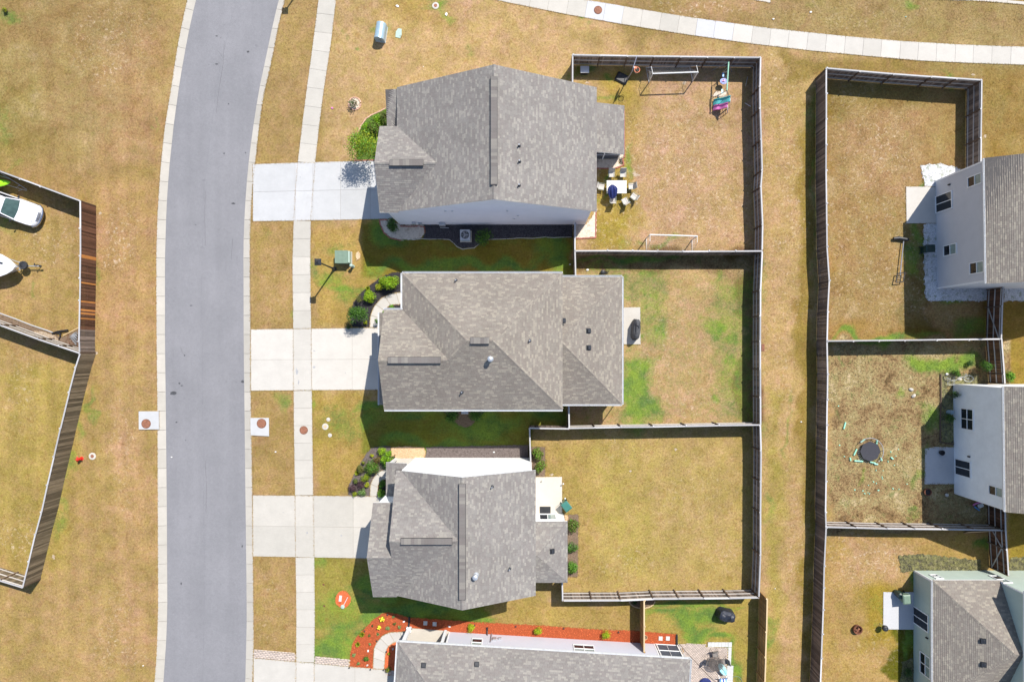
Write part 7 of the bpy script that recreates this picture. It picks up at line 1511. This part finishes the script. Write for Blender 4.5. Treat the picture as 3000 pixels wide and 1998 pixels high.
for x, y, L_, rot, lb in ((865, 911, .45, 35, 'at the upper left of the trampoline'), (994, 932, .55, 80, 'at the upper right of the trampoline'), (798, 1015, .6, 65, 'left of the trampoline'), (828, 1098, .75, -4, 'below left of the trampoline'), (957, 1112, .5, -14, 'below the trampoline'), (988, 1126, .3, -5, 'just under the piece below the trampoline'), (700, 772, .6, 75, 'alone towards the long fence'), (752, 1080, .28, -80, 'small, left of the lower left piece'), (1036, 1080, .28, -70, 'small, at the lower right of the trampoline'), (1134, 1071, .26, -40, 'small, farther right of the trampoline')):
    o = MB().tube([(-L_/2, 0, .08), (L_/2, 0, .08)], .07, 10).build('foam_tube', M['mint'], smooth=True); o.location = z6(x, y); o.rotation_euler = (0, 0, R(rot)); tag(o, 'mint foam tube piece '+lb, 'foam tube', 'mint foam pieces round the trampoline')
mb = MB(); random.seed(9)
for (x, y) in ((699, 1056), (990, 1182), (1045, 1245), (1050, 1260), (967, 1288), (920, 1320), (795, 1362), (1145, 1350), (1200, 1356), (870, 1370), (915, 1388), (885, 1395), (930, 1397), (1195, 990), (1125, 1013), (1172, 1052), (1055, 1185), (1275, 1308), (655, 952), (645, 593), (992, 1302), (1100, 1102), (1157, 1136), (1012, 1366)):
    mb.box(z6(x, y)+Vector((0, 0, .05)), (random.uniform(.06, .16), random.uniform(.04, .09), .04), rot=random.uniform(0, 3))
o = mb.build('foam_scraps', M['mint']); tag(o, 'scattered torn mint foam scraps below the trampoline', 'foam scraps', kind='stuff')
o = thing('bicycle', 'fallen bicycle in the weeds at the white house corner', 'bicycle', z6(1740, 335)); O = ORG[o.name]
zb = lambda x, y, h=.1: at((2600+x/7.84, 1040+y/7.84), 0)-O+Vector((0, 0, h))
for cx_, cy_, rx_, nm in ((1835, 540, .34, 'silver'), (1360, 530, .32, 'black')):
    c = zb(cx_, cy_, .15); w = MB().tube([c+Vector((math.cos(t)*rx_*1.05, math.sin(t)*rx_*.8, .08*math.cos(t))) for t in np.linspace(0, 6.283, 25)], .022, 6).build('wheel', M['steel' if nm == 'silver' else 'black'], o)
    sp = MB()
    for k in range(10): sp.tube([c, c+Vector((math.cos(k*.628)*rx_, math.sin(k*.628)*rx_*.78, 0))], .004, 3)
    sp.build('spokes', M['steel'], w)
MB().tube([zb(1360, 530), zb(1500, 590, .2), zb(1700, 500, .2), zb(1835, 540)], .02, 6).tube([zb(1500, 590, .2), zb(1480, 500, .25), zb(1700, 500, .2)], .02, 6).build('frame', M['steel'], o)
MB().lathe(zb(1345, 435, .1), [(.05, 0), (.09, .04), (.04, .08)], 10, rx=1.4).build('saddle', M['white_pl'], o); MB().tube([zb(1700, 470, .3), zb(1760, 465, .4), zb(1740, 420, .3)], .014, 6).build('handlebar', M['steel'], o)
o = thing('wire_crate', 'white wire crate beside the bicycle at the wall corner', 'crate', z6(1662, 378)); w = MB()
for z in (.02, .2, .38): w.tube([(-.25, -.18, z), (.25, -.18, z), (.25, .18, z), (-.25, .18, z), (-.25, -.18, z)], .012, 5)
for x in (-.25, -.12, 0, .12, .25):
    for y in (-.18, .18): w.tube([(x, y, 0), (x, y, .38)], .009, 4)
    w.tube([(x, -.18, .02), (x, .18, .02)], .009, 4)
w.build('wire_frame', M['white_pl'], o)
o = thing('white_machine', 'pale rounded appliance half hidden under the dark bush', 'appliance', z6(1660, 650)); MB().lathe((0, 0, 0), [(.25, 0), (.28, .3), (.2, .42), (.1, .42)], 16, ry=.8).build('tub', M['util_blue'], o, smooth=True); MB().tube([(.0, 0, .4), (-.15, .15, .5), (-.3, .1, .35)], .04, 8).build('hose_arm', M['util_blue'], o, smooth=True)
def pot(p, r, mat, label, nm='flower_pot', cat='pot'):
    o = thing(nm, label, cat, p); MB().lathe((0, 0, 0), [(r*.7, 0), (r, .25), (r, .32), (r*.8, .32), (r*.75, .2)], 18, cap=True).build('rim', M[mat], o, smooth=True); MB().lathe((0, 0, .18), [(r*.78, 0), (r*.78, .04)], 14).build('soil', M['mulch_black'], o)
    return o
pot(z6(1596, 1022, .2), .23, 'black', 'black pot on the shaded patio slab'); pot(z6(1465, 1382, .2), .33, 'rust_dark', 'brown fire bowl south of the shaded slab', 'fire_bowl', 'fire bowl')
o = MB().lathe((0, 0, .0), [(.03, 0), (.14, .08), (.16, .15), (.14, .22), (.03, .30)], 14).build('ball', M['stone_pale'], smooth=True); o.location = z6(1632, 1408); tag(o, 'pale ball in the shade of the white house', 'ball')
o = thing('toy_car', 'pink and blue ride on toy by the white house corner', 'toy', z6(1930, 1515, .2), .4); MB().tube([(-.35, .25, .2), (-.2, .38, .35), (.1, .36, .38), (.3, .28, .3)], .07, 8).build('pink_arch', M['pink'], o, smooth=True); MB().tube([(-.3, .1, .2), (-.05, -.35, .25)], .06, 8).build('blue_bar', M['sky_blue'], o, smooth=True); MB().box((.25, -.05, .15), (.5, .35, .2), bev=.06).build('seat', M['white_pl'], o)
z7 = lambda x, y, h=0: at(q(3, 3, x, y), h)
o = thing('fire_pit', 'rusty round fire pit on the lawn of the bottom right yard', 'fire pit', z7(822, 1082, .2)); MB().lathe((0, 0, 0), [(.36, 0), (.40, .32), (.38, .34), (.32, .30), (.30, .08), (.02, .06)], 22, cap=False).build('steel_ring', M['rust_dark'], o, smooth=True)
random.seed(4); lg = MB()
for k in range(6): a = random.uniform(0, 3); lg.tube([(-.2*math.cos(a), -.2*math.sin(a), .12+.03*k), (.2*math.cos(a), .2*math.sin(a), .14+.03*k)], .035, 6)
lg.build('charred_logs', M['rust'], o)
o = thing('kettle_grill', 'small black kettle grill at the slab corner', 'grill', z7(1076, 1072, .6)); MB().lathe((0, 0, 0), [(.05, .35), (.22, .45), (.27, .6), (.22, .74), (.06, .80)], 18).build('kettle', M['black_metal'], o, smooth=True)
for k in range(3): a = k*2.09; MB().tube([(math.cos(a)*.12, math.sin(a)*.12, .45), (math.cos(a)*.26, math.sin(a)*.26, 0)], .014, 5).build('leg', M['steel'], o)
MB().tube([(-.05, 0, .80), (0, 0, .86), (.05, 0, .80)], .012, 5).build('handle', M['steel'], o)
o = thing('lounge_cover', 'dark green folded tarp next to the green bin', 'tarp', z7(1210, 765, .3), R(-35)); MB().loft([[(math.cos(t)*.5*a, math.sin(t)*.28*a, z) for t in np.linspace(0, 6, 14)] for a, z in ((1, 0), (1.05, .3), (.8, .75), (.3, .85))]).build('fabric', M['bin_dark'], o)
o = thing('plywood_sheet', 'tan plywood sheet leaning on the rail fence', 'board', z7(1900, 200, 0)); MB().loft([[(-1.0, 0, 0), (1.0, .1, 0), (1.0, .13, 0), (-1.0, .03, 0)], [(-.95, .28, .62), (1.05, .34, .62), (1.05, .37, .64), (-.95, .31, .64)]]).build('sheet', M['ply'], o); MB().tube([(-1, -.05, .03), (1.0, .02, .03)], .03, 5).build('batten', M['wood_new'], o)
# wall lamps
for wl, p in ((W5, q(3, 1, 1672, 130)), (W6, q(3, 2, 1853, 1058)), (W7, q(3, 3, 1467, 1160))):
    t, hh = wl.hit(p); c = wl.p0+wl.u*t+wl.n*.08+Vector((0, 0, hh)); b = MB().box(c, (.16, .12, .26), bev=.03).build('wall_lamp', M['black'], wl.parent, world=True)
# ------------------------------------------------------------------ left yard: car, boat, trailer, kayak
o = thing('car', 'white car nosing into view at the left edge', 'car', G(132, 642), math.atan2(-.355, 1))
# local x forward (nose at 0), y left
L_, w_ = 5.1, 1.98
def ring(x, hw, z0, z1, zs, tuck=.08):
    return [(x, -hw+tuck, z0), (x, -hw, z0+.12), (x, -hw, zs-.12), (x, -hw+.06, zs), (x, -hw*.45, z1), (x, hw*.45, z1), (x, hw-.06, zs), (x, hw, zs-.12), (x, hw, z0+.12), (x, hw-tuck, z0)]
secs = [(0.0, .52, .40, .70, .66), (-.05, .72, .32, .80, .74), (-.16, .86, .28, .90, .82), (-.32, .94, .25, .99, .89), (-.7, .985, .22, 1.05, .95), (-1.3, .99, .22, 1.08, 1.0), (-1.75, .99, .22, 1.10, 1.03), (-3.0, .99, .22, 1.08, 1.05), (-4.6, .97, .25, 1.07, 1.04), (-5.0, .90, .35, .98, .92), (-5.1, .80, .42, .85, .80)]
MB().loft([ring(*s) for s in secs]).build('body', M['paint_white'], o, smooth=True)
gh = lambda x, hw, z: [(x, -hw, z), (x, -hw*.92, z+.0), (x, hw*.92, z), (x, hw, z)]
roofz = 1.72
MB().loft([[(x, -hw, z-.06), (x, -hw*.85, z), (x, hw*.85, z), (x, hw, z-.06), (x, hw*.9, z-.1), (x, -hw*.9, z-.1)] for x, hw, z in ((-2.48, .68, roofz-.04), (-2.7, .72, roofz), (-4.0, .72, roofz), (-4.5, .66, roofz-.06))]).build('roof', M['paint_white'], o, smooth=True)
MB().loft([[(-1.72, -.82, 1.08), (-1.62, -.45, 1.10), (-1.58, 0, 1.105), (-1.62, .45, 1.10), (-1.72, .82, 1.08)], [(-2.52, -.66, roofz-.09), (-2.47, -.35, roofz-.05), (-2.45, 0, roofz-.04), (-2.47, .35, roofz-.05), (-2.52, .66, roofz-.09)]], False, False).build('windscreen', M['glass_green'], o, smooth=True)
for s in (-1, 1):
    MB().loft([[(-1.85, s*.92, 1.06), (-4.6, s*.90, 1.06)], [(-2.6, s*.70, roofz-.10), (-4.3, s*.68, roofz-.10)]], False, False).build('side_window', M['glass'], o)
    MB().tube([(-1.68, s*.86, 1.08), (-2.5, s*.69, roofz-.08)], .045, 6).build('windscreen_pillar', M['paint_white'], o)
    MB().box((-1.9, s*1.09, 1.12), (.12, .2, .17), bev=.04).build('mirror', M['black'], o)
    MB().loft([[(-.10, s*.42, .70), (-.16, s*.62, .70), (-.34, s*.80, .76), (-.42, s*.84, .78)], [(-.14, s*.42, .88), (-.20, s*.60, .90), (-.42, s*.76, .93), (-.56, s*.80, .92)]], False, False).build('headlight', M['util_blue'], o, smooth=True)
    for x in (-.98, -4.05):
        wh = MB().tube([(x, s*.72, .37), (x, s*1.0, .37)], .37, 20).build('wheel', M['tyre'], o); MB().tube([(x, s*.98, .37), (x, s*1.01, .37)], .23, 12).build('rim', M['chrome'], wh)
g_ = MB()
for k in range(3): g_.tube([(.015-.03*k-.02, -.40, .70+.07*k), (.03-.04*k, 0, .70+.07*k), (.015-.03*k-.02, .40, .70+.07*k)], .022, 6)
g_.build('grille', M['chrome'], o); MB().tube([(-.42, -.98, .5), (-.1, -.78, .5), (.07, -.4, .5), (.09, 0, .5), (.07, .4, .5), (-.1, .78, .5), (-.42, .98, .5)], .085, 8).build('bumper', M['chrome'], o, smooth=True)
MB().box((-.30, 0, .965), (.02, 1.3, .02)).build('bonnet_gap', M['black'], o)
MB().tube([(-1.7, .7, 1.12), (-1.85, .05, 1.17)], .012, 4).tube([(-1.7, -.1, 1.13), (-1.9, -.65, 1.17)], .012, 4).build('wiper', M['black'], o)
zl = lambda x, y, h: W((x/4.613, 720+y/4.613), h)
bow = zl(205, 285, 1.55)
o = thing('boat', 'white boat with pointed bow on a trailer, left edge', 'boat', Vector((bow.x, bow.y, 0)), math.atan2(-.09, 1)); rings = []
for x, hw, zd, zk in ((0, .02, 1.55, 1.15), (-.25, .34, 1.52, .95), (-.7, .66, 1.48, .8), (-1.3, .92, 1.43, .68), (-2.2, 1.12, 1.38, .6), (-3.5, 1.18, 1.34, .58), (-5.6, 1.1, 1.3, .6)):
    rings.append([(x, -hw, zd), (x, -hw*.75, zk+.25), (x, 0, zk), (x, hw*.75, zk+.25), (x, hw, zd), (x, hw*.9, zd+.05), (x, 0, zd+.1), (x, -hw*.9, zd+.05)])
MB().loft(rings).build('hull', M['paint_white'], o, smooth=True)
MB().tube([(x, hw, zd+.02) for x, hw, zd, _ in ((-5.6, 1.1, 1.3, 0), (-3.5, 1.18, 1.34, 0), (-2.2, 1.12, 1.38, 0), (-1.3, .92, 1.43, 0), (-.7, .66, 1.48, 0), (-.25, .34, 1.52, 0), (0, .02, 1.55, 0))]+[(x, -hw, zd+.02) for x, hw, zd in ((-.25, .34, 1.52), (-.7, .66, 1.48), (-1.3, .92, 1.43), (-2.2, 1.12, 1.38), (-3.5, 1.18, 1.34), (-5.6, 1.1, 1.3))], .03, 6).build('gunwale', M['white_pl'], o)
MB().loft([[(-1.25, .30, 1.53), (-1.0, .22, 1.54), (-1.15, .12, 1.545), (-1.6, .25, 1.54)], [(-1.25, .30, 1.57), (-1.0, .22, 1.58), (-1.15, .12, 1.585), (-1.6, .25, 1.58)]]).build('hatch_window', M['glass'], o); MB().box((-3.2, 0, 1.6), (1.2, 1.5, .5), bev=.12).build('console', M['paint_white'], o)
for x, y in ((-.5, .18), (-.5, -.18), (-.72, .28), (-.72, -.28)): MB().lathe((x, y, 1.56), [(.03, 0), (.02, .03)], 8).build('cleat', M['steel'], o)
hit = zl(540, 278, .5)
o = thing('boat_trailer', 'steel boat trailer tongue with spare wheel and jack', 'trailer', Vector((hit.x, hit.y, 0)), math.atan2(-.02, 1))
MB().tube([(0, 0, .5), (-1.0, 0, .5)], .055, 6).tube([(-.9, 0, .5), (-2.6, .55, .52), (-6.5, .62, .52)], .045, 6).tube([(-.9, 0, .5), (-2.6, -.62, .52), (-6.5, -.7, .52)], .045, 6).tube([(-1.75, -.42, .52), (-1.75, .36, .52)], .04, 6).build('frame', M['steel'], o)
w = MB().lathe((-1.22, .02, .78), [(.22, -.09), (.34, -.10), (.365, -.04), (.365, .04), (.34, .10), (.22, .09)], 24, cap=False).build('spare_tyre', M['tyre'], o, smooth=True); MB().lathe((-1.22, .02, .78), [(.23, -.04), (.23, .05), (.1, .075), (.02, .08)], 18).build('rim', M['black_metal'], w)
MB().box((.03, 0, .5), (.22, .14, .12), bev=.03).build('coupler', M['black_metal'], o); MB().tube([(-.22, .1, .05), (-.22, .1, .8)], .035, 8).box((-.22, .1, .83), (.06, .22, .04)).build('jack', M['black_metal'], o); MB().tube([(-1.75, 0, .55), (-1.75, 0, 1.1)], .04, 6).build('winch_post', M['steel'], o)
for s in (-1, 1): MB().tube([(-5.4, s*.95, .33), (-5.4, s*1.15, .33)], .33, 18).build('wheel', M['tyre'], o)
kb = W((250/7.84, 490+350/7.84), .9)
o = thing('kayak', 'lime green kayak on a rack behind the white car', 'kayak', Vector((kb.x, kb.y, 0)), R(3)); rings = []
for x, hw, z in ((0, .03, .95), (-.2, .15, .92), (-.6, .27, .90), (-1.2, .36, .88), (-2.0, .38, .88), (-3.0, .26, .9), (-3.5, .05, .95)):
    rings.append([(x, hw*math.cos(t), z+hw*.45*math.sin(t)) for t in np.linspace(0, 6.283*11/12, 12)])
MB().loft(rings).build('hull', M['lime'], o, smooth=True); MB().tube([(-.25, 0, .985), (-1.1, 0, 1.05)], .02, 6).build('deck_ridge', M['lime'], o); MB().lathe((-1.9, 0, 1.0), [(.26, 0), (.28, .04), (.2, .04)], 16, rx=1.6).build('cockpit_rim', M['black'], o)
o = thing('kayak_rack', 'thin grey pole rack holding the lime kayak', 'rack', Vector((kb.x-.6, kb.y, 0)), 0); O = ORG[o.name]; zk = lambda x, y, h: W((x/7.84, 490+y/7.84), h)-O
MB().tube([zk(0, 130, 1.3), zk(240, 275, 1.0), zk(620, 520, .1)], .022, 5).tube([zk(0, 200, 1.1), zk(240, 275, 1.0)], .022, 5).tube([zk(140, 400, .7), zk(620, 545, .1)], .018, 5).tube([zk(390, 450, .2), zk(460, 420, .1)], .018, 5).tube([zk(420, 545, .1), zk(510, 515, .1)], .018, 5).tube([zk(-100, 330, .8), zk(60, 330, .8)], .03, 5).tube([zk(-20, 330, .8), zk(-20, 360, 0)], .03, 5).build('poles', M['steel'], o)
zj = lambda x, y: G(x/4.613, 720+y/4.613)
o = thing('fallen_cart', 'broken black wheelbarrow frame on the brown mulch', 'cart', zj(830, 1180)); O = ORG[o.name]
MB().tube([zj(720, 1185)-O+Vector((0, 0, .15)), zj(800, 1160)-O+Vector((0, 0, .2)), zj(940, 1140)-O+Vector((0, 0, .2))], .07, 8).build('beam', M['black'], o); MB().tube([zj(800, 1160)-O+Vector((0, 0, .2)), zj(835, 1215)-O+Vector((0, 0, .15)), zj(800, 1270)-O+Vector((0, 0, .05))], .05, 6).tube([zj(730, 1180)-O+Vector((0, 0, .1)), zj(840, 1190)-O+Vector((0, 0, .1))], .05, 6).build('strut', M['black'], o)
o = thing('tarp_heap', 'crumpled silver sheet heap in the fence corner', 'tarp', zj(1020, 1260)); O = ORG[o.name]; mb = MB(); random.seed(2)
for k in range(5):
    a = [zj(965+22*k, 1235-14*k)-O+Vector((0, 0, .25+.08*k)), zj(990+20*k, 1225-14*k)-O+Vector((0, 0, .38)), zj(1060+4*k, 1330-34*k)-O+Vector((0, 0, .2)), zj(1035+8*k, 1345-34*k)-O+Vector((0, 0, .1))]; mb.add(a+[p-Vector((0, 0, .03)) for p in a], [(0, 1, 2, 3), (7, 6, 5, 4), (0, 4, 5, 1), (1, 5, 6, 2), (2, 6, 7, 3), (3, 7, 4, 0)])
mb.build('sheet', M['steel'], o); dm = MB()
for k in range(18): a = random.uniform(0, 3); c = zj(random.uniform(880, 1060), random.uniform(1210, 1350))-O; dm.tube([c+Vector((-.2*math.cos(a), -.2*math.sin(a), .06)), c+Vector((.2*math.cos(a), .2*math.sin(a), .12))], .012, 4)
dm = dm.build('brush_pile', M['rust_dark'], o); dm['kind'] = 'stuff'
o = MB().box((0, 0, 1.1), (1.5, 3.0, .05)).box((0, 0, 1.0), (1.4, 2.9, .15)).build('trailer_roof', M['util_blue']); o.location = G(-21, -22); o.rotation_euler = (0, .05, R(-24)); tag(o, 'grey blue metal roof edge at the top left corner', 'metal roof')
# ------------------------------------------------------------------ grass blades over the lawns
def build_grass(n=420000):
    x = rng.uniform(-47.5, 45.5, n); y = rng.uniform(-30.5, 32.5, n); px, py = NX+x*S, NY-y*S
    keep = np.ones(n, bool)
    for poly in HARD:
        P = np.array(poly); x0, y0 = P.min(0)-1; x1, y1 = P.max(0)+1
        ii = np.nonzero((px > x0) & (px < x1) & (py > y0) & (py < y1) & keep)[0]
        if not len(ii): continue
        qx, qy = px[ii], py[ii]; c = np.zeros(len(ii), bool); j = len(P)-1
        for i in range(len(P)):
            xi, yi = P[i]; xj, yj = P[j]
            if yi != yj:
                c ^= ((yi > qy) != (yj > qy)) & (qx < (xj-xi)*(qy-yi)/(yj-yi)+xi)
            j = i
        keep[ii[c]] = False
    for (x0, y0, x1, y1) in ((1174, 342, 1713, 656), (1182, 838, 1626, 1170), (1628, 836, 1795, 1165), (1150, 1343, 1555, 1660), (1553, 1506, 1648, 1662), (2745, 532, 3000, 845), (2796, 1127, 3000, 1444), (2678, 1672, 3000, 2000), (1200, 1890, 1990, 2200)):
        keep &= ~((px > x0) & (px < x1) & (py > y0) & (py < y1))
    x, y, px, py = x[keep], y[keep], px[keep], py[keep]; k = len(x)
    ex, ey = [], []      # a fringe of blades that creeps over slab and kerb edges
    for poly in HARD:
        P = np.array([tuple(G(*p))[:2] for p in poly])
        for i in range(len(P)):
            a, b_ = P[i], P[(i+1) % len(P)]; L_ = np.hypot(*(b_-a))
            if L_ > 30: continue
            m_ = int(L_*38); t = rng.random(m_)[:, None]; e = a+(b_-a)*t+rng.normal(0, .022, (m_, 2)); ex.append(e[:, 0]); ey.append(e[:, 1])
    ex, ey = np.concatenate(ex), np.concatenate(ey); m_ = (np.abs(ex) < 47) & (np.abs(ey) < 32); ex, ey = ex[m_], ey[m_]
    x = np.concatenate([x, ex]); y = np.concatenate([y, ey]); px, py = NX+x*S, NY-y*S; k = len(x)
    A = lawn_attr(px, py); wd = np.clip(A[:, 2], 0, 1)
    a = rng.uniform(0, 2*np.pi, k); L_ = rng.uniform(.05, .11, k)*(1+1.1*wd*(A[:, 2] > .5)); w_ = rng.uniform(.010, .022, k)*(1+.5*wd); tl = rng.uniform(.15, .9, k)
    hx, hy = np.cos(a), np.sin(a); z = np.where(np.arange(k) >= k-len(ex), .03, .002)
    p0 = np.stack([x-hy*w_, y+hx*w_, np.full(k, 0)+z], -1); p1 = np.stack([x+hy*w_, y-hx*w_, np.full(k, 0)+z], -1)
    p2 = np.stack([x+hx*L_*np.cos(tl), y+hy*L_*np.cos(tl), z+L_*np.sin(tl)*.7], -1)
    V = np.stack([p0, p1, p2], 1).reshape(-1, 3); F = np.arange(k*3).reshape(-1, 3)
    me = np_mesh('grass', V, F, [M['lawn']], 3)
    ca = me.attributes.new('lawn', 'FLOAT_COLOR', 'POINT'); ca.data.foreach_set('color', np.repeat(A, 3, 0).reshape(-1).astype(np.float32))
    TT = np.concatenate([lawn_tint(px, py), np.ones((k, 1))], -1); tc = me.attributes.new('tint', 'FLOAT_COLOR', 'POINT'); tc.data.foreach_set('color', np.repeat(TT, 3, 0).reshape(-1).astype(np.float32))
    b = me.attributes.new('blade', 'FLOAT', 'POINT'); b.data.foreach_set('value', np.ones(k*3, np.float32))
    tag(mesh_obj('grass', me), 'short dry grass blades over all the lawns', 'grass', kind='stuff')
build_grass()
